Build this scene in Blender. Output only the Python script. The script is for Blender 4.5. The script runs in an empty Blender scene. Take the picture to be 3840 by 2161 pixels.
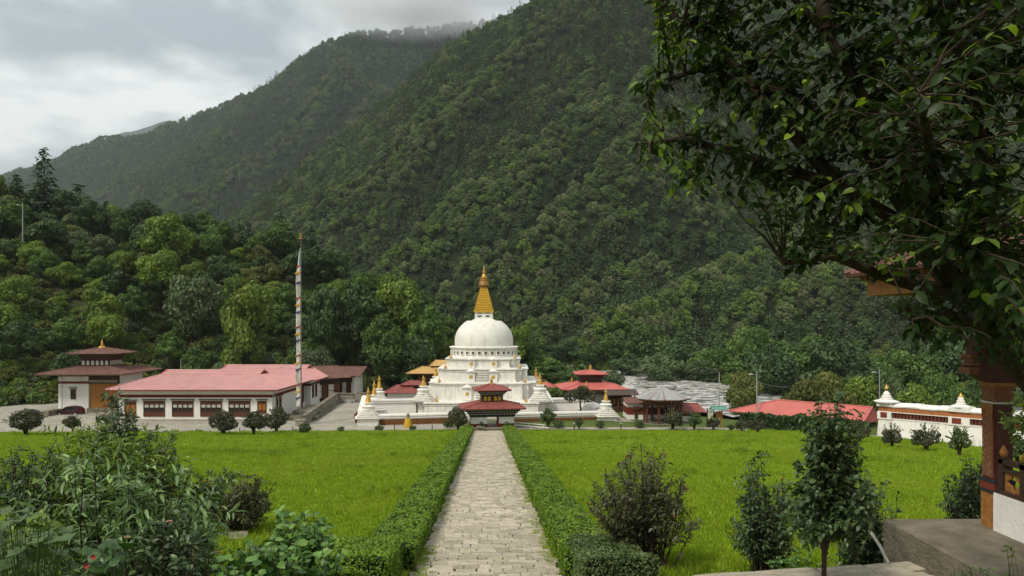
import bpy, math, random
import numpy as np
from mathutils import Vector, Matrix, Euler

# ------------------------------------------------------------------ camera, sky, sun, exposure
SC = bpy.context.scene
COL = SC.collection
F, HZ, CZ = 2700.0, 1210.0, 15.0        # focal length (photo pixels), horizon row, eye height
cam_d = bpy.data.cameras.new('camera'); cam = bpy.data.objects.new('camera', cam_d); COL.objects.link(cam)
cam.location = (0, 0, CZ); cam.rotation_euler = (math.radians(90), 0, 0)
cam_d.sensor_width = 36.0; cam_d.lens = 36.0 * F / 3840.0
cam_d.shift_y = (HZ - 1080.5) / 3840.0
cam_d.clip_start = 0.1; cam_d.clip_end = 60000
SC.camera = cam
SC.view_settings.view_transform = 'Standard'; SC.view_settings.look = 'None'
SC.view_settings.gamma = 1.0; SC.view_settings.use_curve_mapping = False
SC.view_settings.exposure = 0.25
SUN_EL, SUN_AZ = math.radians(50), math.radians(-136)      # azimuth from +Y, clockwise positive: behind, left

world = bpy.data.worlds.new('World'); SC.world = world; world.use_nodes = True
nt = world.node_tree; nt.nodes.clear()
def N(t, typ, **kw):
    n = t.nodes.new(typ)
    for k, v in kw.items():
        setattr(n, k, v)
    return n
def L(t, a, b): t.links.new(a, b)
out = N(nt, 'ShaderNodeOutputWorld'); bg = N(nt, 'ShaderNodeBackground')
sky = N(nt, 'ShaderNodeTexSky', sky_type='NISHITA', sun_disc=False)
sky.sun_elevation = SUN_EL; sky.sun_rotation = SUN_AZ
sky.air_density = 1.5; sky.dust_density = 3.0
tc = N(nt, 'ShaderNodeTexCoord')
mp = N(nt, 'ShaderNodeMapping'); mp.inputs['Scale'].default_value = (1, 1, 2.4); mp.inputs['Location'].default_value = (3.14, 7.2, 1.46)
n1 = N(nt, 'ShaderNodeTexNoise'); n1.inputs['Scale'].default_value = 3.6; n1.inputs['Detail'].default_value = 7; n1.inputs['Roughness'].default_value = 0.48
n1.inputs['Distortion'].default_value = 0.35
n2 = N(nt, 'ShaderNodeTexNoise'); n2.inputs['Scale'].default_value = 11; n2.inputs['Detail'].default_value = 7
L(nt, tc.outputs['Generated'], mp.inputs['Vector']); L(nt, mp.outputs[0], n1.inputs['Vector']); L(nt, mp.outputs[0], n2.inputs['Vector'])
mxn = N(nt, 'ShaderNodeMath', operation='MULTIPLY_ADD'); mxn.inputs[1].default_value = 0.45
L(nt, n2.outputs['Fac'], mxn.inputs[0]); L(nt, n1.outputs['Fac'], mxn.inputs[2])
rp = N(nt, 'ShaderNodeValToRGB')
e = rp.color_ramp.elements
e[0].position = 0.60; e[0].color = (2.2, 2.5, 2.75, 1)
e[1].position = 0.84; e[1].color = (6.8, 6.8, 6.6, 1)
m_ = rp.color_ramp.elements.new(0.72); m_.color = (4.2, 4.35, 4.4, 1)
L(nt, mxn.outputs[0], rp.inputs['Fac'])
# an overcast sky is brighter overhead than at the horizon, on every side
sep = N(nt, 'ShaderNodeSeparateXYZ'); L(nt, tc.outputs['Generated'], sep.inputs[0])
zen = N(nt, 'ShaderNodeMapRange'); zen.inputs['From Min'].default_value = 0.0; zen.inputs['From Max'].default_value = 1.0
zen.inputs['To Min'].default_value = 1.0; zen.inputs['To Max'].default_value = 1.8
L(nt, sep.outputs['Z'], zen.inputs['Value'])
mul = N(nt, 'ShaderNodeVectorMath', operation='SCALE'); L(nt, rp.outputs['Color'], mul.inputs[0]); L(nt, zen.outputs[0], mul.inputs['Scale'])
mix = N(nt, 'ShaderNodeMix', data_type='RGBA'); mix.inputs['Factor'].default_value = 0.93
L(nt, sky.outputs[0], mix.inputs['A']); L(nt, mul.outputs[0], mix.inputs['B'])
bg.inputs['Strength'].default_value = 0.115
L(nt, mix.outputs['Result'], bg.inputs['Color']); L(nt, bg.outputs[0], out.inputs['Surface'])

sun_d = bpy.data.lights.new('sun', 'SUN'); sun = bpy.data.objects.new('sun', sun_d); COL.objects.link(sun)
sun_d.energy = 2.5; sun_d.angle = math.radians(13); sun_d.color = (1.0, 0.94, 0.82)
sdir = Vector((math.sin(SUN_AZ) * math.cos(SUN_EL), math.cos(SUN_AZ) * math.cos(SUN_EL), math.sin(SUN_EL)))
sun.rotation_euler = sdir.to_track_quat('Z', 'Y').to_euler(); sun.location = sdir * 200
SC.cycles.use_denoising = True
SC.cycles.max_bounces = 6; SC.cycles.diffuse_bounces = 3; SC.cycles.transmission_bounces = 4
SC.cycles.transparent_max_bounces = 6; SC.cycles.volume_bounces = 3

# ------------------------------------------------------------------ helpers
PI = math.pi
def at(x, y, Y):
    """a point of the place from its direction (photo column, row) and its distance"""
    return Vector(((x - 1920) / F * Y, Y, CZ - (y - HZ) / F * Y))
def YZ(y, z=0.0): return (CZ - z) * F / (y - HZ)           # distance of a ground point seen at row y
def smooth(t):
    t = np.clip(t, 0, 1); return t * t * (3 - 2 * t)

class B:
    def __init__(s): s.v = []; s.f = []
    def add(s, vs, fs):
        o = len(s.v); s.v += [tuple(v) for v in vs]; s.f += [tuple(i + o for i in f) for f in fs]; return s
    def box(s, x0, x1, y0, y1, z0, z1):
        return s.add([(x0,y0,z0),(x1,y0,z0),(x1,y1,z0),(x0,y1,z0),(x0,y0,z1),(x1,y0,z1),(x1,y1,z1),(x0,y1,z1)],
                     [(3,2,1,0),(4,5,6,7),(0,1,5,4),(1,2,6,5),(2,3,7,6),(3,0,4,7)])
    def loft(s, rings, cap=True):
        n = len(rings[0]); vs = [p for r in rings for p in r]; fs = []
        for k in range(len(rings) - 1):
            for i in range(n):
                j = (i + 1) % n
                fs.append((k*n+i, k*n+j, (k+1)*n+j, (k+1)*n+i))
        if cap:
            fs.append(tuple(range(n))[::-1]); fs.append(tuple((len(rings)-1)*n + i for i in range(n)))
        return s.add(vs, fs)
    def prism(s, poly, z0, z1, cap=True):
        return s.loft([[(x, y, z0) for x, y in poly], [(x, y, z1) for x, y in poly]], cap)
    def lathe(s, prof, seg=20, c=(0,0,0), rot=0.0, sq=False):
        if sq: seg = 4; rot = PI/4; k = math.sqrt(2)
        else: k = 1.0
        rings = [[(c[0]+r*k*math.cos(rot+2*PI*i/seg), c[1]+r*k*math.sin(rot+2*PI*i/seg), c[2]+z) for i in range(seg)] for r, z in prof]
        return s.loft(rings)
    def tube(s, pts, rad, seg=6):
        pts = [Vector(p) for p in pts]; rings = []
        if not hasattr(rad, '__len__'): rad = [rad] * len(pts)
        for k, p in enumerate(pts):
            d = (pts[min(k+1, len(pts)-1)] - pts[max(k-1, 0)])
            if d.length < 1e-6: d = Vector((0,0,1))
            d.normalize(); a = d.orthogonal().normalized() if abs(d.z) < .95 else d.cross(Vector((0,1,0))).normalized()
            if abs(d.z) < .95: a = d.cross(Vector((0,0,1))).normalized()
            b = d.cross(a)
            rings.append([p + a*(rad[k]*math.cos(2*PI*i/seg)) + b*(rad[k]*math.sin(2*PI*i/seg)) for i in range(seg)])
        return s.loft(rings)
    def slab(s, poly, th):
        """a flat polygon in space thickened downwards"""
        p = [Vector(q) for q in poly]
        n = (p[1]-p[0]).cross(p[2]-p[0]).normalized()
        if n.z < 0: p = p[::-1]; n = -n
        lo = [q - n*th for q in p]; k = len(p)
        return s.add(lo + p, [tuple(range(k))[::-1], tuple(range(k, 2*k))] + [(i, (i+1)%k, k+(i+1)%k, k+i) for i in range(k)])
    def ribs(s, poly, up, spacing, w, h):
        """raised seams of roofing sheet running up a flat convex polygon"""
        p = [Vector(q) for q in poly]
        n = (p[1]-p[0]).cross(p[2]-p[0]).normalized()
        if n.z < 0: n = -n
        t = Vector(up); t = (t - n*t.dot(n)).normalized(); a = t.cross(n).normalized(); o = p[0]
        q = [((v-o).dot(a), (v-o).dot(t)) for v in p]
        lo = min(x for x, _ in q); hi = max(x for x, _ in q); k = int((hi-lo)/spacing)
        for i in range(1, k+1):
            x = lo + (hi-lo)*i/(k+1); ys = []
            for j in range(len(q)):
                (x0,y0),(x1,y1) = q[j], q[(j+1)%len(q)]
                if (x0-x)*(x1-x) < 0: ys.append(y0+(y1-y0)*(x-x0)/(x1-x0))
            if len(ys) < 2: continue
            y0, y1 = min(ys), max(ys)
            if y1-y0 < .1: continue
            P0 = o+a*x+t*y0+n*.002; P1 = o+a*x+t*y1+n*.002
            s.add([P0-a*w, P0+a*w, P0+n*h, P1-a*w, P1+a*w, P1+n*h], [(0,1,2),(3,5,4),(0,2,5,3),(1,4,5,2),(0,3,4,1)])
        return s

def link(o, parent=None):
    COL.objects.link(o)
    if parent is not None: o.parent = parent
    return o
def obj(name, b, m, parent=None, smooth_=False, loc=None, rotz=0.0):
    me = bpy.data.meshes.new(name); me.from_pydata(b.v, [], b.f); me.update()
    if m is not None: me.materials.append(m)
    if smooth_:
        me.polygons.foreach_set('use_smooth', [True]*len(me.polygons))
        try: me.set_sharp_from_angle(angle=math.radians(38))
        except Exception: pass
    o = bpy.data.objects.new(name, me); link(o, parent)
    if loc is not None: o.location = loc
    o.rotation_euler.z = rotz
    return o
def np_mesh(name, V, Fa, m, tint=None, smooth_=False):
    """V (n,3), Fa (m,k) faces of one size"""
    V = np.asarray(V, np.float32); Fa = np.asarray(Fa, np.int32); k = Fa.shape[1]
    me = bpy.data.meshes.new(name)
    me.vertices.add(len(V)); me.vertices.foreach_set('co', V.ravel())
    me.loops.add(Fa.size); me.loops.foreach_set('vertex_index', Fa.ravel())
    me.polygons.add(len(Fa)); me.polygons.foreach_set('loop_start', np.arange(0, Fa.size, k, dtype=np.int32))
    try: me.polygons.foreach_set('loop_total', np.full(len(Fa), k, np.int32))
    except Exception: pass
    if smooth_: me.polygons.foreach_set('use_smooth', np.ones(len(Fa), bool))
    if tint is not None:
        a = me.attributes.new('tint', 'FLOAT', 'POINT'); a.data.foreach_set('value', np.asarray(tint, np.float32))
    me.update(calc_edges=True); me.validate()
    if m is not None: me.materials.append(m)
    return me
def thing(name, label, cat, loc=(0,0,0), rotz=0.0, group=None):
    o = bpy.data.objects.new(name, None); link(o); o.location = loc; o.rotation_euler.z = rotz
    o.empty_display_size = .2
    o['label'] = label; o['category'] = cat
    if group: o['group'] = group
    return o
def tag(o, label=None, cat=None, group=None, kind=None):
    if label: o['label'] = label
    if cat: o['category'] = cat
    if group: o['group'] = group
    if kind: o['kind'] = kind
    return o
def dup(root, loc=None, rotz=None, scale=None, label=None, group=None):
    r = root.copy(); COL.objects.link(r)
    if loc is not None: r.location = loc
    if rotz is not None: r.rotation_euler.z = rotz
    if scale is not None: r.scale = scale if hasattr(scale, '__len__') else (scale,)*3
    if label: r['label'] = label
    if group: r['group'] = group
    for ch in list(root.children):
        c = ch.copy(); COL.objects.link(c); c.parent = r
        for g in list(ch.children):
            d = g.copy(); COL.objects.link(d); d.parent = c
    return r

# ------------------------------------------------------------------ materials
MATS = {}
def mat(name, col, rough=.8, var=.18, scale=2.0, bump=0.0, bscale=25.0, spec=.3, col2=None, streak=0.0, streakcol=(.10,.09,.07), metal=0.0, stretch=(1,1,1), tintvar=0.0, objvar=0.0, radial=None):
    if name in MATS: return MATS[name]
    m = bpy.data.materials.new(name); m.use_nodes = True; t = m.node_tree
    p = t.nodes['Principled BSDF']; p.inputs['Roughness'].default_value = rough
    p.inputs['Specular IOR Level'].default_value = spec; p.inputs['Metallic'].default_value = metal
    tcn = N(t, 'ShaderNodeTexCoord'); mpn = N(t, 'ShaderNodeMapping'); mpn.inputs['Scale'].default_value = stretch
    L(t, tcn.outputs['Object'], mpn.inputs['Vector'])
    nz = N(t, 'ShaderNodeTexNoise'); nz.inputs['Scale'].default_value = scale; nz.inputs['Detail'].default_value = 5; nz.inputs['Roughness'].default_value = .6
    L(t, mpn.outputs[0], nz.inputs['Vector'])
    r = N(t, 'ShaderNodeValToRGB'); c = Vector(col)
    c2 = Vector(col2) if col2 else c*(1+var); c1 = c*(1-var) if not col2 else c
    r.color_ramp.elements[0].position = .3; r.color_ramp.elements[1].position = .7
    r.color_ramp.elements[0].color = (*c1, 1); r.color_ramp.elements[1].color = (*c2, 1)
    L(t, nz.outputs['Fac'], r.inputs['Fac']); last = r.outputs['Color']
    if streak > 0:      # rain streaks and grime running down
        ms = N(t, 'ShaderNodeMapping'); ms.inputs['Scale'].default_value = (1.0, 1.0, .12); L(t, tcn.outputs['Object'], ms.inputs['Vector'])
        ns = N(t, 'ShaderNodeTexNoise'); ns.inputs['Scale'].default_value = 1.9; ns.inputs['Detail'].default_value = 6; ns.inputs['Roughness'].default_value = .68
        L(t, ms.outputs[0], ns.inputs['Vector'])
        rs = N(t, 'ShaderNodeMapRange'); rs.inputs['From Min'].default_value = .52; rs.inputs['From Max'].default_value = .75
        rs.inputs['To Max'].default_value = streak; L(t, ns.outputs['Fac'], rs.inputs['Value'])
        mx = N(t, 'ShaderNodeMix', data_type='RGBA'); mx.inputs['B'].default_value = (*streakcol, 1)
        L(t, rs.outputs[0], mx.inputs['Factor']); L(t, last, mx.inputs['A']); last = mx.outputs['Result']
    if objvar > 0 or tintvar > 0:
        oi = N(t, 'ShaderNodeObjectInfo'); ad = N(t, 'ShaderNodeAttribute', attribute_name='tint')
        sm = N(t, 'ShaderNodeMath', operation='ADD'); L(t, oi.outputs['Random'], sm.inputs[0]); L(t, ad.outputs['Fac'], sm.inputs[1])
        fr = N(t, 'ShaderNodeMath', operation='FRACT'); L(t, sm.outputs[0], fr.inputs[0])
        mr = N(t, 'ShaderNodeMapRange'); v = max(objvar, tintvar); mr.inputs['To Min'].default_value = 1-v; mr.inputs['To Max'].default_value = 1+v
        L(t, fr.outputs[0], mr.inputs['Value'])
        sc = N(t, 'ShaderNodeVectorMath', operation='SCALE'); L(t, last, sc.inputs[0]); L(t, mr.outputs[0], sc.inputs['Scale']); last = sc.outputs[0]
    if radial:            # streaks running down from the middle of a cone roof
        sx_ = N(t, 'ShaderNodeSeparateXYZ'); L(t, tcn.outputs['Object'], sx_.inputs[0]); at2 = N(t, 'ShaderNodeMath', operation='ARCTAN2'); L(t, sx_.outputs['Y'], at2.inputs[0]); L(t, sx_.outputs['X'], at2.inputs[1])
        nr_ = N(t, 'ShaderNodeTexNoise', noise_dimensions='1D'); nr_.inputs['Scale'].default_value = 5.5; nr_.inputs['Detail'].default_value = 4; L(t, at2.outputs[0], nr_.inputs['W'])
        mr_ = N(t, 'ShaderNodeMapRange'); mr_.inputs['From Min'].default_value = .5; mr_.inputs['From Max'].default_value = .62; mr_.inputs['To Max'].default_value = .8; L(t, nr_.outputs['Fac'], mr_.inputs['Value'])
        mx_ = N(t, 'ShaderNodeMix', data_type='RGBA'); mx_.inputs['B'].default_value = (*radial, 1); L(t, mr_.outputs[0], mx_.inputs['Factor']); L(t, last, mx_.inputs['A']); last = mx_.outputs['Result']
    L(t, last, p.inputs['Base Color'])
    if bump > 0:
        nb = N(t, 'ShaderNodeTexNoise'); nb.inputs['Scale'].default_value = bscale; nb.inputs['Detail'].default_value = 4
        L(t, mpn.outputs[0], nb.inputs['Vector'])
        bp = N(t, 'ShaderNodeBump'); bp.inputs['Strength'].default_value = bump; bp.inputs['Distance'].default_value = .05
        L(t, nb.outputs['Fac'], bp.inputs['Height']); L(t, bp.outputs[0], p.inputs['Normal'])
    MATS[name] = m; return m

def leafmat(name, dark, mid, light, rough=.5, trans=.3, spec=.35, objvar=.25, patch=0.0, patchcol=(.12,.09,.04), pscale=.006):
    """leaves: colour by leaf (tint), plant by plant; a share of the light passes through"""
    if name in MATS: return MATS[name]
    m = bpy.data.materials.new(name); m.use_nodes = True; t = m.node_tree
    p = t.nodes['Principled BSDF']; o = t.nodes['Material Output']
    p.inputs['Roughness'].default_value = rough; p.inputs['Specular IOR Level'].default_value = spec
    a = N(t, 'ShaderNodeAttribute', attribute_name='tint'); r = N(t, 'ShaderNodeValToRGB')
    el = r.color_ramp.elements; el[0].position = 0; el[0].color = (*dark, 1); el[1].position = 1; el[1].color = (*light, 1)
    k = el.new(.55); k.color = (*mid, 1)
    L(t, a.outputs['Fac'], r.inputs['Fac'])
    oi = N(t, 'ShaderNodeObjectInfo'); mr = N(t, 'ShaderNodeMapRange'); mr.inputs['To Min'].default_value = 1-objvar; mr.inputs['To Max'].default_value = 1+objvar
    L(t, oi.outputs['Random'], mr.inputs['Value'])
    sc = N(t, 'ShaderNodeVectorMath', operation='SCALE'); L(t, r.outputs['Color'], sc.inputs[0]); L(t, mr.outputs[0], sc.inputs['Scale'])
    last = sc.outputs[0]
    if patch > 0:
        nz = N(t, 'ShaderNodeTexNoise'); nz.inputs['Scale'].default_value = pscale; nz.inputs['Detail'].default_value = 4
        L(t, oi.outputs['Location'], nz.inputs['Vector'])
        ad = N(t, 'ShaderNodeMath', operation='MULTIPLY_ADD'); ad.inputs[1].default_value = .3
        wn = N(t, 'ShaderNodeTexWhiteNoise', noise_dimensions='3D'); L(t, oi.outputs['Location'], wn.inputs['Vector'])
        L(t, wn.outputs['Value'], ad.inputs[0]); L(t, nz.outputs['Fac'], ad.inputs[2])
        m2 = N(t, 'ShaderNodeMapRange'); m2.inputs['From Min'].default_value = .52; m2.inputs['From Max'].default_value = .9; m2.inputs['To Max'].default_value = patch
        L(t, ad.outputs[0], m2.inputs['Value'])
        mx = N(t, 'ShaderNodeMix', data_type='RGBA'); mx.inputs['B'].default_value = (*patchcol, 1)
        L(t, m2.outputs[0], mx.inputs['Factor']); L(t, last, mx.inputs['A']); last = mx.outputs['Result']
    L(t, last, p.inputs['Base Color'])
    if trans > 0:
        tr = N(t, 'ShaderNodeBsdfTranslucent'); ms = N(t, 'ShaderNodeMixShader'); ms.inputs[0].default_value = trans
        ty = N(t, 'ShaderNodeMix', data_type='RGBA', blend_type='MULTIPLY'); ty.inputs['Factor'].default_value = 1.0; ty.inputs['B'].default_value = (1.3, 1.35, .5, 1)
        L(t, last, ty.inputs['A']); L(t, ty.outputs['Result'], tr.inputs['Color'])
        L(t, p.outputs[0], ms.inputs[1]); L(t, tr.outputs[0], ms.inputs[2]); L(t, ms.outputs[0], o.inputs['Surface'])
    MATS[name] = m; return m

WHITE = mat('limewash', (.71,.69,.635), .9, .06, 1.2, .35, 9, .15, streak=.40, streakcol=(.42,.38,.31))
WHITE2 = mat('weathered_limewash', (.70,.68,.62), .92, .08, 1.0, .5, 7, .15, streak=.75, streakcol=(.33,.29,.22))
DOMEM = mat('dome_limewash', (.66,.64,.58), .92, .12, .55, .4, 6, .15, streak=.6, streakcol=(.40,.37,.30))
GOLD = mat('gilding', (.50,.29,.05), .42, .12, 4, .1, 30, .5, metal=.35)
GOLDC = mat('yellow_cloth', (.46,.275,.03), .8, .16, 2.2, .5, 5, .2)
GOLDDK = mat('old_gilding', (.26,.145,.035), .5, .35, 6, .2, 30, .4, metal=.4)
WOOD = mat('dark_timber', (.050,.028,.017), .7, .35, 5, .2, 30, .25, stretch=(1,1,.3))
WOOD2 = mat('painted_timber', (.095,.034,.017), .65, .3, 6, .2, 30, .25)
WOODY = mat('orange_timber', (.33,.135,.025), .6, .3, 3, .2, 30, .3, stretch=(3,3,.25))
REDBAND = mat('red_ochre_band', (.14,.028,.014), .85, .15, 3, .2, 20, .15)
ORANGEB = mat('orange_ochre_band', (.36,.135,.05), .9, .2, 2, .3, 15, .15)
TINPINK = mat('pink_tin_roof', (.53,.275,.255), .45, .1, .5, 0, 20, .4, streak=.2, streakcol=(.46,.15,.14))
TINRED = mat('red_tin_roof', (.44,.115,.095), .5, .12, .5, 0, 20, .35, streak=.2, streakcol=(.28,.07,.05))
TINMAROON = mat('maroon_tin_roof', (.22,.062,.050), .6, .14, 1, 0, 20, .3, streak=.3, streakcol=(.14,.05,.04))
RUST = mat('rusty_tin_roof', (.135,.065,.050), .75, .3, 1.2, .1, 20, .2, streak=.55, streakcol=(.24,.16,.12))
TINGREY = mat('bare_tin_roof', (.28,.285,.285), .55, .18, 1.5, 0, 20, .4, radial=(.20,.095,.055))
TINYEL = mat('yellow_roof', (.46,.29,.10), .6, .12, 1.5, 0, 20, .3)
TINGREEN = mat('green_tin_roof', (.10,.25,.20), .5, .15, 2, 0, 20, .3)
GLASS = mat('window_glass', (.012,.011,.010), .12, .3, 3, 0, 20, .6)
CURTAIN = mat('pale_curtain', (.42,.42,.38), .9, .15, 6)
WINPALE = mat('pale_panel', (.58,.56,.48), .85, .12, 4)
CONC = mat('concrete', (.165,.142,.105), .9, .4, 1.3, .9, 14, .2, streak=.75, streakcol=(.085,.085,.045))
STONEW = mat('rubble_stone', (.24,.215,.17), .92, .3, 2.0, .5, 10, .2, objvar=.25, tintvar=.25)
PAVE = mat('path_stone', (.37,.325,.245), .88, .28, 2.5, .6, 14, .25, tintvar=.24, objvar=.24, streak=.0)
JOINT = mat('path_joint_soil', (.055,.050,.028), .95, .4, 5, .5, 30, .1, col2=(.055,.07,.02))
PLAZA = mat('plaza_paving', (.29,.265,.215), .92, .25, .35, .5, 6, .2, streak=0)
BARK = mat('bark', (.050,.036,.024), .9, .4, 6, .6, 20, .15, stretch=(1,1,.25))
BARKP = mat('pale_bark', (.14,.115,.085), .9, .3, 5, .5, 18, .15, stretch=(1,1,.25))
STEEL = mat('grey_steel', (.33,.34,.33), .5, .12, 5, 0, 20, .5, metal=.3)
BLACKM = mat('black_metal', (.018,.017,.016), .6, .2, 5)
BLACKP = mat('painted_dark_blue_band', (.022,.024,.027), .7, .3, 8)
EARTH = mat('earth', (.10,.075,.045), .95, .35, 1.5, .6, 8, .1)
# ------------------------------------------------------------------ noise and foliage helpers
def vnoise(x, y, seed=0):
    xi = np.floor(x).astype(np.int64); yi = np.floor(y).astype(np.int64); xf = x - xi; yf = y - yi
    def h(a, b):
        n = (a * 374761393 + b * 668265263 + seed * 974711) & 0x7fffffff
        n = ((n ^ (n >> 13)) * 1274126177) & 0x7fffffff
        return ((n ^ (n >> 16)) & 0xffff) / 65535.0
    sx = xf*xf*(3-2*xf); sy = yf*yf*(3-2*yf)
    a = h(xi, yi)*(1-sx) + h(xi+1, yi)*sx; b = h(xi, yi+1)*(1-sx) + h(xi+1, yi+1)*sx
    return a*(1-sy) + b*sy
def fbm(x, y, seed=0, o=4):
    s = 0; a = 1; t = 0
    for k in range(o):
        s = s + a*vnoise(x*2**k, y*2**k, seed+k); t += a; a *= .5
    return s/t - .5
def unit(a): return a / np.maximum(np.linalg.norm(a, axis=1, keepdims=True), 1e-9)
def frames(D, Nn):
    D = unit(D); S = unit(np.cross(Nn, D)); return D, S, np.cross(D, S)
def diamonds(P, D, Nn, Ln, W, fold=.25):
    """folded leaf-spray faces, two triangles each"""
    D, S, Z = frames(D, Nn); n = len(P); Ln = np.broadcast_to(Ln, n)[:, None]; W = np.broadcast_to(W, n)[:, None]
    V = np.empty((n, 4, 3)); V[:,0] = P; V[:,2] = P + D*Ln
    V[:,1] = P + D*Ln*.45 + S*W*.5 + Z*W*fold; V[:,3] = P + D*Ln*.45 - S*W*.5 + Z*W*fold
    i = np.arange(n)[:, None]*4
    Fa = np.concatenate([i + np.array([[0,3,2]]), i + np.array([[0,2,1]])])
    return V.reshape(-1, 3), Fa
LEAF_T = np.array([(0,0,0),(.28,.42,.10),(.28,-.42,.10),(.30,0,0),(.66,.36,.03),(.66,-.36,.03),(.68,0,-.06),(1,0,-.24)])
LEAF_F = np.array([(0,3,1),(0,2,3),(3,6,4),(3,4,1),(3,2,5),(3,5,6),(6,7,4),(6,5,7)])
def leaves8(P, D, Nn, Ln, W):
    """single leaves with a folded midrib and drooping tip, eight triangles each"""
    D, S, Z = frames(D, Nn); n = len(P); Ln = np.broadcast_to(Ln, n)[:, None, None]; W = np.broadcast_to(W, n)[:, None, None]
    T = LEAF_T[None]
    V = P[:, None] + D[:, None]*T[..., :1]*Ln + S[:, None]*T[..., 1:2]*W + Z[:, None]*(T[..., 2:]*Ln*.7)
    Fa = (np.arange(n)[:, None, None]*8 + LEAF_F[None]).reshape(-1, 3)
    return V.reshape(-1, 3), Fa
def rdirs(rng, n):
    v = rng.normal(size=(n, 3)); return unit(v)

# ------------------------------------------------------------------ ground
RIV = np.array([(-140,335),(-60,318),(0,296),(37,262),(50,200),(58,172),(80,150),(130,130),(300,105)], float)
def polydist(X, Y, P):
    d = np.full(X.shape, 1e9)
    for (x0,y0),(x1,y1) in zip(P[:-1], P[1:]):
        t = np.clip(((X-x0)*(x1-x0)+(Y-y0)*(y1-y0))/((x1-x0)**2+(y1-y0)**2), 0, 1)
        d = np.minimum(d, np.hypot(X-x0-t*(x1-x0), Y-y0-t*(y1-y0)))
    return d
RZ = -4.0
def ground(X, Y):
    X = np.asarray(X, float); Y = np.asarray(Y, float)
    lawn = np.maximum(0.0, 10.1 - .101*Y)
    lawn = np.minimum(lawn, np.maximum(0.0, ((X-46.4)*-.74 + (Y-94.2)*-.67)*.16))      # falls to the walk before the mani wall
    # the upper terrace in front of the lawn
    ter = np.where(X > 4.0, 9.8, 9.3)
    k = smooth((Y - 14.3 - .165*(X-3.7))/.5) * (X > 4.0) + smooth((Y - 14.5)/3.5) * (X <= 4.0)
    z = ter*(1-k) + lawn*k
    d = polydist(X, Y, RIV)
    fall = 1 - smooth((d - 20)/26)
    z = z*(1-fall) + (-6.0)*fall
    z = z - 2.4*smooth((Y-104)/6)*smooth((X-27)/5)*(1-fall)
    z = np.where((Y > 150), np.minimum(z, 0) - 6*smooth((Y-330)/80)*(1-fall), z)
    return z
def gz(x, y): return float(ground(np.array([x]), np.array([y]))[0])
ux = np.concatenate([[-9000,-4000,-1500,-600,-300], np.arange(-150, 151, 2.0), [300,600,1500,4000,9000]])
uy = np.concatenate([[-3000,-600,-100,-20,0], np.arange(4, 22, .5), np.arange(22, 130, 2.0), np.arange(130, 300, 4.0), [330,370,420,600,1500,4000,12000]])
GX, GY = np.meshgrid(ux, uy)
def grid_faces(nr, nc):
    i = np.arange(nr-1)[:, None]*nc + np.arange(nc-1)[None]
    return np.stack([i, i+1, i+nc+1, i+nc], -1).reshape(-1, 4)
GRASSG = mat('rough_grass_ground', (.055,.085,.02), .95, .4, .25, .6, 6, .1, col2=(.095,.12,.03))
o = bpy.data.objects.new('ground', np_mesh('ground', np.stack([GX, GY, ground(GX, GY)-.02], -1).reshape(-1, 3), grid_faces(len(uy), len(ux)), GRASSG, smooth_=True))
link(o); o['kind'] = 'structure'

# ------------------------------------------------------------------ near hill on the valley side
HT = np.array([(-2500,260),(-900,360),(-300,520),(0,650),(160,680),(400,745),(620,775),(900,820),(1050,840),(1200,890),(1300,965),(1400,1000),(1500,1020),(1620,1140),(1720,1300),(1800,1430),(2500,1600)], float)
def hill_h(X, Y):
    u = 1920 + F*X/np.maximum(Y, 1)
    zr = 15 + (HZ - np.interp(u, HT[:,0], HT[:,1]))*205/F - 11
    zr = np.maximum(zr, -8)
    Y0 = np.interp(u, [-3000,0,250,700,1100,1400,1750], [118,126,134,146,150,146,160])
    t = (Y - Y0)/(205 - Y0)
    p = smooth(t*.92+.04)*.75 + np.clip(t,0,1)*.25
    p = np.where(Y > 205, 1 - smooth((Y-205)/230), p)
    p = np.where(t < 0, 0, p)
    return -1.0 + (zr+1.0)*p + fbm(X/22, Y/22, 3)*7*np.clip(t*3,0,1)*np.clip(p,0,1) - 3*(t < 0)
hu = np.arange(-1600, 2000, 22.0); hY = np.concatenate([np.arange(112, 230, 2.5), np.arange(230, 450, 12)])
HU, HY = np.meshgrid(hu, hY); HX = (HU-1920)/F*HY
UNDER = mat('hillside_soil', (.030,.040,.014), .95, .5, .09, .7, 1.5, .1, col2=(.060,.050,.028))
o = bpy.data.objects.new('hill', np_mesh('hill', np.stack([HX, HY, hill_h(HX, HY)], -1).reshape(-1,3), grid_faces(len(hY), len(hu)), UNDER, smooth_=True))
link(o); o['kind'] = 'structure'

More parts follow.
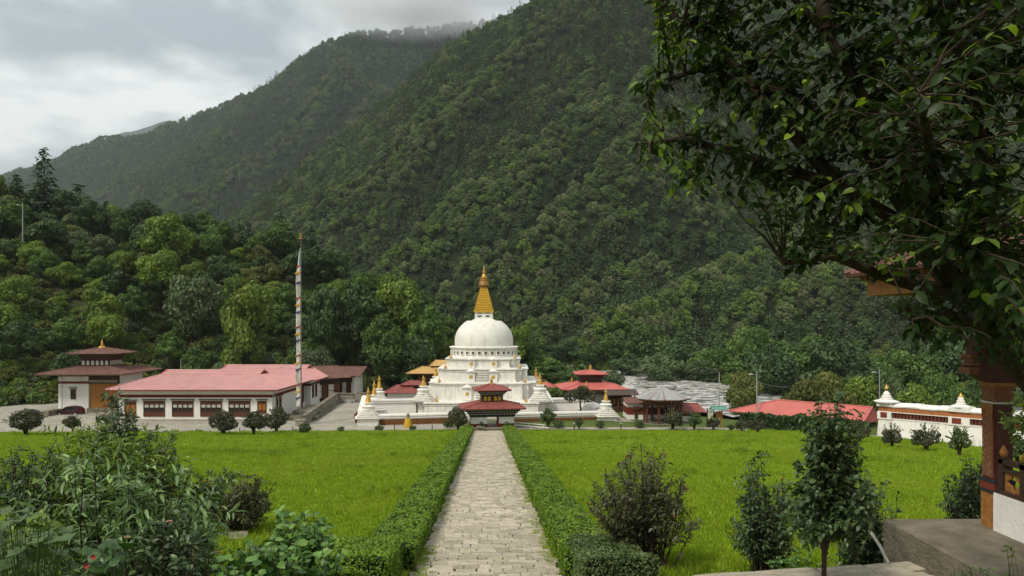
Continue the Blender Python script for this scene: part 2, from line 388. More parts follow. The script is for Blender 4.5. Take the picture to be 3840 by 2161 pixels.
# ------------------------------------------------------------------ mountains: spurs running down into the valley
def crest(pts): return np.array([tuple(at(x, y, Y)) for x, y, Y in pts])
SPURS = [
 (crest([(560,900,1600),(835,800,1400),(1043,765,1300),(1297,590,1180),(1430,455,1110),(1565,320,1050),(1700,165,990),(1983,25,900),(2250,-120,900),(2800,-200,940),(3600,-250,980),(5200,-300,1000)]), 1.0, .8),
 (crest([(1640,1190,490),(1820,1165,490),(2070,1060,500),(2287,948,515),(2600,830,540),(3000,640,580),(3400,480,620),(4200,250,680),(5600,0,760)]), .72, .95),
 (crest([(2300,1180,400),(2700,1010,440),(3000,880,470),(3400,760,500),(4000,560,540),(5600,300,600)]), .7, 1.0),
 (crest([(-1500,800,3600),(-600,760,3300),(0,665,2900),(205,597,2750),(357,534,2650),(500,510,2550),(714,450,2400),(848,402,2300),(1071,298,2150),(1134,230,2100),(1205,172,2050),(1321,122,2000),(1429,118,2000),(1560,125,2000),(1800,90,2050),(2400,60,2200),(3600,-100,2300),(5400,-300,2400)]), 1.0, .7),
 (crest([(-1500,660,7000),(-300,680,7000),(60,675,7000),(250,610,7000),(450,500,7000),(560,466,7000),(640,448,7000),(760,462,7000),(900,540,7000),(1200,600,7100),(2400,400,7200),(5000,300,7300)]), 1.1, .9),
]
def spur_max(z, spurs, wx, wy):
    for P, s, sb in spurs:
        best = np.full(wx.shape, -1e9)
        for a, b in zip(P[:-1], P[1:]):
            dx, dy = b[0]-a[0], b[1]-a[1]; l2 = dx*dx+dy*dy+1e-6
            t = np.clip(((wx-a[0])*dx+(wy-a[1])*dy)/l2, 0, 1)
            d = np.hypot(wx-a[0]-t*dx, wy-a[1]-t*dy)
            back = (dx*(wy-a[1]) - dy*(wx-a[0])) > 0
            best = np.maximum(best, a[2]+t*(b[2]-a[2]) - d*np.where(back, sb, s))
        z = np.maximum(z, best)
    return z
# side spurs standing a little proud of those slopes, with gullies between them
def on_slope(pts, k, amp):
    out_ = []
    for x, y in pts:
        Yr = np.arange(280, 3200, 8.0); zr = CZ-(y-HZ)/F*Yr; h = spur_max(np.full(Yr.shape, -14.0), SPURS[:4], (x-1920)/F*Yr, Yr)
        hit = np.argmax(h > zr); Yh = Yr[hit] if h[hit] > zr[hit] else 3000
        out_.append(tuple(at(x, y, Yh*k)))
    return np.array(out_)
SIDE = [(on_slope(p, k, 0), s, s) for p, k, s in [
 ([(1400,1060),(1480,985),(1650,850),(1790,715),(2007,610),(2300,330)], .88, 1.5),
 ([(1500,1200),(1647,1110),(1821,940),(2026,880),(2100,780),(2256,660),(2500,450)], .86, 1.5),
 ([(1250,800),(1500,620),(1700,420),(1850,250),(2050,60)], .90, 1.5),
 ([(1050,850),(1200,790),(1400,660),(1560,500),(1700,350)], .92, 1.4),
 ([(600,800),(800,690),(1000,540),(1180,360),(1300,220)], .90, 1.3),
 ([(300,740),(500,660),(700,560),(850,470)], .92, 1.3),
 ([(900,800),(1100,660),(1300,490),(1450,310)], .90, 1.3),
 ([(2150,1320),(2350,1200),(2600,1050),(2900,900),(3200,760)], .88, 1.3),
 ([(1950,1290),(2100,1190),(2300,1070),(2450,990)], .88, 1.3),
 ([(2750,1180),(3000,1020),(3300,880),(3700,760)], .88, 1.3),
 ([(2150,520),(2300,420),(2450,250),(2600,60)], .90, 1.4)]]
def mount_h(X, Y):
    wx = X + 26*fbm(X/110, Y/110, 11, 3) ; wy = Y + 26*fbm(X/110, Y/110, 17, 3)
    z = spur_max(np.full(X.shape, -14.0), SPURS, wx, wy); z = spur_max(z, SIDE, wx, wy)
    h = np.clip((z+14)/60, 0, 1)
    z = z + h*(fbm(X/85, Y/85, 5, 4)*40 + fbm(X/28, Y/28, 9, 2)*8)
    d = polydist(X, Y, RIV)
    return -14 + (z+14)*smooth((d-17)/40)
mu = np.arange(-1500, 5400, 24.0); mY = 232*np.exp(np.linspace(0, math.log(7900/232), 260))
MU, MY = np.meshgrid(mu, mY); MX = (MU-1920)/F*MY; MZ = mount_h(MX, MY)
FLOOR = mat('forest_floor', (.010,.018,.006), .95, .4, .05, 1.0, 1.2, .1, col2=(.017,.024,.009))
o = bpy.data.objects.new('mountain', np_mesh('mountain', np.stack([MX, MY, MZ], -1).reshape(-1,3), grid_faces(len(mY), len(mu)), FLOOR, smooth_=True))
link(o); o['kind'] = 'structure'
CUM = np.maximum.accumulate((MZ - CZ)/MY, axis=0)
def visible(X, Y, top):
    """does a tree with its top at this height show over what stands before it"""
    u = 1920 + F*X/Y; c = np.clip(np.searchsorted(mu, u), 1, len(mu)-1); r = np.clip(np.searchsorted(mY, Y*.985)-1, 0, len(mY)-1)
    a = (top-CZ)/Y
    return (u > -220) & (u < 4060) & (a > CUM[r, c] - .002) & (HZ - a*F > -160)

# ------------------------------------------------------------------ river
def river():
    ctr = [];  P = RIV
    for a, b in zip(P[:-1], P[1:]):
        for t in np.linspace(0, 1, 26)[:-1]: ctr.append(a + (b-a)*t)
    ctr = np.array(ctr)
    for _ in range(12): ctr[1:-1] = (ctr[:-2] + ctr[1:-1]*2 + ctr[2:])/4
    tg = unit(np.gradient(ctr, axis=0)); nr = np.stack([tg[:,1], -tg[:,0]], 1)
    w = np.linspace(-27, 27, 46)
    X = ctr[:,None,0] + nr[:,None,0]*w; Y = ctr[:,None,1] + nr[:,None,1]*w
    Z = RZ + fbm(X/3.0, Y/3.0, 21, 3)*.9 + fbm(X/9, Y/9, 23, 2)*.6
    return np.stack([X, Y, Z], -1).reshape(-1, 3), grid_faces(X.shape[0], X.shape[1])
V, Fa = river()
m = bpy.data.materials.new('white_water'); m.use_nodes = True; t = m.node_tree; p = t.nodes['Principled BSDF']
tcn = N(t, 'ShaderNodeTexCoord'); mpn = N(t, 'ShaderNodeMapping'); mpn.inputs['Scale'].default_value = (.13, .42, .3); mpn.inputs['Rotation'].default_value = (0,0,math.radians(-12))
L(t, tcn.outputs['Object'], mpn.inputs['Vector'])
nz = N(t, 'ShaderNodeTexNoise'); nz.inputs['Scale'].default_value = 1.6; nz.inputs['Detail'].default_value = 8; nz.inputs['Roughness'].default_value = .68; nz.inputs['Distortion'].default_value = .5
L(t, mpn.outputs[0], nz.inputs['Vector'])
r = N(t, 'ShaderNodeValToRGB'); el = r.color_ramp.elements
el[0].position = .41; el[0].color = (.075,.082,.076,1); el[1].position = .57; el[1].color = (.72,.67,.64,1)
k = el.new(.49); k.color = (.20,.21,.195,1)
L(t, nz.outputs['Fac'], r.inputs['Fac']); L(t, r.outputs['Color'], p.inputs['Base Color'])
p.inputs['Roughness'].default_value = .35; p.inputs['Specular IOR Level'].default_value = .4
bp = N(t, 'ShaderNodeBump'); bp.inputs['Strength'].default_value = .8; bp.inputs['Distance'].default_value = .4; L(t, nz.outputs['Fac'], bp.inputs['Height']); L(t, bp.outputs[0], p.inputs['Normal'])
o = bpy.data.objects.new('river', np_mesh('river', V, Fa, m, smooth_=True)); link(o); o['kind'] = 'structure'
ROCK = mat('river_rock', (.22,.205,.18), .85, .3, 1.5, .5, 8, .25)
def rock_mesh(seed):
    rng = np.random.default_rng(seed); b = B(); seg = 9
    for_r = [(.05,-.4),(.7,-.35),(1,-.05),(.85,.3),(.5,.52),(.08,.58)]
    rings = []
    for q, (r_, z_) in enumerate(for_r):
        rings.append([(r_*math.cos(2*PI*i/seg)*(1+rng.uniform(-.2,.2)), r_*math.sin(2*PI*i/seg)*(1+rng.uniform(-.2,.2)), z_+rng.uniform(-.08,.08)) for i in range(seg)])
    b.loft(rings); me = bpy.data.meshes.new('boulder'); me.from_pydata(b.v, [], b.f); me.materials.append(ROCK)
    me.polygons.foreach_set('use_smooth', [True]*len(me.polygons)); return me
rocks = [rock_mesh(s) for s in range(4)]
rr = random.Random(5)
for i in range(34):
    x = rr.uniform(2330, 2880); y = np.interp(x, [2330,2500,2650,2880], [1432,1446,1440,1520]) + rr.uniform(-3, 12)
    Yd = YZ(y, RZ); s = rr.uniform(.5, 1.6)
    o = bpy.data.objects.new('boulder', rocks[i % 4]); link(o); o.location = ((x-1920)/F*Yd, Yd, RZ+.1); o.scale = (s*1.4, s, s*.8); o.rotation_euler.z = rr.uniform(0, 6)
    tag(o, 'grey boulder among the white water along the river bank', 'boulder', 'boulders in the river')
# ------------------------------------------------------------------ tree crowns
def lobes_crown(rng, h, w, nl, nleaf, leaf, z0=.28, up=.35, top=1.0, lob=(.24,.40)):
    """points on the outside of many foliage clumps that fill an uneven crown"""
    C = []; R = []
    ch = h*(1-z0); zc = h*(z0 + (1-z0)*.48)
    for i in range(nl):
        d = rdirs(rng, 1)[0]; d[2] = d[2]*.9 + .12
        k = rng.uniform(.35, .82)
        taper = 1 - .35*max(0, d[2])*top
        C.append((d[0]*w*.5*k*taper, d[1]*w*.5*k*taper, zc + d[2]*ch*.5*k)); R.append(w*.5*rng.uniform(*lob))
    C = np.array(C); R = np.array(R)
    n = nleaf*2; li = rng.choice(nl, n, p=R**2/np.sum(R**2)); D = rdirs(rng, n); D[:,2] = D[:,2]*.85 + up*.5; D = unit(D)
    rad = R[li]*(rng.uniform(.62, 1.06, n)); P = C[li] + D*rad[:,None]*np.array([1,1,.72])
    dd = np.linalg.norm((P[:,None] - C[None])/np.array([1,1,.72]), axis=2)/R[None]; dd[np.arange(n), li] = 2
    keep = dd.min(1) > .78; P, D, li = P[keep][:nleaf], D[keep][:nleaf], li[keep][:nleaf]
    tn = rng.uniform(0, 1, nl)[li]*.45 + rng.uniform(0, .55, len(P))
    return P, D, tn, C
def crown_mesh(name, rng, P, D, tn, leaf, m, jit=.55, asp=.8):
    n = len(P); Nn = unit(D + rng.normal(size=(n,3))*jit + np.array([0,0,.25])); T = unit(np.cross(Nn, rdirs(rng, n)) + np.array([0,0,-.25]))
    s = leaf*rng.uniform(.6, 1.35, n)
    V, Fa = diamonds(P - T*s[:,None]*.5, T, Nn, s, s*asp)
    return np_mesh(name, V, Fa, m, np.repeat(tn, 4))
def trunk_mesh(name, rng, h, r, C, m, z0=.3, nlimb=9):
    b = B(); top = Vector((rng.uniform(-.3,.3), rng.uniform(-.3,.3), h*.72))
    mid = Vector((rng.uniform(-.25,.25), rng.uniform(-.25,.25), h*z0))
    b.tube([(0,0,-.6),(0,0,.3),mid,(mid+top)/2,top], [r*1.35, r, r*.8, r*.5, r*.15], 7)
    for i in rng.choice(len(C), min(nlimb, len(C)), replace=False):
        c = Vector(C[i]); s = mid.lerp(top, rng.uniform(0,.6)); q = s.lerp(c, .5) + Vector((0,0,.06*h))
        b.tube([s, q, c], [r*.38, r*.25, r*.08], 5)
    me = bpy.data.meshes.new(name); me.from_pydata(b.v, [], b.f); me.materials.append(m); return me
def conifer(rng, h, w, nw, per, leaf, bare=.12, pine=0.0):
    P = []; D = []; Tn = []
    for k in range(nw):
        t = k/(nw-1); z = h*(bare + (1-bare)*t); r = w*.5*((1-t)**(.8))*(1 - .35*pine*(t < .3)) + .06*w
        nb = max(3, int(per*(1-t*.6)))
        a0 = rng.uniform(0, 6.28)
        for j in range(nb):
            a = a0 + 2*PI*j/nb + rng.uniform(-.25,.25); rr_ = r*rng.uniform(.65, 1.12); m_ = max(2, int(rr_/leaf*1.5))
            tb = rng.uniform(0,.5)
            for q in range(m_):
                f = (q+1)/m_; dz = -.28*rr_*f*(1-.5*pine) + .16*rr_*f*f
                sp = rng.uniform(-1,1)*.28*rr_*f*(1.1-f*.4)
                P.append((math.cos(a)*rr_*f - math.sin(a)*sp, math.sin(a)*rr_*f + math.cos(a)*sp, z+dz+rng.uniform(-.1,.1)*leaf)); D.append((math.cos(a), math.sin(a), -.3)); Tn.append(tb+f*.5)
    return np.array(P), unit(np.array(D)), np.array(Tn)
def conifer_mesh(name, rng, P, D, Tn, leaf, m):
    n = len(P); Nn = unit(np.array([0,0,1.0]) + rng.normal(size=(n,3))*.35 + D*.2); s = leaf*rng.uniform(.7, 1.4, n)
    V, Fa = diamonds(P - D*s[:,None]*.5, unit(D + rng.normal(size=(n,3))*.3), Nn, s*1.25, s*.62, .15)
    return np_mesh(name, V, Fa, m, np.repeat(Tn, 4))

# leaf colours (real albedo)
LG_MID = leafmat('leaf_mid_green', (0.0364,0.0700,0.0183), (0.0771,0.1400,0.0308), (0.1540,0.2311,0.0532), .55, .3, .25, .22)
LG_BRIGHT = leafmat('leaf_bright_green', (0.0605,0.1008,0.0161), (0.1277,0.1949,0.0296), (0.2218,0.2890,0.0470), .55, .3, .25, .15)
LG_DARK = leafmat('leaf_dark_green', (0.0224,0.0476,0.0153), (0.0448,0.0840,0.0252), (0.0868,0.1400,0.0420), .55, .25, .3, .22)
LG_GREY = leafmat('leaf_grey_green', (0.0403,0.0672,0.0296), (0.0874,0.1277,0.0538), (0.1613,0.2083,0.0968), .55, .28, .3, .15)
LG_OLIVE = leafmat('leaf_olive', (0.0460,0.0598,0.0138), (0.1035,0.1207,0.0276), (0.1725,0.1782,0.0517), .6, .3, .25, .18)
LG_CON = leafmat('needle_dark', (0.0144,0.0312,0.0144), (0.0288,0.0540,0.0240), (0.0540,0.0864,0.0384), .65, .12, .25, .2)

TYPES = {}
def make_type(key, kind, m, h, w, **kw):
    rng = np.random.default_rng(kw.get('seed', 1))
    if kind == 'b':
        leaf = kw.get('leaf', .55)
        P, D, tn, C = lobes_crown(rng, h, w, kw.get('nl', 26), kw.get('n', 2600), leaf, kw.get('z0', .22), kw.get('up', .35), top=kw.get('top', 1.0))
        cm = crown_mesh('crown', rng, P, D, tn, leaf, m); tm = trunk_mesh('trunk', rng, h, h*.018+.05, C, kw.get('bark', BARK), .3)
    else:
        leaf = kw.get('leaf', .6); P, D, Tn = conifer(rng, h, w, kw.get('nw', 20), kw.get('per', 9), leaf, kw.get('bare', .1), kw.get('pine', 0))
        cm = conifer_mesh('crown', rng, P, D, Tn, leaf, m)
        b = B(); b.tube([(0,0,-.6),(0,0,h*.5),(0,0,h*.98)], [h*.016+.05, h*.010+.03, .02], 7)
        tm = bpy.data.meshes.new('trunk'); tm.from_pydata(b.v, [], b.f); tm.materials.append(BARK)
    TYPES[key] = (cm, tm, h, w)
make_type('mid1', 'b', LG_MID, 12, 10, seed=1, nl=30, n=3400)
make_type('mid2', 'b', LG_MID, 13, 8.5, seed=2, nl=30, n=3200)
make_type('bright1', 'b', LG_BRIGHT, 14, 10, seed=3, nl=34, n=3800)
make_type('bright2', 'b', LG_BRIGHT, 9, 9, seed=4, nl=26, n=2800, z0=.1)
make_type('dark1', 'b', LG_DARK, 12, 10, seed=5, nl=28, n=3000)
make_type('dark2', 'b', LG_DARK, 14, 9, seed=6, nl=30, n=3000)
make_type('grey1', 'b', LG_GREY, 11, 10, seed=7, nl=26, n=3000)
make_type('olive1', 'b', LG_OLIVE, 9, 10, seed=8, nl=26, n=3000, z0=.08)
for k_, m_, sd in (('rmid', LG_MID, 71), ('rdark', LG_DARK, 72), ('rgrey', LG_GREY, 73), ('rolive', LG_OLIVE, 74), ('rbright', LG_BRIGHT, 75)):
    make_type(k_, 'b', m_, 8, 10, seed=sd, nl=34, n=3600, z0=-.06, up=.05)
make_type('con1', 'c', LG_CON, 17, 10, seed=9, nw=24, per=14, leaf=.95)
make_type('con2', 'c', LG_CON, 15, 8.5, seed=10, nw=18, per=11, leaf=1.0, pine=1, bare=.2)
def tree(key, loc, s, rot, label, group, name=None, sz=None):
    cm, tm, h, w = TYPES[key]
    r = thing(name or ('conifer_tree' if key.startswith('con') else 'broadleaf_tree'), label, 'tree', loc, rot, group)
    r.scale = (s, s, s*(sz or 1))
    link(bpy.data.objects.new('crown', cm), r); link(bpy.data.objects.new('trunk', tm), r)
    return r

# individual trees on the near hill: those with a shape of their own first, then the wood
hr = random.Random(11)
def hill_tree(px, ytop, Yd, key, wpx, label, group=None, dz=0):
    X = (px-1920)/F*Yd; base = float(hill_h(np.array([X]), np.array([Yd]))[0]) + dz
    top = CZ - (ytop-HZ)/F*Yd; cm, tm, h, w = TYPES[key]
    sw = wpx*Yd/F/w; sz = max(.5, (top-base)/h)
    r = tree(key, (X, Yd, base-.3), sw, hr.uniform(0, 6.28), label, group); r.scale = (sw, sw, sz); return r
hill_tree(165, 556, 198, 'con1', 150, 'tall dark conifer standing highest on the hill crest')
hill_tree(60, 655, 196, 'con2', 120, 'dark flat-topped conifer at the left edge of the hill crest')
hill_tree(290, 690, 196, 'con2', 130, 'dark spreading conifer next right of the tallest conifer')
hill_tree(30, 740, 184, 'mid1', 190, 'rounded green tree above the lamp pole on the hill')
hill_tree(170, 800, 180, 'dark1', 190, 'dark leafy tree below the tallest conifer on the hill')
hill_tree(540, 735, 196, 'dark2', 140, 'dark-topped tree rising above the bright crown on the crest')
hill_tree(620, 775, 182, 'bright1', 200, 'large bright yellow-green tree highest in the middle of the hillside')
hill_tree(600, 900, 170, 'bright1', 190, 'bright yellow-green tree just below the largest bright crown')
hill_tree(720, 985, 160, 'grey1', 230, 'pale grey-green tree with open branches beside the bright trees')
hill_tree(930, 990, 156, 'bright1', 215, 'tall rounded bright green tree behind the prayer flag pole')
hill_tree(900, 1180, 151, 'bright2', 190, 'bright green tree low behind the pink-roofed hall')
hill_tree(1050, 795, 200, 'con2', 120, 'dark pine on the crest left of the prayer flag')
hill_tree(1165, 850, 200, 'con2', 130, 'dark pine on the crest above the flag pole top')
hill_tree(1260, 900, 196, 'dark1', 130, 'dark round tree on the crest right of the flag')
hill_tree(1490, 985, 166, 'bright1', 230, 'big domed light green tree at the end of the hill left of the spire')
hill_tree(1600, 1120, 158, 'mid2', 150, 'green tree stepping down beside the big domed one')
hill_tree(1345, 1040, 160, 'dark2', 200, 'tall dark tree behind the brown-roofed building')
hill_tree(1230, 1010, 158, 'dark1', 190, 'dark tree between the flag pole and the domed light green tree')
hill_tree(1440, 1180, 152, 'mid1', 190, 'green tree behind the white-walled compound left of the shrine')
hill_tree(1560, 1240, 152, 'dark2', 150, 'dark green tree at the foot of the hill beside the dome')
placed = []
keys = ['mid1','mid2','dark1','dark2','grey1','bright2','olive1','mid1','bright1','dark1']
n = 0
while n < 205:
    u = hr.uniform(-120, 1700); Yd = 138 + 90*hr.random()**1.1
    X = (u-1920)/F*Yd; Y0 = float(np.interp(u, [-3000,0,250,700,1100,1400,1750], [118,126,134,146,150,146,160]))
    if Yd < Y0+2: continue
    if u < 620 and Yd < 168 and hr.random() < .72: continue
    if any((X-a)**2 + (Yd-b_)**2 < 22 for a, b_ in placed): continue
    placed.append((X, Yd)); k = hr.choice(keys)
    if Yd > 195 and hr.random() < .3: k = hr.choice(['con1','con2','dark2'])
    if u > 1000 and k.startswith('bright') and hr.random() < .6: k = 'dark1'
    s = hr.uniform(.62, 1.0)*(.8 if k.startswith('con') else 1)
    z = float(hill_h(np.array([X]), np.array([Yd]))[0])
    kk = 'dark conifer' if k.startswith('con') else {'mid':'mid green','dar':'dark green','gre':'grey-green','bri':'light green','oli':'olive green'}[k[:3]]+' tree'
    wx_ = ['above the two-tier temple','behind the pink roof edge','behind the pink roof','left of the prayer flag','right of the prayer flag','behind the brown-roofed house','left of the white shrine'][int(np.searchsorted([260,520,760,1110,1250,1420], u))]
    wz_ = ['at the foot of the wooded hill','low on the wooded hill','halfway up the wooded hill','near the crest of the wooded hill'][int(np.searchsorted([155,172,192], Yd))]
    tree(k, (X, Yd, z-.4), s, hr.uniform(0, 6.28), kk+' '+wz_+' '+wx_, 'trees of the near hillside wood', sz=hr.uniform(.85, 1.15))
    n += 1
# trees behind the monument and along the river
def bank_tree(px, ytop, Yd, key, wpx, label, group='trees along the river bank', z=None):
    if not key.startswith('con') and 2300 < px: key = 'r'+key[:-1]
    X = (px-1920)/F*Yd; base = gz(X, Yd) if z is None else z; base = max(base, -4.5)
    top = CZ - (ytop-HZ)/F*Yd; cm, tm, h, w = TYPES[key]
    r = tree(key, (X, Yd, base-.3), 1, hr.uniform(0, 6.28), label, group); sw = wpx*Yd/F/w; r.scale = (sw, sw, max(.35, (top-base+.3)/h)); return r
for px, yt, Yd, k, w, lb in [
 (1925,1195,168,'bright1',150,'light green tree showing right of the white dome'),
 (1985,1290,172,'mid1',150,'mid green tree right of the dome behind the terraces'),
 (1700,1170,185,'mid2',130,'green tree close behind the dome on its left shoulder'),
 (2060,1345,165,'mid2',140,'green tree behind the corner spire on the right'),
 (2110,1380,160,'dark1',130,'dark tree left of the red two-tier pagoda'),
 (2290,1385,158,'grey1',130,'grey-green tree right behind the red two-tier pagoda'),
 (2360,1330,260,'dark1',170,'dark tree on the far bank at the bend of the river'),
 (2475,1322,238,'grey1',200,'big round grey-green tree standing in front of the rapids'),
 (2620,1345,236,'grey1',170,'rounded grey-green tree at the water beside the biggest round one'),
 (2560,1260,262,'dark2',200,'tall dark tree behind the round trees on the far bank'),
 (2690,1290,240,'mid1',200,'tall mid green tree rising just above the rapids'),
 (2790,1395,150,'olive1',150,'low olive-brown tree right of the rapids'),
 (2900,1290,190,'dark1',220,'broad dark green tree behind the utility pole'),
 (3000,1250,215,'mid1',240,'broad mid green tree high behind the red tin roof'),
 (3010,1420,140,'olive1',160,'yellow-olive tree behind the ridge of the red tin roof'),
 (3110,1390,138,'olive1',190,'yellow-olive tree behind the middle of the red tin roof'),
 (3240,1395,140,'bright2',170,'vivid green tree behind the right end of the red tin roof'),
 (3240,1290,170,'con2',170,'dark feathery conifer left of the thin pole near the mani wall'),
 (3350,1400,138,'grey1',130,'grey-green tree behind the first finial of the mani wall'),
 (3430,1425,136,'bright2',160,'bright bushy tree behind the mani wall between its two finials'),
 (3540,1380,150,'mid1',170,'green tree behind the second finial of the mani wall'),
 (3620,1430,138,'mid2',150,'green tree behind the mani wall beside the carved pillar'),
 (3400,1290,185,'mid2',220,'tree on the slope high above the mani wall'),
 (3560,1250,190,'dark1',220,'dark tree on the slope under the overhanging leaves'),
 (3120,1230,200,'dark2',200,'tall dark tree on the slope behind the vivid green one'),
 (3740,1320,160,'dark1',200,'dark tree behind the carved pillar'),
 (2840,1200,250,'mid2',200,'mid green tree on the far slope above the river'),
 (2260,1260,290,'mid1',180,'mid green tree on the far slope behind the red pagoda'),
 (2130,1270,300,'dark2',170,'dark tree on the far slope left of the pagoda finial'),
 (2440,1200,300,'mid2',180,'mid green tree on the far slope above the round river trees')]:
    bank_tree(px, yt, Yd, k, w, lb)
n = 0
while n < 46:
    u = hr.uniform(1950, 3980); Yd = hr.uniform(225, 330); X = (u-1920)/F*Yd
    if float(polydist(np.array([X]), np.array([Yd]), RIV)[0]) < 29: continue
    if 2300 < u < 2760 and Yd < 232: continue
    k = hr.choice(['mid1','mid2','dark1','dark2','grey1','olive1','mid1'])
    z = max(gz(X, Yd), float(mount_h(np.array([X]), np.array([Yd]))[0]), -5)
    kk = {'mid':'mid green','dar':'dark green','gre':'grey-green','bri':'light green','oli':'olive green'}[k[:3]]
    tree('r'+k[:-1] if hr.random() < .6 else k, (X, Yd, z-.4), hr.uniform(.8, 1.15), hr.uniform(0, 6.28), kk+' tree on the far bank, '+['left of the red pagoda','above the rapids','behind the low red roof','behind the mani wall'][int(np.searchsorted([2250,2750,3280],u))], 'wood on the far river bank'); n += 1

# ------------------------------------------------------------------ woods that read as one mass
def scatter(name, P, rot, scl, idx, coll, label=None, cat=None):
    me = bpy.data.meshes.new(name); me.vertices.add(len(P)); me.vertices.foreach_set('co', np.asarray(P, np.float32).ravel())
    for nm, ty, dat in (('rot','FLOAT_VECTOR',rot), ('scl','FLOAT_VECTOR',scl), ('idx','INT',idx)):
        a = me.attributes.new(nm, ty, 'POINT')
        if ty == 'INT': a.data.foreach_set('value', np.asarray(dat, np.int32))
        else: a.data.foreach_set('vector', np.asarray(dat, np.float32).ravel())
    o = bpy.data.objects.new(name, me); link(o)
    g = bpy.data.node_groups.new(name, 'GeometryNodeTree')
    g.interface.new_socket('Geometry', in_out='INPUT', socket_type='NodeSocketGeometry'); g.interface.new_socket('Geometry', in_out='OUTPUT', socket_type='NodeSocketGeometry')
    gi = N(g, 'NodeGroupInput'); go = N(g, 'NodeGroupOutput'); ci = N(g, 'GeometryNodeCollectionInfo'); ci.inputs['Collection'].default_value = coll
    ci.inputs['Separate Children'].default_value = True; ci.inputs['Reset Children'].default_value = True
    ip = N(g, 'GeometryNodeInstanceOnPoints'); ip.inputs['Pick Instance'].default_value = True
    def na(nm, ty):
        q = N(g, 'GeometryNodeInputNamedAttribute', data_type=ty); q.inputs['Name'].default_value = nm; return q.outputs['Attribute']
    L(g, gi.outputs[0], ip.inputs['Points']); L(g, ci.outputs[0], ip.inputs['Instance'])
    L(g, na('idx','INT'), ip.inputs['Instance Index']); L(g, na('rot','FLOAT_VECTOR'), ip.inputs['Rotation']); L(g, na('scl','FLOAT_VECTOR'), ip.inputs['Scale'])
    L(g, ip.outputs[0], go.inputs[0])
    md = o.modifiers.new('scatter', 'NODES'); md.node_group = g
    o['kind'] = 'stuff'
    if label: o['label'] = label
    if cat: o['category'] = cat
    return o
def templates(cname, meshes):
    c = bpy.data.collections.new(cname)
    for i, me in enumerate(meshes):
        c.objects.link(bpy.data.objects.new('%s_%02d' % (cname, i), me))
    return c
PC = (.105,.088,.050)
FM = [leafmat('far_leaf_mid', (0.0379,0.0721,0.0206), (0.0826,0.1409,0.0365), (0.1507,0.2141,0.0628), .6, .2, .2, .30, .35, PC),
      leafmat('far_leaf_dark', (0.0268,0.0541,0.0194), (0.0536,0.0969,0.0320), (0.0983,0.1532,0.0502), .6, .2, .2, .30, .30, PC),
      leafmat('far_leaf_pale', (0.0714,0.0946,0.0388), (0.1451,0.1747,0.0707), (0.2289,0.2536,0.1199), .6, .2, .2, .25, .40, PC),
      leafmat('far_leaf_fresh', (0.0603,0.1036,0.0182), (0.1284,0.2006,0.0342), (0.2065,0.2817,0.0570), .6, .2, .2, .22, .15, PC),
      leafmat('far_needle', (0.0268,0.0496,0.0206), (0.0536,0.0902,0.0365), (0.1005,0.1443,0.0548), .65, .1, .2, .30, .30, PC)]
fms = []
for i, (m_, h_, w_) in enumerate([(FM[0],12,10),(FM[0],11,9),(FM[1],12,10),(FM[1],13,9),(FM[2],10,10),(FM[3],11,10)]):
    rng = np.random.default_rng(40+i); P, D, tn, C = lobes_crown(rng, h_, w_, 22, 1000, 1.0, .08, lob=(.22,.44)); fms.append(crown_mesh('far_crown', rng, P, D, tn, .82, m_))
for i, (h_, w_, pn) in enumerate([(17,7.5,0),(15,8,1),(18,7,0)]):
    rng = np.random.default_rng(60+i); P, D, Tn = conifer(rng, h_, w_, 12, 6, 1.15, .08, pn); fms.append(conifer_mesh('far_conifer', rng, P, D, Tn, 1.2, FM[4]))
fcoll = templates('forest_tree', fms)
def forest(name, Y0, Y1, area, seed, smin, smax, conif, label):
    rng = np.random.default_rng(seed); wid = 2*.79*Y1; n = int((Y1-Y0)*wid/area)
    Y = rng.uniform(Y0, Y1, n); X = rng.uniform(-wid/2, wid/2, n); k = np.abs(X) < .8*Y; X, Y = X[k], Y[k]
    Z = mount_h(X, Y); ok = (Z > -4.0) & visible(X, Y, Z+9)
    X, Y, Z = X[ok], Y[ok], Z[ok]; n = len(X)
    pn = fbm(X/90, Y/90, seed+3, 3); pb = fbm(X/60, Y/60, seed+9, 3)
    isc = rng.uniform(0, 1, n) < np.clip(conif + pn*1.6, .04, .93)
    e_ = 26 if Y1 < 1300 else 60            # relief shading put into tree colour: paler on drier ridges, darker in gullies
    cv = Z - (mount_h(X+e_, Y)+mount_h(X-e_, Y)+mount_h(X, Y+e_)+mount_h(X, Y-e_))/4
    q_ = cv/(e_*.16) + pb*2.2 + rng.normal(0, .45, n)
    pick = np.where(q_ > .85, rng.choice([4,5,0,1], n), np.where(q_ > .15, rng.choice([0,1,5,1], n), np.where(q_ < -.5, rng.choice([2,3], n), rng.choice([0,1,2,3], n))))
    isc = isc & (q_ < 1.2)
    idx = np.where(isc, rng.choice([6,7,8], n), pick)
    s = smin+(smax-smin)*rng.uniform(0,1,n)**1.6*1.15; sc = np.stack([s, s, s*rng.uniform(.85, 1.2, n)], 1)
    rot = np.stack([rng.normal(0,.05,n), rng.normal(0,.05,n), rng.uniform(0,6.28,n)], 1)
    print(name, n)
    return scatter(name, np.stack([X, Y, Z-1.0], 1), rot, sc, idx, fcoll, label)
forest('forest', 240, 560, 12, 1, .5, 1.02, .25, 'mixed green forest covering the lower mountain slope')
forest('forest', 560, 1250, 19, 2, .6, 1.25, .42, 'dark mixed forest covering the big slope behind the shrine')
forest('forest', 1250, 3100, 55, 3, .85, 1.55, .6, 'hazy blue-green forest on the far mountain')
#forest('forest', 4300, 5300, 900, 4, 2.2, 3.6, .6, 'blue hazy forest on the most distant ridge')

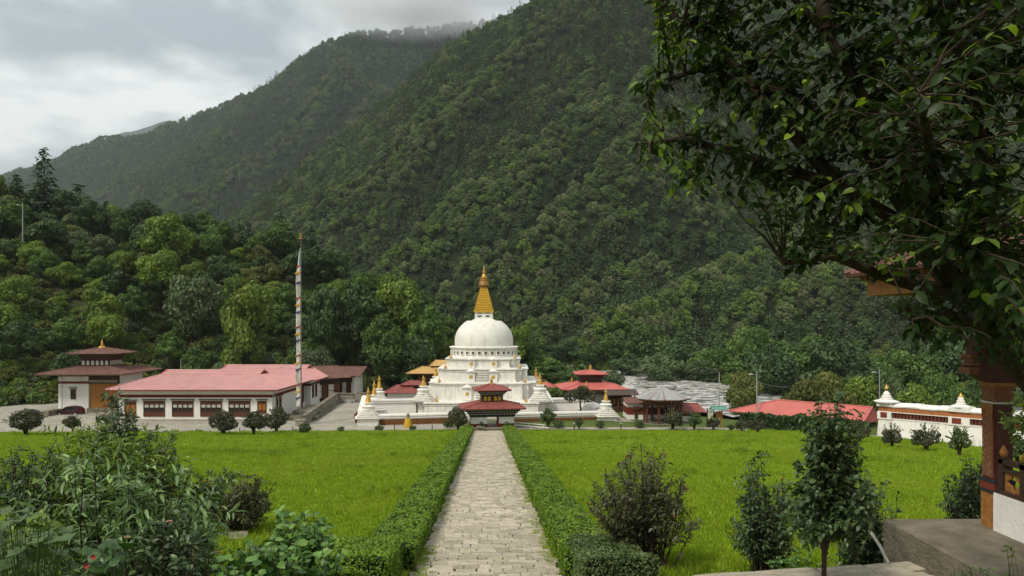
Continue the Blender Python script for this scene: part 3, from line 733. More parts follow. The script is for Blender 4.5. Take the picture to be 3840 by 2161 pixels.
# undergrowth on the near hillside
ums = []
for i, m_ in enumerate([LG_MID, LG_OLIVE, LG_BRIGHT, LG_DARK, LG_GREY]):
    rng = np.random.default_rng(80+i); P, D, tn, C = lobes_crown(rng, 2.6, 3.6, 12, 620, .4, .0, lob=(.3,.5)); ums.append(crown_mesh('bush', rng, P, D, tn, .38, m_))
ucoll = templates('undergrowth_bush', ums)
rng = np.random.default_rng(91); n = 2600
u = rng.uniform(-150, 1760, n); Y = 120 + 90*rng.uniform(0, 1, n)**1.3; X = (u-1920)/F*Y
Y0 = np.interp(u, [-3000,0,250,700,1100,1400,1750], [118,126,134,146,150,146,160]); ok = Y > Y0+1.0; X, Y, u = X[ok], Y[ok], u[ok]; n = len(X)
pb = fbm(X/14, Y/14, 7, 2); idx = np.where(pb > .08, rng.choice([1,2,1,0], n), np.where(pb < -.1, rng.choice([3,0,4], n), rng.choice([0,4,2,0], n)))
s = rng.uniform(.6, 1.35, n)
scatter('undergrowth', np.stack([X, Y, hill_h(X, Y)-.3], 1), np.stack([rng.normal(0,.15,n), rng.normal(0,.15,n), rng.uniform(0,6.28,n)], 1), np.stack([s,s,s*rng.uniform(.7,1.2,n)], 1), idx, ucoll, 'green scrub covering the near hillside between the trees')
# ------------------------------------------------------------------ the great white shrine
def redent(hw, n=2, step=.8):
    """square plan with stepped-back corners"""
    q = [(hw, -(hw-n*step))]
    pts = []
    # one corner (+,+): from (hw, hw-n*step) stepping to (hw-n*step, hw)
    c = [(hw, hw-n*step)]
    x, y = hw, hw-n*step
    for i in range(n):
        x -= step; c.append((x, y)); y += step; c.append((x, y))
    for k in range(4):
        a = k*PI/2
        for px, py in c: pts.append((px*math.cos(a)-py*math.sin(a), px*math.sin(a)+py*math.cos(a)))
    return pts
def gold_spire(b, z, h, r, c=(0,0)):
    pr = [(r*1.0, z), (r*1.05, z+.02*h)]
    for k in range(7):
        t = k/7; rr_ = r*(1-.62*t); pr += [(rr_, z+h*(.04+.56*t)), (rr_*.86, z+h*(.04+.56*(t+.06)))]
    pr += [(r*.30, z+h*.62), (r*.62, z+h*.64), (r*.66, z+h*.70), (r*.28, z+h*.74), (r*.34, z+h*.80), (r*.16, z+h*.86), (r*.22, z+h*.91), (.01, z+h)]
    b.lathe(pr, 12, (c[0], c[1], 0))
def chorten(label, loc, h, w, rotz=0, steps=4, plinth=0.0, name='corner_chorten', group='small white chortens of the shrine', body=1.0):
    """small white shrine: plinth, stepped base, bell, square neck, gilded spire; h without the spire's top"""
    t = thing(name, label, 'shrine', loc, rotz, group)
    hs = h*.60; b = B(); z = 0
    if plinth: b.prism(redent(w*.5, 1, w*.06), 0, plinth); z = plinth; b.prism(redent(w*.56, 1, w*.06), z, z+.10); b.prism(redent(w*.60, 1, w*.06), z+.10, z+.2); z += .2
    if b.v: obj('plinth', b, WHITE2, t)
    b = B(); hb = (hs-z)*.50
    for i in range(steps):
        hw = w*.5*(.98 - .14*i); b.prism(redent(hw, 1, w*.055), z, z+hb/steps*.72); b.prism(redent(hw*1.05, 1, w*.055), z+hb/steps*.72, z+hb/steps); z += hb/steps
    obj('stepped_base', b, WHITE2, t)
    b = B(); hb2 = (hs-z)*.66; r = w*.29*body
    b.lathe([(r*1.12, z), (r*1.10, z+.1*hb2), (r*.92, z+.14*hb2), (r*1.0, z+.4*hb2), (r*1.14, z+.74*hb2), (r*1.02, z+.92*hb2), (r*.55, z+hb2)], 18); z += hb2
    obj('bell', b, WHITE, t, True)
    b = B(); hn = hs - z
    b.lathe([(r*.48, z-.02), (r*.48, z+hn*.6), (r*.68, z+hn*.66), (r*.66, z+hn)], sq=True); obj('neck', b, WHITE, t)
    b = B(); gold_spire(b, hs, h*.40, r*.52); obj('spire', b, GOLD, t, True)
    return t

AX = at(1815, 1500, 125); AXX = AX.x
st = thing('great_chorten', 'huge white domed Buddhist shrine with golden spire and painted eyes', 'shrine', (AXX, 125, 0))
def terrace(hw, z0, z1, step, cor=.16, n=2, m=WHITE2):
    b = B(); b.prism(redent(hw*.985, n, step), z0, z1-.55)
    zc = z1-.55
    for k, (o_, h_) in enumerate([(.10,.12),(.02,.10),(.16,.10),(.24,.13),(.06,.10)]):
        b.prism(redent(hw*.985+o_, n, step), zc+.001*k, zc+h_-.002); zc += h_
    # footing mouldings
    b.prism(redent(hw*.985+.16, n, step), z0, z0+.16); b.prism(redent(hw*.985+.07, n, step), z0+.161, z0+.3)
    return obj('terrace', b, m, st)
terrace(11.45, .35, 2.4, 1.15)
terrace(8.75, 2.4, 5.27, 1.05)
terrace(7.45, 5.27, 7.5, .95)
terrace(6.2, 7.5, 9.12, .85)
# pilaster strips and shallow panels on the terrace faces
b = B()
for hw, z0, z1, stp in ((8.75,2.7,4.7,1.05),(7.45,5.55,6.9,.95),(6.2,7.8,8.5,.85),(11.45,.7,1.8,1.15)):
    f = hw*.985
    for sx in (-1, 1):
        for px in (.30, .52, .70):
            x = sx*hw*px; 
            if abs(x) > f-2*stp-.2: continue
            b.box(x-.16, x+.16, -f-.06, -f+.02, z0, z1)
            b.box(-f-.06, -f+.02, x-.16, x+.16, z0, z1); b.box(f-.02, f+.06, x-.16, x+.16, z0, z1)
obj('pilasters', b, WHITE2, st)
# the stair of low ledges up the middle
b = B()
for k in range(7):
    z = 3.0 + k*.36; b.box(-1.05, 1.05, -8.75*.985-.30+.03*k, -8.75*.985+.05, z, z+.16)
for k in range(5):
    z = 5.6 + k*.28; b.box(-1.0, 1.0, -7.45*.985-.30+.03*k, -7.45*.985+.05, z, z+.13)
obj('stair_ledges', b, WHITE2, st)
# aedicules with golden windows
def aedicule(x, yf, z, w, h):
    b = B(); b.box(x-w/2, x+w/2, yf-.42, yf+.1, z, z+h)
    b.box(x-w*.60, x+w*.60, yf-.56, yf+.1, z+h+.001, z+h+.10); b.box(x-w*.66, x+w*.66, yf-.62, yf+.1, z+h+.101, z+h+.19)
    b.lathe([(w*.52, z+h+.19), (w*.46, z+h+.34), (w*.22, z+h+.55), (w*.12, z+h+.62), (.01, z+h+.72)], 12, (x, yf-.1, 0))
    a = obj('niche', b, WHITE, st)
    g = B(); s = .24; zc = z+h*.55; g.box(x-s, x+s, yf-.47, yf-.40, zc-s, zc+s)
    obj('golden_window', g, GOLDC, a)
    g = B(); g.box(x-s-.07, x+s+.07, yf-.45, yf-.418, zc-s-.07, zc+s+.07); obj('window_surround', g, WINPALE, a)
    g = B(); g.lathe([(.09, z+h+.70), (.12, z+h+.78), (.02, z+h+.95)], 8, (x, yf-.1, 0)); obj('finial', g, GOLD, a)
for sx in (-1, 1):
    aedicule(sx*1.82, -6.2*.985, 7.52, 1.1, 1.25); aedicule(sx*1.82, -7.45*.985, 5.3, 1.25, 1.55); aedicule(sx*2.35, -8.75*.985, 2.45, 1.35, 1.9)
# drum with square openings
RD = 5.65
b = B(); pr = [(RD+.28, 9.12), (RD+.28, 9.26), (RD+.12, 9.30), (RD+.12, 9.42), (RD, 9.44), (RD, 10.42), (RD+.10, 10.44), (RD+.10, 10.56), (RD+.22, 10.60), (RD+.34, 10.74), (RD+.34, 10.86), (RD-.1, 10.95), (RD-.5, 10.97)]
b.lathe(pr, 56); obj('drum', b, WHITE2, st, True)
NW = 34
for i in range(NW):
    a = -PI/2 + 2*PI*(i+.5)/NW
    w = thing('x', 'x', 'x') if False else None
    g = B(); g.box(-.28, .28, -.09, .06, -.28, .28)
    fr = B()
    for q in ((-.34,.34,.24,.34),(-.34,.34,-.34,-.24),(-.34,-.24,-.24,.24),(.24,.34,-.24,.24)): fr.box(q[0], q[1], -.14, .05, q[2], q[3])
    if i == 0: fmesh = None
    if fmesh is None:
        o1 = obj('window', fr, WHITE, st); o2 = obj('opening', g, mat('dark_opening', (.10,.085,.07), .9, .5, 8, .3, 20), o1); fmesh = (o1.data, o2.data)
    else:
        o1 = bpy.data.objects.new('window', fmesh[0]); link(o1, st); o2 = bpy.data.objects.new('opening', fmesh[1]); link(o2, o1)
    o1.location = (math.cos(a)*(RD+.03), math.sin(a)*(RD+.03), 9.92); o1.rotation_euler.z = a+PI/2
# dome
RB = 5.08
pr = [(RB*.97, 10.9), (RB*.995, 11.25), (RB, 11.9), (RB*.985, 12.6), (RB*.94, 13.3), (RB*.865, 13.95), (RB*.765, 14.55), (RB*.66, 15.02), (RB*.60, 15.24), (RB*.585, 15.30), (RB*.30, 15.36)]
b = B(); b.lathe(pr, 64); obj('dome', b, DOMEM, st, True)
# square house with the eyes
b = B(); b.lathe([(1.95, 15.32), (1.90, 15.45), (1.70, 15.50), (1.70, 15.60), (1.52, 15.64), (1.52, 16.72)], sq=True); hm = obj('eye_house', b, WHITE, st)
EYE = mat('painted_eye_line', (.015,.017,.025), .7, .1, 5); IRIS = mat('painted_eye_iris', (.08,.10,.14), .5, .1, 5)
def arc(b, cx, cz, r0, r1, a0, a1, th, sq=.5, y=-1.535, n=14):
    for k in range(n):
        p0 = a0+(a1-a0)*k/n; p1 = a0+(a1-a0)*(k+1)/n
        w0 = th*(.4+.6*math.sin(PI*(k+.2)/n)); w1 = th*(.4+.6*math.sin(PI*(k+1.2)/n))
        A = (cx+r0*math.cos(p0), cz+r1*math.sin(p0)); C_ = (cx+r0*math.cos(p1), cz+r1*math.sin(p1))
        b.add([(A[0], y, A[1]-w0/2), (C_[0], y, C_[1]-w1/2), (C_[0], y, C_[1]+w1/2), (A[0], y, A[1]+w0/2), (A[0], y+.02, A[1]-w0/2), (C_[0], y+.02, C_[1]-w1/2), (C_[0], y+.02, C_[1]+w1/2), (A[0], y+.02, A[1]+w0/2)],
              [(0,1,2,3),(7,6,5,4),(0,4,5,1),(2,6,7,3),(1,5,6,2),(0,3,7,4)])
for sx in (-1, 1):
    b = B(); cx = sx*.68
    arc(b, cx, 16.16, .56, .46, math.radians(28), math.radians(152), .13)      # brow
    arc(b, cx, 15.98, .48, .22, math.radians(15), math.radians(170), .13)     # upper lid
    arc(b, cx, 16.12, .46, .16, math.radians(195), math.radians(345), .07)    # lower lid
    arc(b, cx+sx*.46, 16.10, .15, .10, math.radians(180), math.radians(360), .03, n=5)
    obj('eye', b, EYE, hm)
    b = B(); b.lathe([(.19, 0), (.19, .03)], 16); o_ = obj('iris', b, IRIS, hm); o_.rotation_euler = (PI/2, 0, 0); o_.location = (cx, -1.522, 16.06)
# golden ringed spire
b = B(); z0, z1 = 16.72, 21.05
b.lathe([(1.68, z0), (1.68, z0+.50)], sq=True)
for k in range(13):
    t = k/13; zz = z0+.50+(z1-z0-.50)*t; hw = 1.60 - 1.02*t; dz = (z1-z0-.50)/13
    b.lathe([(hw*.93, zz), (hw, zz+dz*.25), (hw*.99, zz+dz*.7), (hw*.90, zz+dz*.98)], sq=True)
sp = obj('ringed_spire', b, GOLDC, st)
b = B(); b.lathe([(.55, 21.0), (.58, 21.25), (.62, 21.4)], 14)
b.lathe([(.98, 21.45), (.95, 21.6), (.78, 22.15), (.80, 22.2), (.80, 22.35), (.74, 22.42), (.76, 22.75), (.50, 22.85)], 20); obj('parasol', b, GOLDDK, st, True)
b = B(); b.lathe([(.46, 22.82), (.44, 22.95), (.26, 23.4), (.30, 23.5), (.12, 23.62), (.27, 23.74), (.14, 23.9), (.21, 24.0), (.08, 24.15), (.17, 24.38), (.17, 24.5), (.02, 24.72)], 14); obj('finial', b, GOLD, st, True)
for k in range(12):
    a = 2*PI*k/12; b = B(); b.lathe([(.075, -.28), (.05, -.12), (.015, -.02), (.012, .1)], 8); o_ = obj('bell', b, GOLDDK, st); o_.location = (.93*math.cos(a), .93*math.sin(a), 21.42)
# corner shrines on the first terrace
for sx, sy, wh, hh in ((-1,-1,'front corner left of the dome',4.1),(1,-1,'front corner right of the dome',4.4),(-1,1,'back corner left of the dome',4.3),(1,1,'back corner right of the dome',4.1)):
    chorten('white corner shrine with golden spire on the terrace, '+wh, (AXX+sx*9.35, 125+sy*9.35, 2.40), hh, 3.3, 0, group='corner shrines on the terrace')
# little golden caps along the terrace edges
for hw, z, xs in ((11.4,2.42,(-.62,.62)),(8.75,5.3,(-.80,.80)),(7.45,7.5,(-.82,.82)),(6.2,9.1,(-.86,.86))):
    for f_ in xs:
        b = B(); b.lathe([(.26,0),(.24,.2),(.14,.42),(.05,.6),(.02,.9)], 10); o_ = obj('ledge_finial', b, GOLD, st, True); o_.location = (hw*f_, -hw*.86 if abs(f_) > .7 else -hw+.5, z)

# ------------------------------------------------------------------ enclosure of the shrine
FL = at(1350, 1597, 104.6); FR = at(2290, 1574, 111.3)
FL.z = FR.z = 0
dirf = (FR-FL).normalized(); ang = math.atan2(dirf.y, dirf.x); flen = (FR-FL).length
en = thing('enclosure_wall', 'low white banded wall with red-brown base around the great shrine', 'wall', FL, ang)
def wall_run(parent, x0, x1, y0, y1, zb, zt, name='wall_section', band=True):
    b = B(); b.box(x0, x1, y0, y1, zb, zt)
    lx = x1-x0 > y1-y0
    for k, (o_, za, zc) in enumerate([(.10,zt-.62,zt-.50),(.18,zt-.499,zt-.34),(.06,zt-.339,zt-.22),(.22,zt-.219,zt-.08),(.12,zt-.079,zt+.04)]):
        if lx: b.box(x0+.002*k, x1-.002*k, y0-o_, y1+o_, za, zc)
        else: b.box(x0-o_, x1+o_, y0+.002*k, y1-.002*k, za, zc)
    return obj(name, b, WHITE, parent)
gx0, gx1 = 14.1, 20.2     # the gap where the gate stands
BRICK = mat('brown_brick_base', (.145,.062,.020), .9, .35, 3, .5, 14, .15)
wall_run(en, 1.6, gx0, .2, 1.1, 0, 1.47); wall_run(en, gx1, flen-1.4, .2, 1.1, 0, 1.25)
for k, (xa, xb) in enumerate(((2.0, gx0-.3), (gx1+.3, flen-2))):
    b = B(); b.box(xa, xb, .06, .197, .02, .78 if k == 0 else .45); obj('red_brown_base', b, BRICK, en)
wall_run(en, -.2, .7, 1.8, 25, 0, 1.9, 'side_wall'); wall_run(en, flen-.5, flen+.4, 1.8, 25, 0, 1.5, 'side_wall')
wall_run(en, .8, 8.5, 9.2, 10.0, .3, 2.75, 'inner_wall'); wall_run(en, 27.2, flen-.6, 9.4, 10.2, .3, 2.4, 'inner_wall')
b = B(); b.box(.7, flen-.6, 1.15, 25, -.1, .36); obj('inner_floor', b, PLAZA, en)
for px, ytop, Yd, lb in ((1381,1453,105.6,'front of the three on the left'),(1403,1428,115.5,'middle of the three on the left'),(1422,1408,126,'rear of the three on the left')):
    p_ = at(px, ytop, Yd); chorten('white wall shrine with slim golden spire, '+lb, (p_.x, Yd, 0), p_.z, 3.1, ang, plinth=1.0, group='shrines on the enclosure wall', name='wall_chorten')
for px, ytop, Yd, lb in ((2272,1456,111.3,'at the front right corner of the white wall'),(2200,1430,121,'behind the dark leafy tree on the right'),(2145,1412,131,'farthest behind the dark leafy tree, showing its spire')):
    p_ = at(px, ytop, Yd); chorten('white wall shrine with slim golden spire '+lb, (p_.x, Yd, 0), p_.z, 2.9, ang, plinth=.5, group='shrines on the enclosure wall', name='wall_chorten')
# white rounded offering mound
b = B(); b.lathe([(1.5,0),(1.62,.4),(1.5,.9),(1.1,1.35),(.5,1.6),(.02,1.66)], 24); p_ = at(2220, 1550, 117); o_ = obj('white_mound', b, WHITE, None, True, (p_.x, 117, .34)); tag(o_, 'smooth white rounded mound on the shrine floor under the dark tree', 'mound'); o_.scale = (1.3, 1, 1)

# ------------------------------------------------------------------ pagoda roofs
def hip_polys(w, d, ez, rz, rw, rd):
    """four slopes from an eave rectangle (w by d) up to a small top rectangle (rw by rd)"""
    e = [(-w/2,-d/2,ez),(w/2,-d/2,ez),(w/2,d/2,ez),(-w/2,d/2,ez)]; r_ = [(-rw/2,-rd/2,rz),(rw/2,-rd/2,rz),(rw/2,rd/2,rz),(-rw/2,rd/2,rz)]
    return [[e[i], e[(i+1)%4], r_[(i+1)%4], r_[i]] for i in range(4)]
UPS = [(0,1,0),(-1,0,0),(0,-1,0),(1,0,0)]
def roof(parent, polys, m, th=.10, rib=.45, name='roof', ups=None, rh=.05):
    b = B()
    for p_ in polys: b.slab(p_, th)
    ro = obj(name, b, m, parent)
    if rib:
        g = B()
        for i, p_ in enumerate(polys):
            v0, v1 = Vector(p_[0]), Vector(p_[1]); e_ = (v1-v0); n_ = e_.cross(Vector(p_[2])-v0); up = n_.cross(e_)
            if up.z < 0: up = -up
            g.ribs(p_, up, rib, .045, rh)
        # hip cappings
        seen = set()
        for p_ in polys:
            for i in range(len(p_)):
                a_, c_ = Vector(p_[i]), Vector(p_[(i+1)%len(p_)])
                k = tuple(sorted((tuple(round(q,2) for q in a_), tuple(round(q,2) for q in c_))))
                if k in seen and (a_-c_).length > .2: g.tube([a_+Vector((0,0,.03)), c_+Vector((0,0,.03))], .09, 5)
                seen.add(k)
        obj('roof_seams', g, m, ro)
    return ro
def fascia(parent, w, d, z0, z1, m, th=.08, name='eave_board'):
    b = B(); b.box(-w/2, w/2, -d/2, -d/2+th, z0, z1); b.box(-w/2, w/2, d/2-th, d/2, z0, z1); b.box(-w/2, -w/2+th, -d/2+th, d/2-th, z0, z1); b.box(w/2-th, w/2, -d/2+th, d/2-th, z0, z1)
    return obj(name, b, m, parent)
DOTS = mat('painted_bracket_white', (.50,.47,.40), .8, .15, 8)
REDP = mat('painted_bracket_red', (.16,.03,.015), .75, .2, 8)
def brackets(parent, w, d, z0, z1, w2, d2, tiers=3, m=None, dot=DOTS, sp=.42, faces=(0,1,3)):
    """flaring tiers of bracket blocks between a wall head and the eave"""
    b = B(); g = B(); r_ = B()
    for k in range(tiers):
        t0, t1 = k/tiers, (k+1)/tiers; ww = w+(w2-w)*(t0+.15); dd = d+(d2-d)*(t0+.15); za = z0+(z1-z0)*t0; zb = z0+(z1-z0)*t1
        b.box(-ww/2, ww/2, -dd/2, dd/2, za+.002, zb-(zb-za)*.45)
        (r_ if k % 2 == 0 else b).box(-ww/2+.02, ww/2-.02, -dd/2+.02, dd/2-.02, zb-(zb-za)*.45+.002, zb-.002)
        hh = (zb-za)
        for f_ in faces:
            ln = ww if f_ in (0, 2) else dd; n_ = max(3, int(ln/sp))
            for i in range(n_):
                s = -ln/2 + ln*(i+.5)/n_; q = .12*sp/.42*1.2
                if f_ == 0: g.box(s-q, s+q, -dd/2-.10, -dd/2+.05, za+hh*.56, za+hh*.90)
                elif f_ == 1: g.box(ww/2-.05, ww/2+.10, s-q, s+q, za+hh*.56, za+hh*.90)
                elif f_ == 3: g.box(-ww/2-.10, -ww/2+.05, s-q, s+q, za+hh*.56, za+hh*.90)
    o_ = obj('bracket_tiers', b, m or BLACKP, parent); obj('bracket_blocks', g, dot, o_)
    if r_.v: obj('bracket_boards', r_, REDP, o_)
    return o_
def bell_finial(parent, z, h, r, m=GOLD):
    b = B(); b.lathe([(r*1.5, z), (r*1.4, z+.08*h), (r*.75, z+.16*h), (r*.95, z+.22*h), (r*.85, z+.60*h), (r*1.05, z+.64*h), (r*.75, z+.72*h), (r*.3, z+.80*h), (r*.4, z+.88*h), (r*.05, z+h)], 12)
    return obj('finial', b, m, parent, True)

# gate pavilion at the end of the path
gp = at(1843, 1560, 102.6); ga = math.radians(8)
gt = thing('gate_pavilion', 'small two-tiered gate pavilion with maroon tin roofs at the path end', 'gate', (gp.x, 102.6, .30), ga)
W_, D_ = 6.1, 3.0
ze, zr = 2.75, 3.55
b = B(); b.box(-W_/2, -.75, -D_/2, D_/2, 0, .5); b.box(.85, W_/2, -D_/2, D_/2, 0, .5); obj('red_dado', b, ORANGEB if False else REDBAND, gt)
b = B(); b.box(-W_/2+.03, -.78, -D_/2+.03, D_/2-.03, .502, 1.45); b.box(.88, W_/2-.03, -D_/2+.03, D_/2-.03, .502, 1.45); obj('wall', b, WHITE, gt)
b = B(); b.box(.62, .84, -D_/2-.05, -D_/2+.3, -.25, 1.6); obj('door_post', b, REDBAND, gt)
b = B(); b.box(-W_/2-.1, W_/2+.1, -D_/2-.1, D_/2+.1, 1.452, 1.60); obj('lintel', b, BLACKP, gt)
brackets(gt, W_, D_, 1.60, 2.62, 8.0, 4.9, 3)
roof(gt, hip_polys(9.1, 6.1, ze, zr, 3.0, 2.2), TINMAROON, .10, .38); fascia(gt, 9.0, 6.0, ze-.16, ze-.02, WOOD2)
b = B(); b.box(-1.5, 1.5, -1.1, 1.1, zr-.15, 5.0); obj('upper_wall', b, BLACKP, gt)
for sx in (-1, 1):
    fr = B(); fr.box(sx*.72-.60, sx*.72+.60, -1.16, -1.08, 3.62, 4.42); wf = obj('window', fr, WOOD, gt)
    for q in (-.29, .29):
        g = B(); x = sx*.72+q; n_ = 8; y = -1.19
        poly = [(x-.22, 3.70), (x+.22, 3.70)] + [(x+.22*math.cos(a), 4.08+.24*math.sin(a)) for a in np.linspace(0, PI, n_)]
        g.loft([[(px, y, pz) for px, pz in poly], [(px, -1.15, pz) for px, pz in poly]]); obj('golden_panel', g, GOLDC, wf)
for sy in (-.5, .5):
    g = B(); g.box(-1.56, -1.48, sy-.3, sy+.3, 3.68, 4.36); obj('golden_panel', g, GOLDC, gt)
brackets(gt, 3.0, 2.2, 4.45, 5.15, 4.4, 3.4, 3, sp=.34)
roof(gt, hip_polys(5.2, 4.2, 5.22, 5.95, .35, .3), TINMAROON, .09, .34); fascia(gt, 5.12, 4.12, 5.08, 5.2, WOOD2)
bell_finial(gt, 5.9, 1.05, .21)
# planters, door slab
for px, lb in ((1803,'left'),(1905,'right')):
    p_ = at(px, 1590, 98.6); t_ = thing('planter', 'stone planter with a leafy plant by the gate, on its '+lb+' side', 'planter', (p_.x, 98.6, gz(p_.x, 98.6)))
    b = B(); b.lathe([(.30,0),(.34,.06),(.26,.12),(.26,.2),(.5,.5),(.55,.55),(.55,.62),(.45,.62)], sq=True); obj('pot', b, STONEW, t_)
    rng = np.random.default_rng(px); P, D, tn, C = lobes_crown(rng, .8, 1.1, 6, 160, .18, 0); o_ = bpy.data.objects.new('leaves', crown_mesh('leaves', rng, P, D, tn, .2, LG_MID)); link(o_, t_); o_.location.z = .55
# yellow draped incense burner before the wall
p_ = at(1530, 1598, 103.0); t_ = thing('draped_statue', 'small figure draped in yellow cloth in front of the white wall', 'statue', (p_.x, 103.0, 0))
b = B(); b.lathe([(.60,0),(.62,.3),(.50,.75),(.42,1.15),(.34,1.35),(.12,1.42)], 16); obj('yellow_drape', b, GOLDC, t_, True)
b = B(); b.lathe([(.26,1.38),(.30,1.5),(.22,1.62),(.26,1.72),(.20,1.92),(.06,2.02),(.05,2.1),(.01,2.14)], 12); obj('stone_head', b, STONEW, t_, True)
# white rails and small cone shrub right of the gate
for k, (xa, xb, ya, yb) in enumerate([(1925,2045,1583,1594),(1925,2058,1590,1602)]):
    t_ = thing('white_rail', 'low white sloping rail right of the gate, '+('upper' if k == 0 else 'lower')+' of the two', 'rail', (0,0,0))
    A = at(xa, ya, 103.0-.9*k); C_ = at(xb, yb, 102.4-.9*k); A.z = .75-.25*k; C_.z = .42-.25*k
    b = B(); b.tube([A, C_], .07, 6); obj('rail', b, WHITE, t_)
    for f_ in (.05, .5, .95):
        q = A.lerp(C_, f_); b = B(); b.tube([(q.x, q.y, -.05), q], .05, 6); obj('post', b, WHITE, t_)
# ------------------------------------------------------------------ halls and temples
def window(parent, x0, x1, z0, z1, n=4, y=0.0, rows=1, head=True, pane=GLASS, curtain=True, frame=WOOD2, inward=(0,-1), panel=True):
    """timber window on a wall whose outer face lies at local y, looking to -y: frame, lintel, panes"""
    fr = B(); t = .10; d = .10
    fr.box(x0-t, x1+t, y-d, y+.05, z0-t, z0); fr.box(x0-t, x1+t, y-d, y+.05, z1, z1+t)
    fr.box(x0-t, x0, y-d, y+.05, z0, z1); fr.box(x1, x1+t, y-d, y+.05, z0, z1)
    pw = (x1-x0)/n
    for i in range(1, n): fr.box(x0+pw*i-.05, x0+pw*i+.05, y-d+.02, y+.05, z0, z1)
    zp = z0 + (z1-z0)*.28 if panel else z0
    if panel: fr.box(x0, x1, y-.06, y+.05, z0+.001, zp-.05); fr.box(x0, x1, y-d+.03, y+.05, zp-.049, zp)
    zt = z1-(z1-z0)*.16 if head else z1
    if head: fr.box(x0, x1, y-.05, y+.05, zt+.05, z1-.001); fr.box(x0, x1, y-d+.03, y+.05, zt, zt+.049)
    wo = obj('window', fr, frame, parent)
    if head:
        g = B(); g.box(x0-.28, x1+.28, y-.30, y+.04, z1+.34, z1+.44); g.box(x0-.16, x1+.16, y-.14, y+.04, z1+t+.002, z1+.20); wd = x1-x0; k = max(4, int(wd/.42))
        obj('lintel', g, WOOD, wo); g = B()
        for i in range(k):
            s = x0-.10+(wd+.2)*(i+.5)/k; g.box(s-.10, s+.10, y-.24, y-.02, z1+.202, z1+.338)
        obj('lintel_blocks', g, DOTS, wo)
    for i in range(n):
        a, c = x0+pw*i+.05, x0+pw*(i+1)-.05
        if i == 0: a = x0
        if i == n-1: c = x1
        g = B(); g.box(a, c, y-.012, y+.04, zp, zt); obj('pane', g, pane, wo)
        if curtain:
            g = B(); h = zt-zp; g.box(a+.06, c-.06, y-.035, y-.014, zt-h*.42, zt-.06); obj('blind', g, CURTAIN, wo)
    return wo
def bands(b, w, d, z0, z1, o=.03):
    b.box(-w/2-o, w/2+o, -d/2-o, d/2+o, z0, z1)
    return b
def gablet_polys(w, d, ez, rz, rl, gy, gz_):
    """long roof: two slopes, with hips that stop under a small gable at each end.
    rl ridge length, gy half depth of the gable's foot, gz_ its height"""
    A, Bq, C, D = (-w/2,-d/2,ez),(w/2,-d/2,ez),(w/2,d/2,ez),(-w/2,d/2,ez)
    r0, r1 = (-rl/2,0,rz),(rl/2,0,rz); gx = rl/2 - .0
    f0, f1, b0, b1 = (-gx,-gy,gz_),(gx,-gy,gz_),(-gx,gy,gz_),(gx,gy,gz_)
    return [[f0,f1,r1,r0],[b1,b0,r0,r1],[A,Bq,f1,f0],[C,D,b0,b1],[Bq,C,b1,f1],[D,A,f0,b0]]
def long_hall(name, label, loc, rotz, w, d, wall_h, ez, rz, over, m, rl, gy=2.2, rib=.42, band=REDBAND):
    t = thing(name, label, 'building', loc, rotz)
    b = B(); b.box(-w/2, w/2, -d/2, d/2, -1.2, wall_h); obj('wall', b, WHITE, t)
    b = B(); bands(b, w, d, wall_h-1.05, wall_h-.62); obj('red_band', b, band, t)
    b = B(); b.box(-w/2-.12, w/2+.12, -d/2-.12, d/2+.12, wall_h+.001, wall_h+.14); obj('soffit', b, WINPALE, t)
    W2, D2 = w+2*over, d+2*over
    gz_ = ez + (rz-ez)*(1-gy/(D2/2))
    ro = roof(t, gablet_polys(W2, D2, ez, rz, rl, gy, gz_), m, .10, rib, rh=.10)
    # small triangular gables
    for sx in (-1, 1):
        b = B(); x = sx*(rl/2-.35); b.loft([[(x-.04,-gy,gz_-.05),(x-.04,gy,gz_-.05),(x-.04,0,rz-.12)],[(x+.04,-gy,gz_-.05),(x+.04,gy,gz_-.05),(x+.04,0,rz-.12)]]); obj('gable', b, WOOD, ro)
        b = B(); x = sx*rl/2; b.tube([(x,-gy-.1,gz_-.02),(x,0,rz+.04),(x,gy+.1,gz_-.02)], .12, 5); obj('barge_board', b, WOOD2 if m is not TINPINK else TINRED, ro)
    fascia(t, W2-.06, D2-.06, ez-.24, ez-.02, REDBAND)
    return t
# pink-roofed hall
YH = 108.6; x0_, x1_ = (447-1920)/F*YH, (1021-1920)/F*YH
w_ = x1_-x0_; d_ = 14.5
hall = long_hall('pink_roofed_hall', 'long white hall with pale pink tin roof behind the dark bushes', ((x0_+x1_)/2, YH+d_/2, 0), 0, w_, d_, 4.75, 5.02, 7.35, 1.35, TINPINK, 15.6, 2.0, rib=.5)
def hx(px, Y=YH): return (px-1920)/F*Y - (x0_+x1_)/2
def hz_(py, Y=YH): return CZ - (py-HZ)/F*Y
for a, c in ((541,616),(648,723),(754,830),(860,936)):
    window(hall, hx(a), hx(c), hz_(1560), hz_(1508), 4, -d_/2)
window(hall, hx(968), hx(997), hz_(1549), hz_(1508), 2, -d_/2, curtain=False, pane=WOODY)
b = B(); b.box(-w_/2-.08, w_/2+.06, -d_/2-.16, -d_/2-.001, -.3, .42); obj('plinth', b, STONEW, hall)
window(hall, hx(470), hx(508), hz_(1560), hz_(1510), 2, -d_/2, curtain=False, pane=WOODY)
for yy in (-5.2, -3.6):     # side windows
    e_ = bpy.data.objects.new('side_window', None); link(e_, hall); e_.location = (w_/2, yy, 0); e_.rotation_euler.z = PI/2
    window(e_, -.42, .42, 1.2, 3.3, 1, 0, curtain=False)
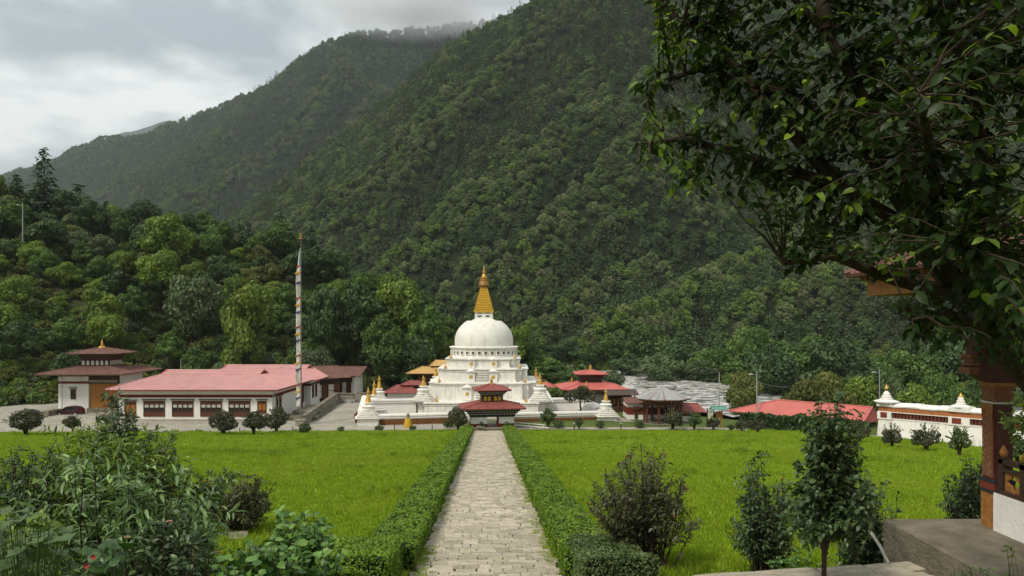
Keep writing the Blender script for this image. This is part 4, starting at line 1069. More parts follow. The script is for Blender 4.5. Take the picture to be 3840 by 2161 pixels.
# ground-floor pipes: downpipe at the corner
b = B(); b.tube([(w_/2+.14, -d_/2-.08, 0), (w_/2+.14, -d_/2-.08, 4.8)], .06, 6); b.tube([(w_/2+.14, -d_/2+1.2, 0), (w_/2+.14, -d_/2+1.2, 4.8), (w_/2+1.2, -d_/2+1.2, 5.0)], .05, 6); obj('downpipe', b, STEEL, hall)
# second red roof behind
Y2 = 126.0; xa, xb = (760-1920)/F*Y2, (1165-1920)/F*Y2; w2 = xb-xa
hall2 = long_hall('red_roofed_hall', 'second white hall with red tin roof rising behind the pink-roofed one', ((xa+xb)/2, Y2+6, 1.2), 0, w2, 12, 3.75, 3.9, 6.0, 1.5, TINRED if False else TINPINK, 15.2, 1.9)
for yy in (-4.6, -2.6):
    e_ = bpy.data.objects.new('side_window', None); link(e_, hall2); e_.location = (w2/2, yy, 0); e_.rotation_euler.z = PI/2
    window(e_, -.45, .45, .6, 2.6, 1, 0, curtain=False)
# dark porch between the halls with a painted band
pp = at(1092, 1515, 121); t_ = thing('porch', 'shadowed porch with red posts and blue painted band beside the hall', 'porch', (pp.x, 122.5, 0))
b = B(); b.box(-1.35, 1.25, 0, 2.0, .0, 1.3); obj('step', b, WHITE, t_)
b = B(); b.box(-1.3, 1.2, .05, .2, 1.302, 2.0); obj('blue_band', b, mat('blue_painted_band', (.06,.075,.13), .7, .5, 6, 0, 20, .2, col2=(.16,.15,.13)), t_)
b = B(); b.box(-1.3, 1.2, 1.6, 1.7, 1.3, 4.6); obj('back_wall', b, WOOD, t_)
for x in (-1.55, 1.35):
    b = B(); b.box(x-.14, x+.14, -.05, .22, 0, 4.7); obj('post', b, REDBAND, t_)
b = B(); b.box(-1.9, 1.7, -.3, 2.2, 4.702, 4.95); obj('beam', b, WOOD2, t_)
# brown roofed two-storey house with shuttered gallery
YB = 138.0
bx0, bx1 = (1212-1920)/F*YB, (1328-1920)/F*YB; wb = bx1-bx0; zb = CZ-(1500-HZ)/F*YB
hb = thing('brown_roofed_house', 'two-storey white house with rusty brown roof and timber gallery', 'building', ((bx0+bx1)/2, YB+3.5, zb-3), 0)
zt = CZ-(1416-HZ)/F*YB-(zb-3); zf = CZ-(1482-HZ)/F*YB-(zb-3)
b = B(); b.box(-wb/2, wb/2, -3.5, 4.5, 0, zt); obj('wall', b, WHITE, hb)
b = B(); b.box(-wb/2-.1, wb/2-.35, -3.95, -3.501, zf-.55, zf+.1); obj('gallery_base', b, WOOD, hb)
b = B(); b.box(-wb/2-.1, wb/2-.35, -3.9, -3.502, zt-.9, zt); obj('gallery_head', b, WOOD, hb)
gl = B(); xs = np.linspace(-wb/2+.05, wb/2-.5, 7)
for i in range(6):
    g = B(); xa_, xb_ = xs[i]+.05, xs[i+1]-.05
    g.box(xa_, xb_, -3.80, -3.503, zf+.12, zt-.92); o_ = obj('gallery_panel', g, WINPALE if i in (1,2,4) else WOOD2, hb)
    g = B(); g.box(xa_-.05, xa_+.05, -3.9, -3.81, zf+.1, zt-.9); g.box(xa_, xb_, -3.87, -3.805, (zf+zt)/2-.45, (zf+zt)/2-.35)
    if i not in (1,2,4):
        for q in range(1, 4): g.box(xa_+(xb_-xa_)*q/4-.03, xa_+(xb_-xa_)*q/4+.03, -3.86, -3.802, zf+.12, zt-.92)
    obj('lattice', g, WOOD, o_)
for px in (1238, 1290):
    x = (px-1920)/F*YB-(bx0+bx1)/2; window(hb, x-.75, x+.75, zf-2.0, zf-1.0, 2, -3.5, curtain=False, panel=False)
rz0 = CZ-(1410-HZ)/F*136-(zb-3); rz1 = CZ-(1378-HZ)/F*140-(zb-3)
roof(hb, [[(-wb/2-2.5,-5.6,rz0),(wb/2+1.6,-5.6,rz0),(wb/2+1.6,.5,rz1),(-wb/2-2.5,.5,rz1)],[(wb/2+1.6,6.6,rz0),(-wb/2-2.5,6.6,rz0),(-wb/2-2.5,.5,rz1),(wb/2+1.6,.5,rz1)]], RUST, .12, .6)
b = B(); b.tube([(wb/2+1.5,-5.5,rz0-.2),(wb/2+1.5,.5,rz1-.25),(wb/2+1.5,6.5,rz0-.2)], .12, 5); obj('barge_board', b, WOOD2, hb)
# its angled wing
wg = thing('angled_house_wing', 'angled white wing with timber gallery between the red roof and brown-roofed house', 'building', (at(1190,1500,133).x, 134.5, zb-3), math.radians(38))
wl = 6.0
b = B(); b.box(-wl/2, wl/2, -2.2, 3, 0, zt-.1); obj('wall', b, WHITE, wg)
b = B(); b.box(-wl/2, wl/2, -2.6, -2.201, zf-.6, zf+.05); b.box(-wl/2, wl/2, -2.6, -2.201, zt-.9, zt-.05); obj('gallery_base', b, WOOD, wg)
xs = np.linspace(-wl/2+.05, wl/2-.05, 6)
for i in range(5):
    g = B(); g.box(xs[i]+.04, xs[i+1]-.04, -2.5, -2.202, zf+.07, zt-.92); o_ = obj('gallery_panel', g, WINPALE if i % 2 else WOOD2, wg)
    g = B(); g.box(xs[i]-.05, xs[i]+.06, -2.6, -2.51, zf+.06, zt-.9); g.box(xs[i], xs[i+1], -2.56, -2.503, (zf+zt)/2-.4, (zf+zt)/2-.3); obj('lattice', g, WOOD, o_)
for x in (-1.6, 0, 1.6): window(wg, x-.35, x+.35, zf-2.3, zf-1.1, 1, -2.2, curtain=False, head=False, panel=False)
roof(wg, [[(-wl/2-4,-4.0,rz0-.1),(wl/2+1.5,-4.0,rz0-.1),(wl/2+1.0,.6,rz1+.5),(-wl/2-4,.6,rz1+.5)],[(wl/2+1.0,5,rz0-.1),(-wl/2-4,5,rz0-.1),(-wl/2-4,.6,rz1+.5),(wl/2+1.0,.6,rz1+.5)]], RUST, .12, .6)
# two-tier temple on the left
YT = 118.5; tx0, tx1 = (216-1920)/F*YT, (430-1920)/F*YT
tm_ = thing('two_tier_temple', 'white temple with two brown tin roofs and orange timber doors', 'temple', ((tx0+tx1)/2, YT+4.6, 0), math.radians(2))
wt = tx1-tx0; dt = 9.0; zw = CZ-(1412-HZ)/F*YT
b = B(); b.box(-wt/2, -wt/2+4.85, -dt/2, dt/2, -.6, zw); b.box(-wt/2+4.851, wt/2, -dt/2+.5, dt/2, -.6, zw); obj('wall', b, WHITE, tm_)
b = B(); b.box(-wt/2-.03, -wt/2+4.88, -dt/2-.03, dt/2+.03, zw-1.2, zw-.82); obj('red_band', b, REDBAND, tm_)
b = B(); b.box(-wt/2+4.852, wt/2+.3, -dt/2+.02, -dt/2+.499, zw-1.25, zw); obj('painted_lintel', b, WOOD, tm_)
g = B()
for i in range(14):
    s = -wt/2+5.0+i*.33; g.box(s, s+.2, -dt/2-.04, -dt/2+.019, zw-.85, zw-.65); g.box(s+.05, s+.16, -dt/2-.03, -dt/2+.018, zw-1.12, zw-1.0)
obj('lintel_blocks', g, DOTS, tm_)
n_ = 9; dw = (wt-4.9)/n_
for i in range(n_):
    g = B(); x = -wt/2+4.9+dw*i; g.box(x, x+dw-.02, -dt/2+.30, -dt/2+.498, .95, zw-1.26); obj('door_plank', g, WOODY, tm_)
b = B(); b.box(-wt/2+4.852, wt/2+1.5, -dt/2-.6, -dt/2+.498, -.4, .94); obj('door_step', b, CONC, tm_)
window(tm_, -wt/2+2.1, -wt/2+2.75, 2.5, 3.9, 2, -dt/2, curtain=False, panel=False)
zr0 = CZ-(1404-HZ)/F*116; zr1 = CZ-(1372-HZ)/F*121
roof(tm_, hip_polys(wt+4.6, dt+5.4, zr0, zr1, 4.9, 4.6), RUST, .12, .62); fascia(tm_, wt+4.5, dt+5.3, zr0-.18, zr0-.02, CONC)
b = B(); b.box(-2.3, 2.3, -2.2, 2.2, zr1-.3, zr1+1.9); obj('upper_wall', b, WOOD, tm_)
for i in range(6):
    g = B(); x = -2.3+4.6*(i+.5)/6; poly = [(x-.22, zr1+.12), (x+.22, zr1+.12)] + [(x+.22*math.cos(a), zr1+.62+.26*math.sin(a)) for a in np.linspace(0, PI, 7)]
    g.loft([[(px, -2.27, pz) for px, pz in poly], [(px, -2.201, pz) for px, pz in poly]]); obj('arched_panel', g, WINPALE, tm_)
for i in range(6):
    g = B(); y = -2.0+4.0*(i+.5)/6; g.box(2.301, 2.36, y-.16, y+.16, zr1+.12, zr1+.85); obj('side_panel', g, WINPALE, tm_)
brackets(tm_, 4.6, 4.4, zr1+1.1, zr1+1.9, 5.6, 5.4, 2, m=WOOD2, dot=WOOD, sp=.36)
zu0 = CZ-(1328-HZ)/F*118; zu1 = CZ-(1304-HZ)/F*121.5
roof(tm_, hip_polys(8.2, 7.4, zu0, zu1, .6, .6), RUST, .11, .6); fascia(tm_, 8.1, 7.3, zu0-.16, zu0-.02, WOOD)
b = B(); b.lathe([(.62,zu1-.1),(.55,zu1+.12),(.2,zu1+.25),(.26,zu1+.4),(.14,zu1+.5),(.24,zu1+.62),(.12,zu1+.74),(.2,zu1+.85),(.08,zu1+1.0),(.05,zu1+1.35),(.01,zu1+1.45)], 12); obj('finial', b, GOLD, tm_, True)
b = B(); b.tube([(-wt/2-2.2, -dt/2-2.2, zr0-.3), (-wt/2-4.2, -dt/2-1.5, zr0-4.2)], .06, 6); o_ = obj('rain_chain_pole', b, BARKP, tm_)
b = B(); b.tube([(-wt/2+.6, -dt/2-.06, 0), (-wt/2+.6, -dt/2-.06, zw)], .035, 6); obj('downpipe', b, STEEL, tm_)
# stone ramp beside the temple and the dark bank
p_ = at(195, 1545, 115); b = B(); b.loft([[(-1.6,-2.4,0),(.9,-2.4,0),(.9,1.5,0),(-1.6,1.5,0)],[(-.2,-2.2,1.1),(.88,-2.2,1.1),(.88,1.4,1.1),(-.4,1.4,1.1)]]); o_ = obj('stone_ramp', b, CONC, None, loc=(p_.x, 115, 0)); tag(o_, 'grey stone ramp against the left corner of the two-tier temple', 'ramp')
# yellow-roofed tower behind the shrine
YY = 146.0; p_ = at(1612, 1475, YY); ty = thing('yellow_roofed_tower', 'brown lattice-walled tower with yellow roofs behind the white shrine', 'temple', (p_.x, YY+3, 0))
zy = CZ-(1404-HZ)/F*YY; b = B(); b.box(-2.4, 3.2, -3, 3, 0, zy); obj('wall', b, mat('lattice_timber', (.115,.055,.02), .75, .4, 7, .3, 20, .2), ty)
g = B()
for i in range(7): x = -2.4+5.6*i/6; g.box(x-.07, x+.07, -3.08, -3.001, 0, zy-.01)
for k in range(5): z = 2.4+(zy-2.4)*k/4.2; g.box(-2.4, 3.2, -3.07, -3.002, z-.06, z+.06)
for i in range(7): y = -3+6*i/6; g.box(-2.48, -2.401, y-.07, y+.07, 0, zy-.01)
obj('lattice', g, WOOD, ty)
g = B(); g.box(-3.0, 3.8, -3.5, 3.5, zy+.002, zy+.25); obj('cornice', g, WOOD2, ty)
roof(ty, hip_polys(9.4, 9.0, zy+.27, zy+1.5, 3.4, 3.4), TINYEL, .12, .6)
b = B(); b.box(-1.0, 2.6, -1.6, 1.6, zy+1.2, zy+1.75); obj('upper_wall', b, WOOD, ty)
e_ = obj('x_', B().box(0,.01,0,.01,0,.01), None) if False else None
roof(ty, [[(x+2.6, y, z) for x, y, z in p__] for p__ in hip_polys(5.4, 5.0, zy+1.7, zy+2.75, 3.4, .5)], TINYEL, .10, .6, 'upper_roof')
# small maroon roofed shed behind the wall
YS = 134.0; p_ = at(1505, 1497, YS); sh = thing('maroon_roofed_shed', 'small white shed with maroon roof behind the left inner wall', 'building', (p_.x, YS+2.2, 0))
zs = CZ-(1473-HZ)/F*YS; b = B(); b.box(-2.6, 3.0, -2.2, 2.2, 0, zs); obj('wall', b, WHITE, sh)
roof(sh, hip_polys(7.0, 6.4, zs+.05, zs+1.3, 2.2, .6), TINMAROON, .1, .4)
b = B(); b.box(.2, 3.2, -.6, 1.8, zs+.9, zs+1.35); obj('raised_wall', b, WOOD, sh)
roof(sh, [[(x+1.9, y+.6, z) for x, y, z in p__] for p__ in hip_polys(4.6, 3.8, zs+1.35, zs+2.05, 1.6, .4)], TINMAROON, .1, .4, 'upper_roof')
# red two-tier pagoda by the river
YP = 128.0; p_ = at(2216, 1540, YP); pg = thing('red_pagoda', 'pagoda with two bright red tin roofs and golden top by the river', 'temple', (p_.x, YP+1, 0), math.radians(4))
ze1 = CZ-(1460-HZ)/F*124.5; zr1p = CZ-(1434-HZ)/F*128
b = B(); b.box(-2.6, 2.6, -2.4, 2.4, 0, ze1-.2); obj('wall', b, WHITE, pg)
for sx in (-1, 1):
    for sy in (-1, 1):
        b = B(); b.box(sx*4.0-.17, sx*4.0+.17, sy*3.6-.17, sy*3.6+.17, 0, ze1-.9); obj('column', b, WOOD, pg)
b = B(); b.box(2.605, 2.7, -1.4, 1.2, .6, 2.6); obj('golden_panel', b, GOLDC, pg)
b = B(); b.box(-4.3, 4.3, -3.9, 3.9, -.4, .35); obj('plinth', b, CONC, pg)
brackets(pg, 7.6, 6.9, ze1-.95, ze1-.12, 9.4, 8.6, 3, m=WOOD, dot=DOTS, sp=.5)
roof(pg, hip_polys(11.7, 10.4, ze1, zr1p, 3.9, 3.6), TINRED, .1, .45); fascia(pg, 11.6, 10.3, ze1-.16, ze1-.02, WOOD2)
zu = CZ-(1405-HZ)/F*126; zu2 = CZ-(1388-HZ)/F*129
b = B(); b.box(-1.75, 1.75, -1.6, 1.6, zr1p-.2, zu-.5); obj('upper_wall', b, WOOD, pg)
brackets(pg, 3.5, 3.2, zu-1.0, zu-.1, 4.6, 4.3, 3, m=WOOD, dot=WOOD2, sp=.36)
roof(pg, hip_polys(5.6, 5.2, zu, zu2, .7, .6), TINRED, .1, .42); fascia(pg, 5.5, 5.1, zu-.14, zu-.02, WOOD2)
bell_finial(pg, zu2-.05, 1.05, .26)
for px, zt_ in ((2145,1.9),(2200,1.5)): pass
# a sliver of red roof left of the corner shrine
p_ = at(2010, 1465, 150); rb = thing('far_red_roof_house', 'sliver of a red roofed house behind the right terrace corner', 'building', (p_.x+1.5, 152, 0), math.radians(-20))
b = B(); b.box(-2.4,2.4,-2,2,-3,CZ-(1470-HZ)/F*150); obj('wall', b, WOOD, rb); roof(rb, hip_polys(6.4, 5.6, CZ-(1466-HZ)/F*150, CZ-(1436-HZ)/F*150, 2.0, .4), TINRED, .1, .45)
# tin-roofed open gazebo
YG = 108.5; p_ = at(2484, 1592, YG); gz_t = thing('tin_roofed_gazebo', 'open eight-sided gazebo with streaked bare tin roof and timber columns', 'gazebo', (p_.x, YG, 0))
zge = CZ-(1500-HZ)/F*105; zga = CZ-(1455-HZ)/F*108.5+.25; RG = 4.25
def octo(r, z, off=PI/8): return [(r*math.cos(off+2*PI*i/8), r*math.sin(off+2*PI*i/8), z) for i in range(8)]
eo = octo(RG, zge); polys = [[eo[i], eo[(i+1)%8], (0.02*math.cos(i), .02*math.sin(i), zga)] for i in range(8)]
roof(gz_t, polys, TINGREY, .07, .40)
b = B(); b.loft([octo(RG-.05, zge-.16), octo(RG-.05, zge-.04)]); obj('eave_board', b, WOOD2, gz_t)
b = B(); b.loft([octo(3.0, zge-.62), octo(3.6, zge-.165)]); o_ = obj('bracket_ring', b, WOOD, gz_t)
g = B()
for i in range(40):
    a = 2*PI*i/40; x, y = 3.42*math.cos(a), 3.42*math.sin(a); g.box(x-.11, x+.11, y-.11, y+.11, zge-.42, zge-.20)
obj('bracket_blocks', g, WOODY, o_)
b = B(); b.loft([octo(2.95, zge-.95), octo(2.95, zge-.625)]); obj('ring_beam', b, WOOD2, gz_t)
for i in range(8):
    x, y, _ = octo(2.75, 0)[i]; b = B(); b.box(x-.15, x+.15, y-.15, y+.15, .05, zge-.955); b.box(x-.3, x+.3, y-.2, y+.2, zge-1.25, zge-.96); obj('column', b, WOOD2, gz_t)
b = B(); b.loft([octo(3.5, -.3), octo(3.5, .06)]); obj('floor', b, CONC, gz_t)
# white prayer-house with red band behind it
YW = 111.5; p_ = at(2400, 1580, YW); wh = thing('red_banded_house', 'small white house with broad red band and maroon roof behind the gazebo', 'building', (p_.x+.2, YW+2.4, 0))
zh = CZ-(1513-HZ)/F*YW
b = B(); b.box(-2.1, 4.6, -2.4, 2.4, -.3, zh); obj('wall', b, WHITE, wh); b = B(); b.box(-2.13, 4.63, -2.43, 2.43, zh-1.75, zh-.62); obj('red_band', b, REDBAND, wh)
g = B(); g.box(-1.05, -.55, -2.5, -2.405, .1, 1.55); o_ = obj('doorway', g, WOOD, wh); g = B(); g.box(-1.45, -.15, -2.65, -2.44, 1.56, 1.85); g.box(-1.3, -.3, -2.58, -2.44, 1.852, 2.0); obj('door_head', g, WOOD2, o_)
roof(wh, [[(-2.5,-2.9,zh+.05),(4.9,-2.9,zh+.05),(4.9,0,zh+.62),(-2.5,0,zh+.62)],[(4.9,2.9,zh+.05),(-2.5,2.9,zh+.05),(-2.5,0,zh+.62),(4.9,0,zh+.62)]], RUST, .1, .45)
b = B(); b.loft([[(-2.08,-2.3,zh),(-2.08,2.3,zh),(-2.08,0,zh+.48)],[(-1.98,-2.3,zh),(-1.98,2.3,zh),(-1.98,0,zh+.48)]]); obj('gable', b, WOOD, wh)
# open drum shed beside it, toward the river
p_ = at(2330, 1540, 121); ds = thing('open_wheel_shed', 'open dark timber shed between the red pagoda and the gazebo', 'shed', (p_.x, 122, 0), math.radians(6))
for x in (-2.2,-.75,.7,2.1):
    b = B(); b.box(x-.1, x+.1, -1.5, -1.3, 0, 2.9); obj('post', b, WOOD2, ds)
b = B(); b.box(-2.4, 2.4, -1.3, 1.4, 0, 1.0); obj('low_wall', b, WOOD, ds); b = B(); b.box(-2.3, 2.3, 1.2, 1.4, 1.002, 2.8); obj('back_wall', b, WOOD, ds)
for i in range(7):
    x = -1.9+i*.62; b = B(); b.lathe([(.03,1.25),(.2,1.3),(.2,2.15),(.03,2.2)], 10, (x, -.9, 0)); obj('prayer_wheel', b, GOLDDK, ds)
roof(ds, [[(-2.9,-2.2,2.95),(2.7,-2.2,2.95),(2.7,0,3.55),(-2.9,0,3.55)],[(2.7,2.2,2.95),(-2.9,2.2,2.95),(-2.9,0,3.55),(2.7,0,3.55)]], mat('dark_shingle_roof', (.07,.052,.042), .8, .3, 3), .1, .5)
# rusty lean-to right of the gazebo
p_ = at(2590, 1560, 110); ls = thing('rusty_lean_to', 'low lean-to with dark red rusty roof right of the gazebo', 'shed', (p_.x, 111, 0))
b = B(); b.box(-1.6, 1.4, -.9, 1.2, -.4, 1.4); obj('wall', b, WHITE, ls); b = B(); b.box(-1.62, 1.42, -.93, 1.22, .7, 1.1); obj('red_band', b, REDBAND, ls)
roof(ls, [[(-2.2,-1.7,1.5),(2.3,-1.7,1.35),(1.5,.2,2.45),(-2.2,.2,2.6)],[(2.3,2.0,1.4),(-2.2,2.0,1.5),(-2.2,.2,2.6),(1.5,.2,2.45)]], TINMAROON, .1, .4)
# notice board with green roof
p_ = at(2688, 1600, 103); nb = thing('notice_board', 'green-roofed notice board with pale map sheet on timber posts', 'notice board', (p_.x, 103, gz(p_.x, 103)), math.radians(8))
for x in (-1.42, -.52, .78): b = B(); b.box(x-.06, x+.06, -.06, .06, -.2, 2.75); obj('post', b, WOODY if x > .5 else WOOD, nb)
b = B(); b.box(-1.35, -.59, -.09, -.03, 1.1, 2.65); sg = obj('map_sheet', b, WINPALE, nb)
b = B(); b.box(-1.27, -.67, -.11, -.092, 1.18, 1.85); obj('map_print', b, mat('map_print', (.42,.48,.16), .8, .4, 4, 0, 20, .2, col2=(.55,.55,.40)), sg)
for k in range(5): b = B(); b.box(-1.25, -.75-.06*(k % 2), -.108, -.092, 2.5-.11*k, 2.54-.11*k); obj('text_line', b, mat('print_ink', (.12,.16,.17), .8, .2, 4), sg)
b = B(); b.box(-.20, .72, -.08, -.02, 1.35, 2.3); obj('timber_panel', b, WOODY, nb)
roof(nb, [[(-.9,-.75,2.62),(1.35,-.75,2.62),(1.35,0,2.95),(-.9,0,2.95)],[(1.35,.75,2.62),(-.9,.75,2.62),(-.9,0,2.95),(1.35,0,2.95)]], TINGREEN, .05, .25)
# long low red-roofed building on the right
K = 1.10
def sc(px, py, z): Yd = YZ(py, z); return Vector(((px-1920)/F*Yd, Yd, z))
e0, e1 = sc(2725,1541,2.1)*K, sc(3235,1592,2.1)*K; r0, r1 = sc(2915,1500,4.0)*K, sc(3272,1527,4.0)*K
for v in (e0,e1): v.z = CZ-(CZ-2.1)*K
for v in (r0,r1): v.z = CZ-(CZ-4.0)*K
lr = thing('low_red_roofed_house', 'long low house with red tin roof behind the clipped hedge', 'building', (e0.x, e0.y, 0))
O = Vector((e0.x, e0.y, 0)); E0, E1, R0, R1 = e0-O, e1-O, r0-O, r1-O
hd = Vector((-(E1-E0).y, (E1-E0).x, 0)).normalized(); 
if hd.y < 0: hd = -hd
wv = (R0-E0).dot(hd); B0 = E0+hd*2*wv; B1 = E1+hd*2*wv
roof(lr, [[E0,E1,R1,R0],[B1,B0,R0,R1],[B0,E0,R0],[E1,B1,R1]], TINRED, .1, .45)
ins = .9; ax_ = (E1-E0).normalized(); q0 = E0+ax_*ins*2+hd*ins; q1 = E1-ax_*ins+hd*ins; q2 = B1-ax_*ins-hd*ins; q3 = B0+ax_*ins*2-hd*ins
b = B(); b.loft([[(v.x,v.y,-4) for v in (q0,q1,q2,q3)],[(v.x,v.y,E0.z-.05) for v in (q0,q1,q2,q3)]]); obj('wall', b, WOOD, lr)
# ------------------------------------------------------------------ mani wall on the right
A_ = Vector((48.5, 95.2, 0)); B_ = Vector((55.8, 88.0, 0)); dm = (B_-A_).normalized(); am = math.atan2(dm.y, dm.x); ml = 24.0
mw = thing('mani_wall', 'long white prayer wall with orange band, red prayer wheels and small finials', 'wall', A_, am)
HM = 4.35
def seg_wall(xa, xb, dep, z1, bat=.12):
    b = B(); b.loft([[(xa-bat*.5,-dep-bat,-.6),(xb,-dep-bat,-.6),(xb,2.6,-.6),(xa-bat*.5,2.6,-.6)],[(xa,-dep,z1),(xb,-dep,z1),(xb,2.5,z1),(xa,2.5,z1)]]); return b
obj('wall', seg_wall(0, ml, 0, 2.45, .35), WHITE2, mw)
b = B(); b.box(0, ml, .55, 2.5, 2.452, 3.3); obj('wheel_recess', b, REDP, mw)
b = B(); b.box(-.06, ml, -.08, 2.5, 2.36, 2.48); obj('ledge', b, WHITE, mw)
b = B(); b.box(0, ml, -.02, 2.5, 3.305, 3.98); obj('orange_band', b, ORANGEB, mw)
b = B(); b.box(-.08, ml, -.07, 2.55, 3.24, 3.33); obj('upper_ledge', b, WHITE, mw)
cop = B()
rngc = random.Random(3); x = -.2
while x < ml:
    w = rngc.uniform(.7, 1.3); z = HM+rngc.uniform(-.04,.05)
    cop.loft([[(x,-.12,z-.40),(x+w,-.12,z-.40),(x+w,2.8,z-.40),(x,2.8,z-.40)],[(x,-.16+rngc.uniform(-.05,.05),z-.22),(x+w,-.16+rngc.uniform(-.05,.05),z-.22),(x+w,2.9,z-.22),(x,2.9,z-.22)],[(x,.35,z+.05),(x+w,.35,z+.05),(x+w,2.2,z+.05),(x,2.2,z+.05)]])
    x += w+.004
obj('coping', cop, WHITE, mw)
piers = [(-.15,1.55),(8.1,10.4),(19.0,21.0)]
for k, (xa, xb) in enumerate(piers):
    b = B(); b.box(xa, xb, -.16, 2.6, 2.3, 3.3); b.box(xa-.05, xb+.05, -.24, 2.65, HM-.36, HM+.12); pr_ = obj('pier', b, WHITE, mw)
    b = B(); b.box(xa+.4, xb-(.9 if k else .5), -.20, -.15, 2.52, 3.22); obj('opening', b, REDP, pr_)
    b = B(); c = ((xa+xb)/2, .8, HM+.1)
    s_ = 1.25 if k == 0 else .95
    b.lathe([(1.2*s_,0),(1.25*s_,.16),(.75*s_,.34),(.6*s_,.38),(.62*s_,.55),(.48*s_,.58),(.5*s_,.85),(.36*s_,.9),(.36*s_,1.15),(.22*s_,1.35),(.12*s_,1.5)], 14, c); obj('finial_base', b, WHITE, pr_, True)
    b = B(); b.lathe([(.26,1.45*s_-.05),(.24,1.55*s_),(.10,1.75*s_),(.02,1.95*s_)], 10, c); obj('golden_tip', b, GOLD, pr_, True)
WH = mat('red_prayer_wheel', (.135,.035,.02), .6, .3, 9, .2, 30, .3, objvar=.2)
wm = B(); wm.lathe([(.03,-.02),(.15,0),(.17,.06),(.155,.1),(.155,.62),(.17,.66),(.15,.72),(.03,.74)], 10); wmesh = bpy.data.meshes.new('prayer_wheel'); wmesh.from_pydata(wm.v, [], wm.f); wmesh.materials.append(WH)
x = 1.8
while x < ml-.3:
    if not any(a-.15 < x < c+.15 for a, c in piers):
        o_ = bpy.data.objects.new('prayer_wheel', wmesh); link(o_, mw); o_.location = (x, .22, 2.52)
    x += .40
# ------------------------------------------------------------------ stone ramp wall, plaza, walkway
def sheet(name, pts, m, dz=.004, kind='structure'):
    b = B(); b.add([(x, y, gz(x, y)+dz) for x, y in pts], [tuple(range(len(pts)))]); o_ = obj(name, b, m); o_['kind'] = kind; return o_
def fsheet(name, xs_fn, Ys, m, dz, nx=24):
    """a sheet that follows the ground between two edges"""
    V = []
    for Y in Ys:
        a, c = xs_fn(Y)
        for t in np.linspace(0, 1, nx): V.append((a+(c-a)*t, Y))
    V = np.array(V); z = ground(V[:,0], V[:,1])+dz
    o_ = bpy.data.objects.new(name, np_mesh(name, np.column_stack([V, z]), grid_faces(len(Ys), nx), m)); link(o_); o_['kind'] = 'structure'; return o_
# the photograph's far lawn edge
EDGE = np.array([( (x-1920)/F*YZ(y), YZ(y)) for x, y in ((-900,1640),(0,1637),(700,1632),(1000,1628),(1300,1618),(1700,1612),(1900,1612),(2650,1613),(2950,1620),(3250,1641),(3680,1692),(4100,1750),(4700,1830))])
def edgeY(X): return np.interp(X, EDGE[:9,0], EDGE[:9,1])
m = bpy.data.materials.new('plaza_stone'); m.use_nodes = True; t = m.node_tree; p = t.nodes['Principled BSDF']; p.inputs['Roughness'].default_value = .9
tcn = N(t, 'ShaderNodeTexCoord'); br = N(t, 'ShaderNodeTexBrick'); br.inputs['Scale'].default_value = 1.0; br.inputs['Brick Width'].default_value = .9; br.inputs['Row Height'].default_value = .6; br.inputs['Mortar Size'].default_value = .02
br.inputs['Color1'].default_value = (.33,.30,.245,1); br.inputs['Color2'].default_value = (.26,.235,.19,1); br.inputs['Mortar'].default_value = (.13,.12,.085,1)
L(t, tcn.outputs['Object'], br.inputs['Vector'])
nz = N(t, 'ShaderNodeTexNoise'); nz.inputs['Scale'].default_value = .22; nz.inputs['Detail'].default_value = 7; nz.inputs['Roughness'].default_value = .7; L(t, tcn.outputs['Object'], nz.inputs['Vector'])
mr = N(t, 'ShaderNodeMapRange'); mr.inputs['From Min'].default_value = .3; mr.inputs['From Max'].default_value = .7; mr.inputs['To Min'].default_value = .72; mr.inputs['To Max'].default_value = 1.22; L(t, nz.outputs['Fac'], mr.inputs['Value'])
sc_ = N(t, 'ShaderNodeVectorMath', operation='SCALE'); L(t, br.outputs['Color'], sc_.inputs[0]); L(t, mr.outputs[0], sc_.inputs['Scale']); L(t, sc_.outputs[0], p.inputs['Base Color'])
bp = N(t, 'ShaderNodeBump'); bp.inputs['Strength'].default_value = .4; bp.inputs['Distance'].default_value = .02; L(t, br.outputs['Fac'], bp.inputs['Height']); bp.invert = True; L(t, bp.outputs[0], p.inputs['Normal'])
PLZ = m
b = B(); xs = np.linspace(-95, -9, 30); b.add([(x, float(edgeY(x))+.3, max(0.0, gz(x, float(edgeY(x))+.3))+.012) for x in xs] + [(x, 140, .012) for x in xs[::-1]], [tuple(range(60))]); o_ = obj('plaza', b, PLZ); o_['kind'] = 'structure'
b = B(); xs = np.linspace(-9, 33, 30); b.add([(x, float(edgeY(x))+.35, .016) for x in xs] + [(x, float(edgeY(x))+2.5, .016) for x in xs[::-1]], [tuple(range(60))]); o_ = obj('walkway', b, PLZ); o_['kind'] = 'structure'
ex = EDGE[8:]; b = B(); off = Vector((.75,.62,0)); pts = [(x+.3, y+.3) for x, y in ex]; pts2 = [(x+off.x*2.6, y+off.y*2.6) for x, y in ex][::-1]; pp_ = pts+pts2
b.add([(x, y, gz(x, y)+.02) for x, y in pp_], [(i, i+1, len(pp_)-2-i, len(pp_)-1-i) for i in range(len(ex)-1)]); o_ = obj('walkway', b, PLZ); o_['kind'] = 'structure'
# path from the gazebo to the river side
b = B(); q = [at(2300,1560,1), at(2335,1545,1)]; b.add([(15.6,109,.02),(18.6,108.6,.02),(15.4,121,.02),(13.6,121,.02)], [(0,1,2,3)]); o_ = obj('side_path', b, PLZ); o_['kind'] = 'structure'
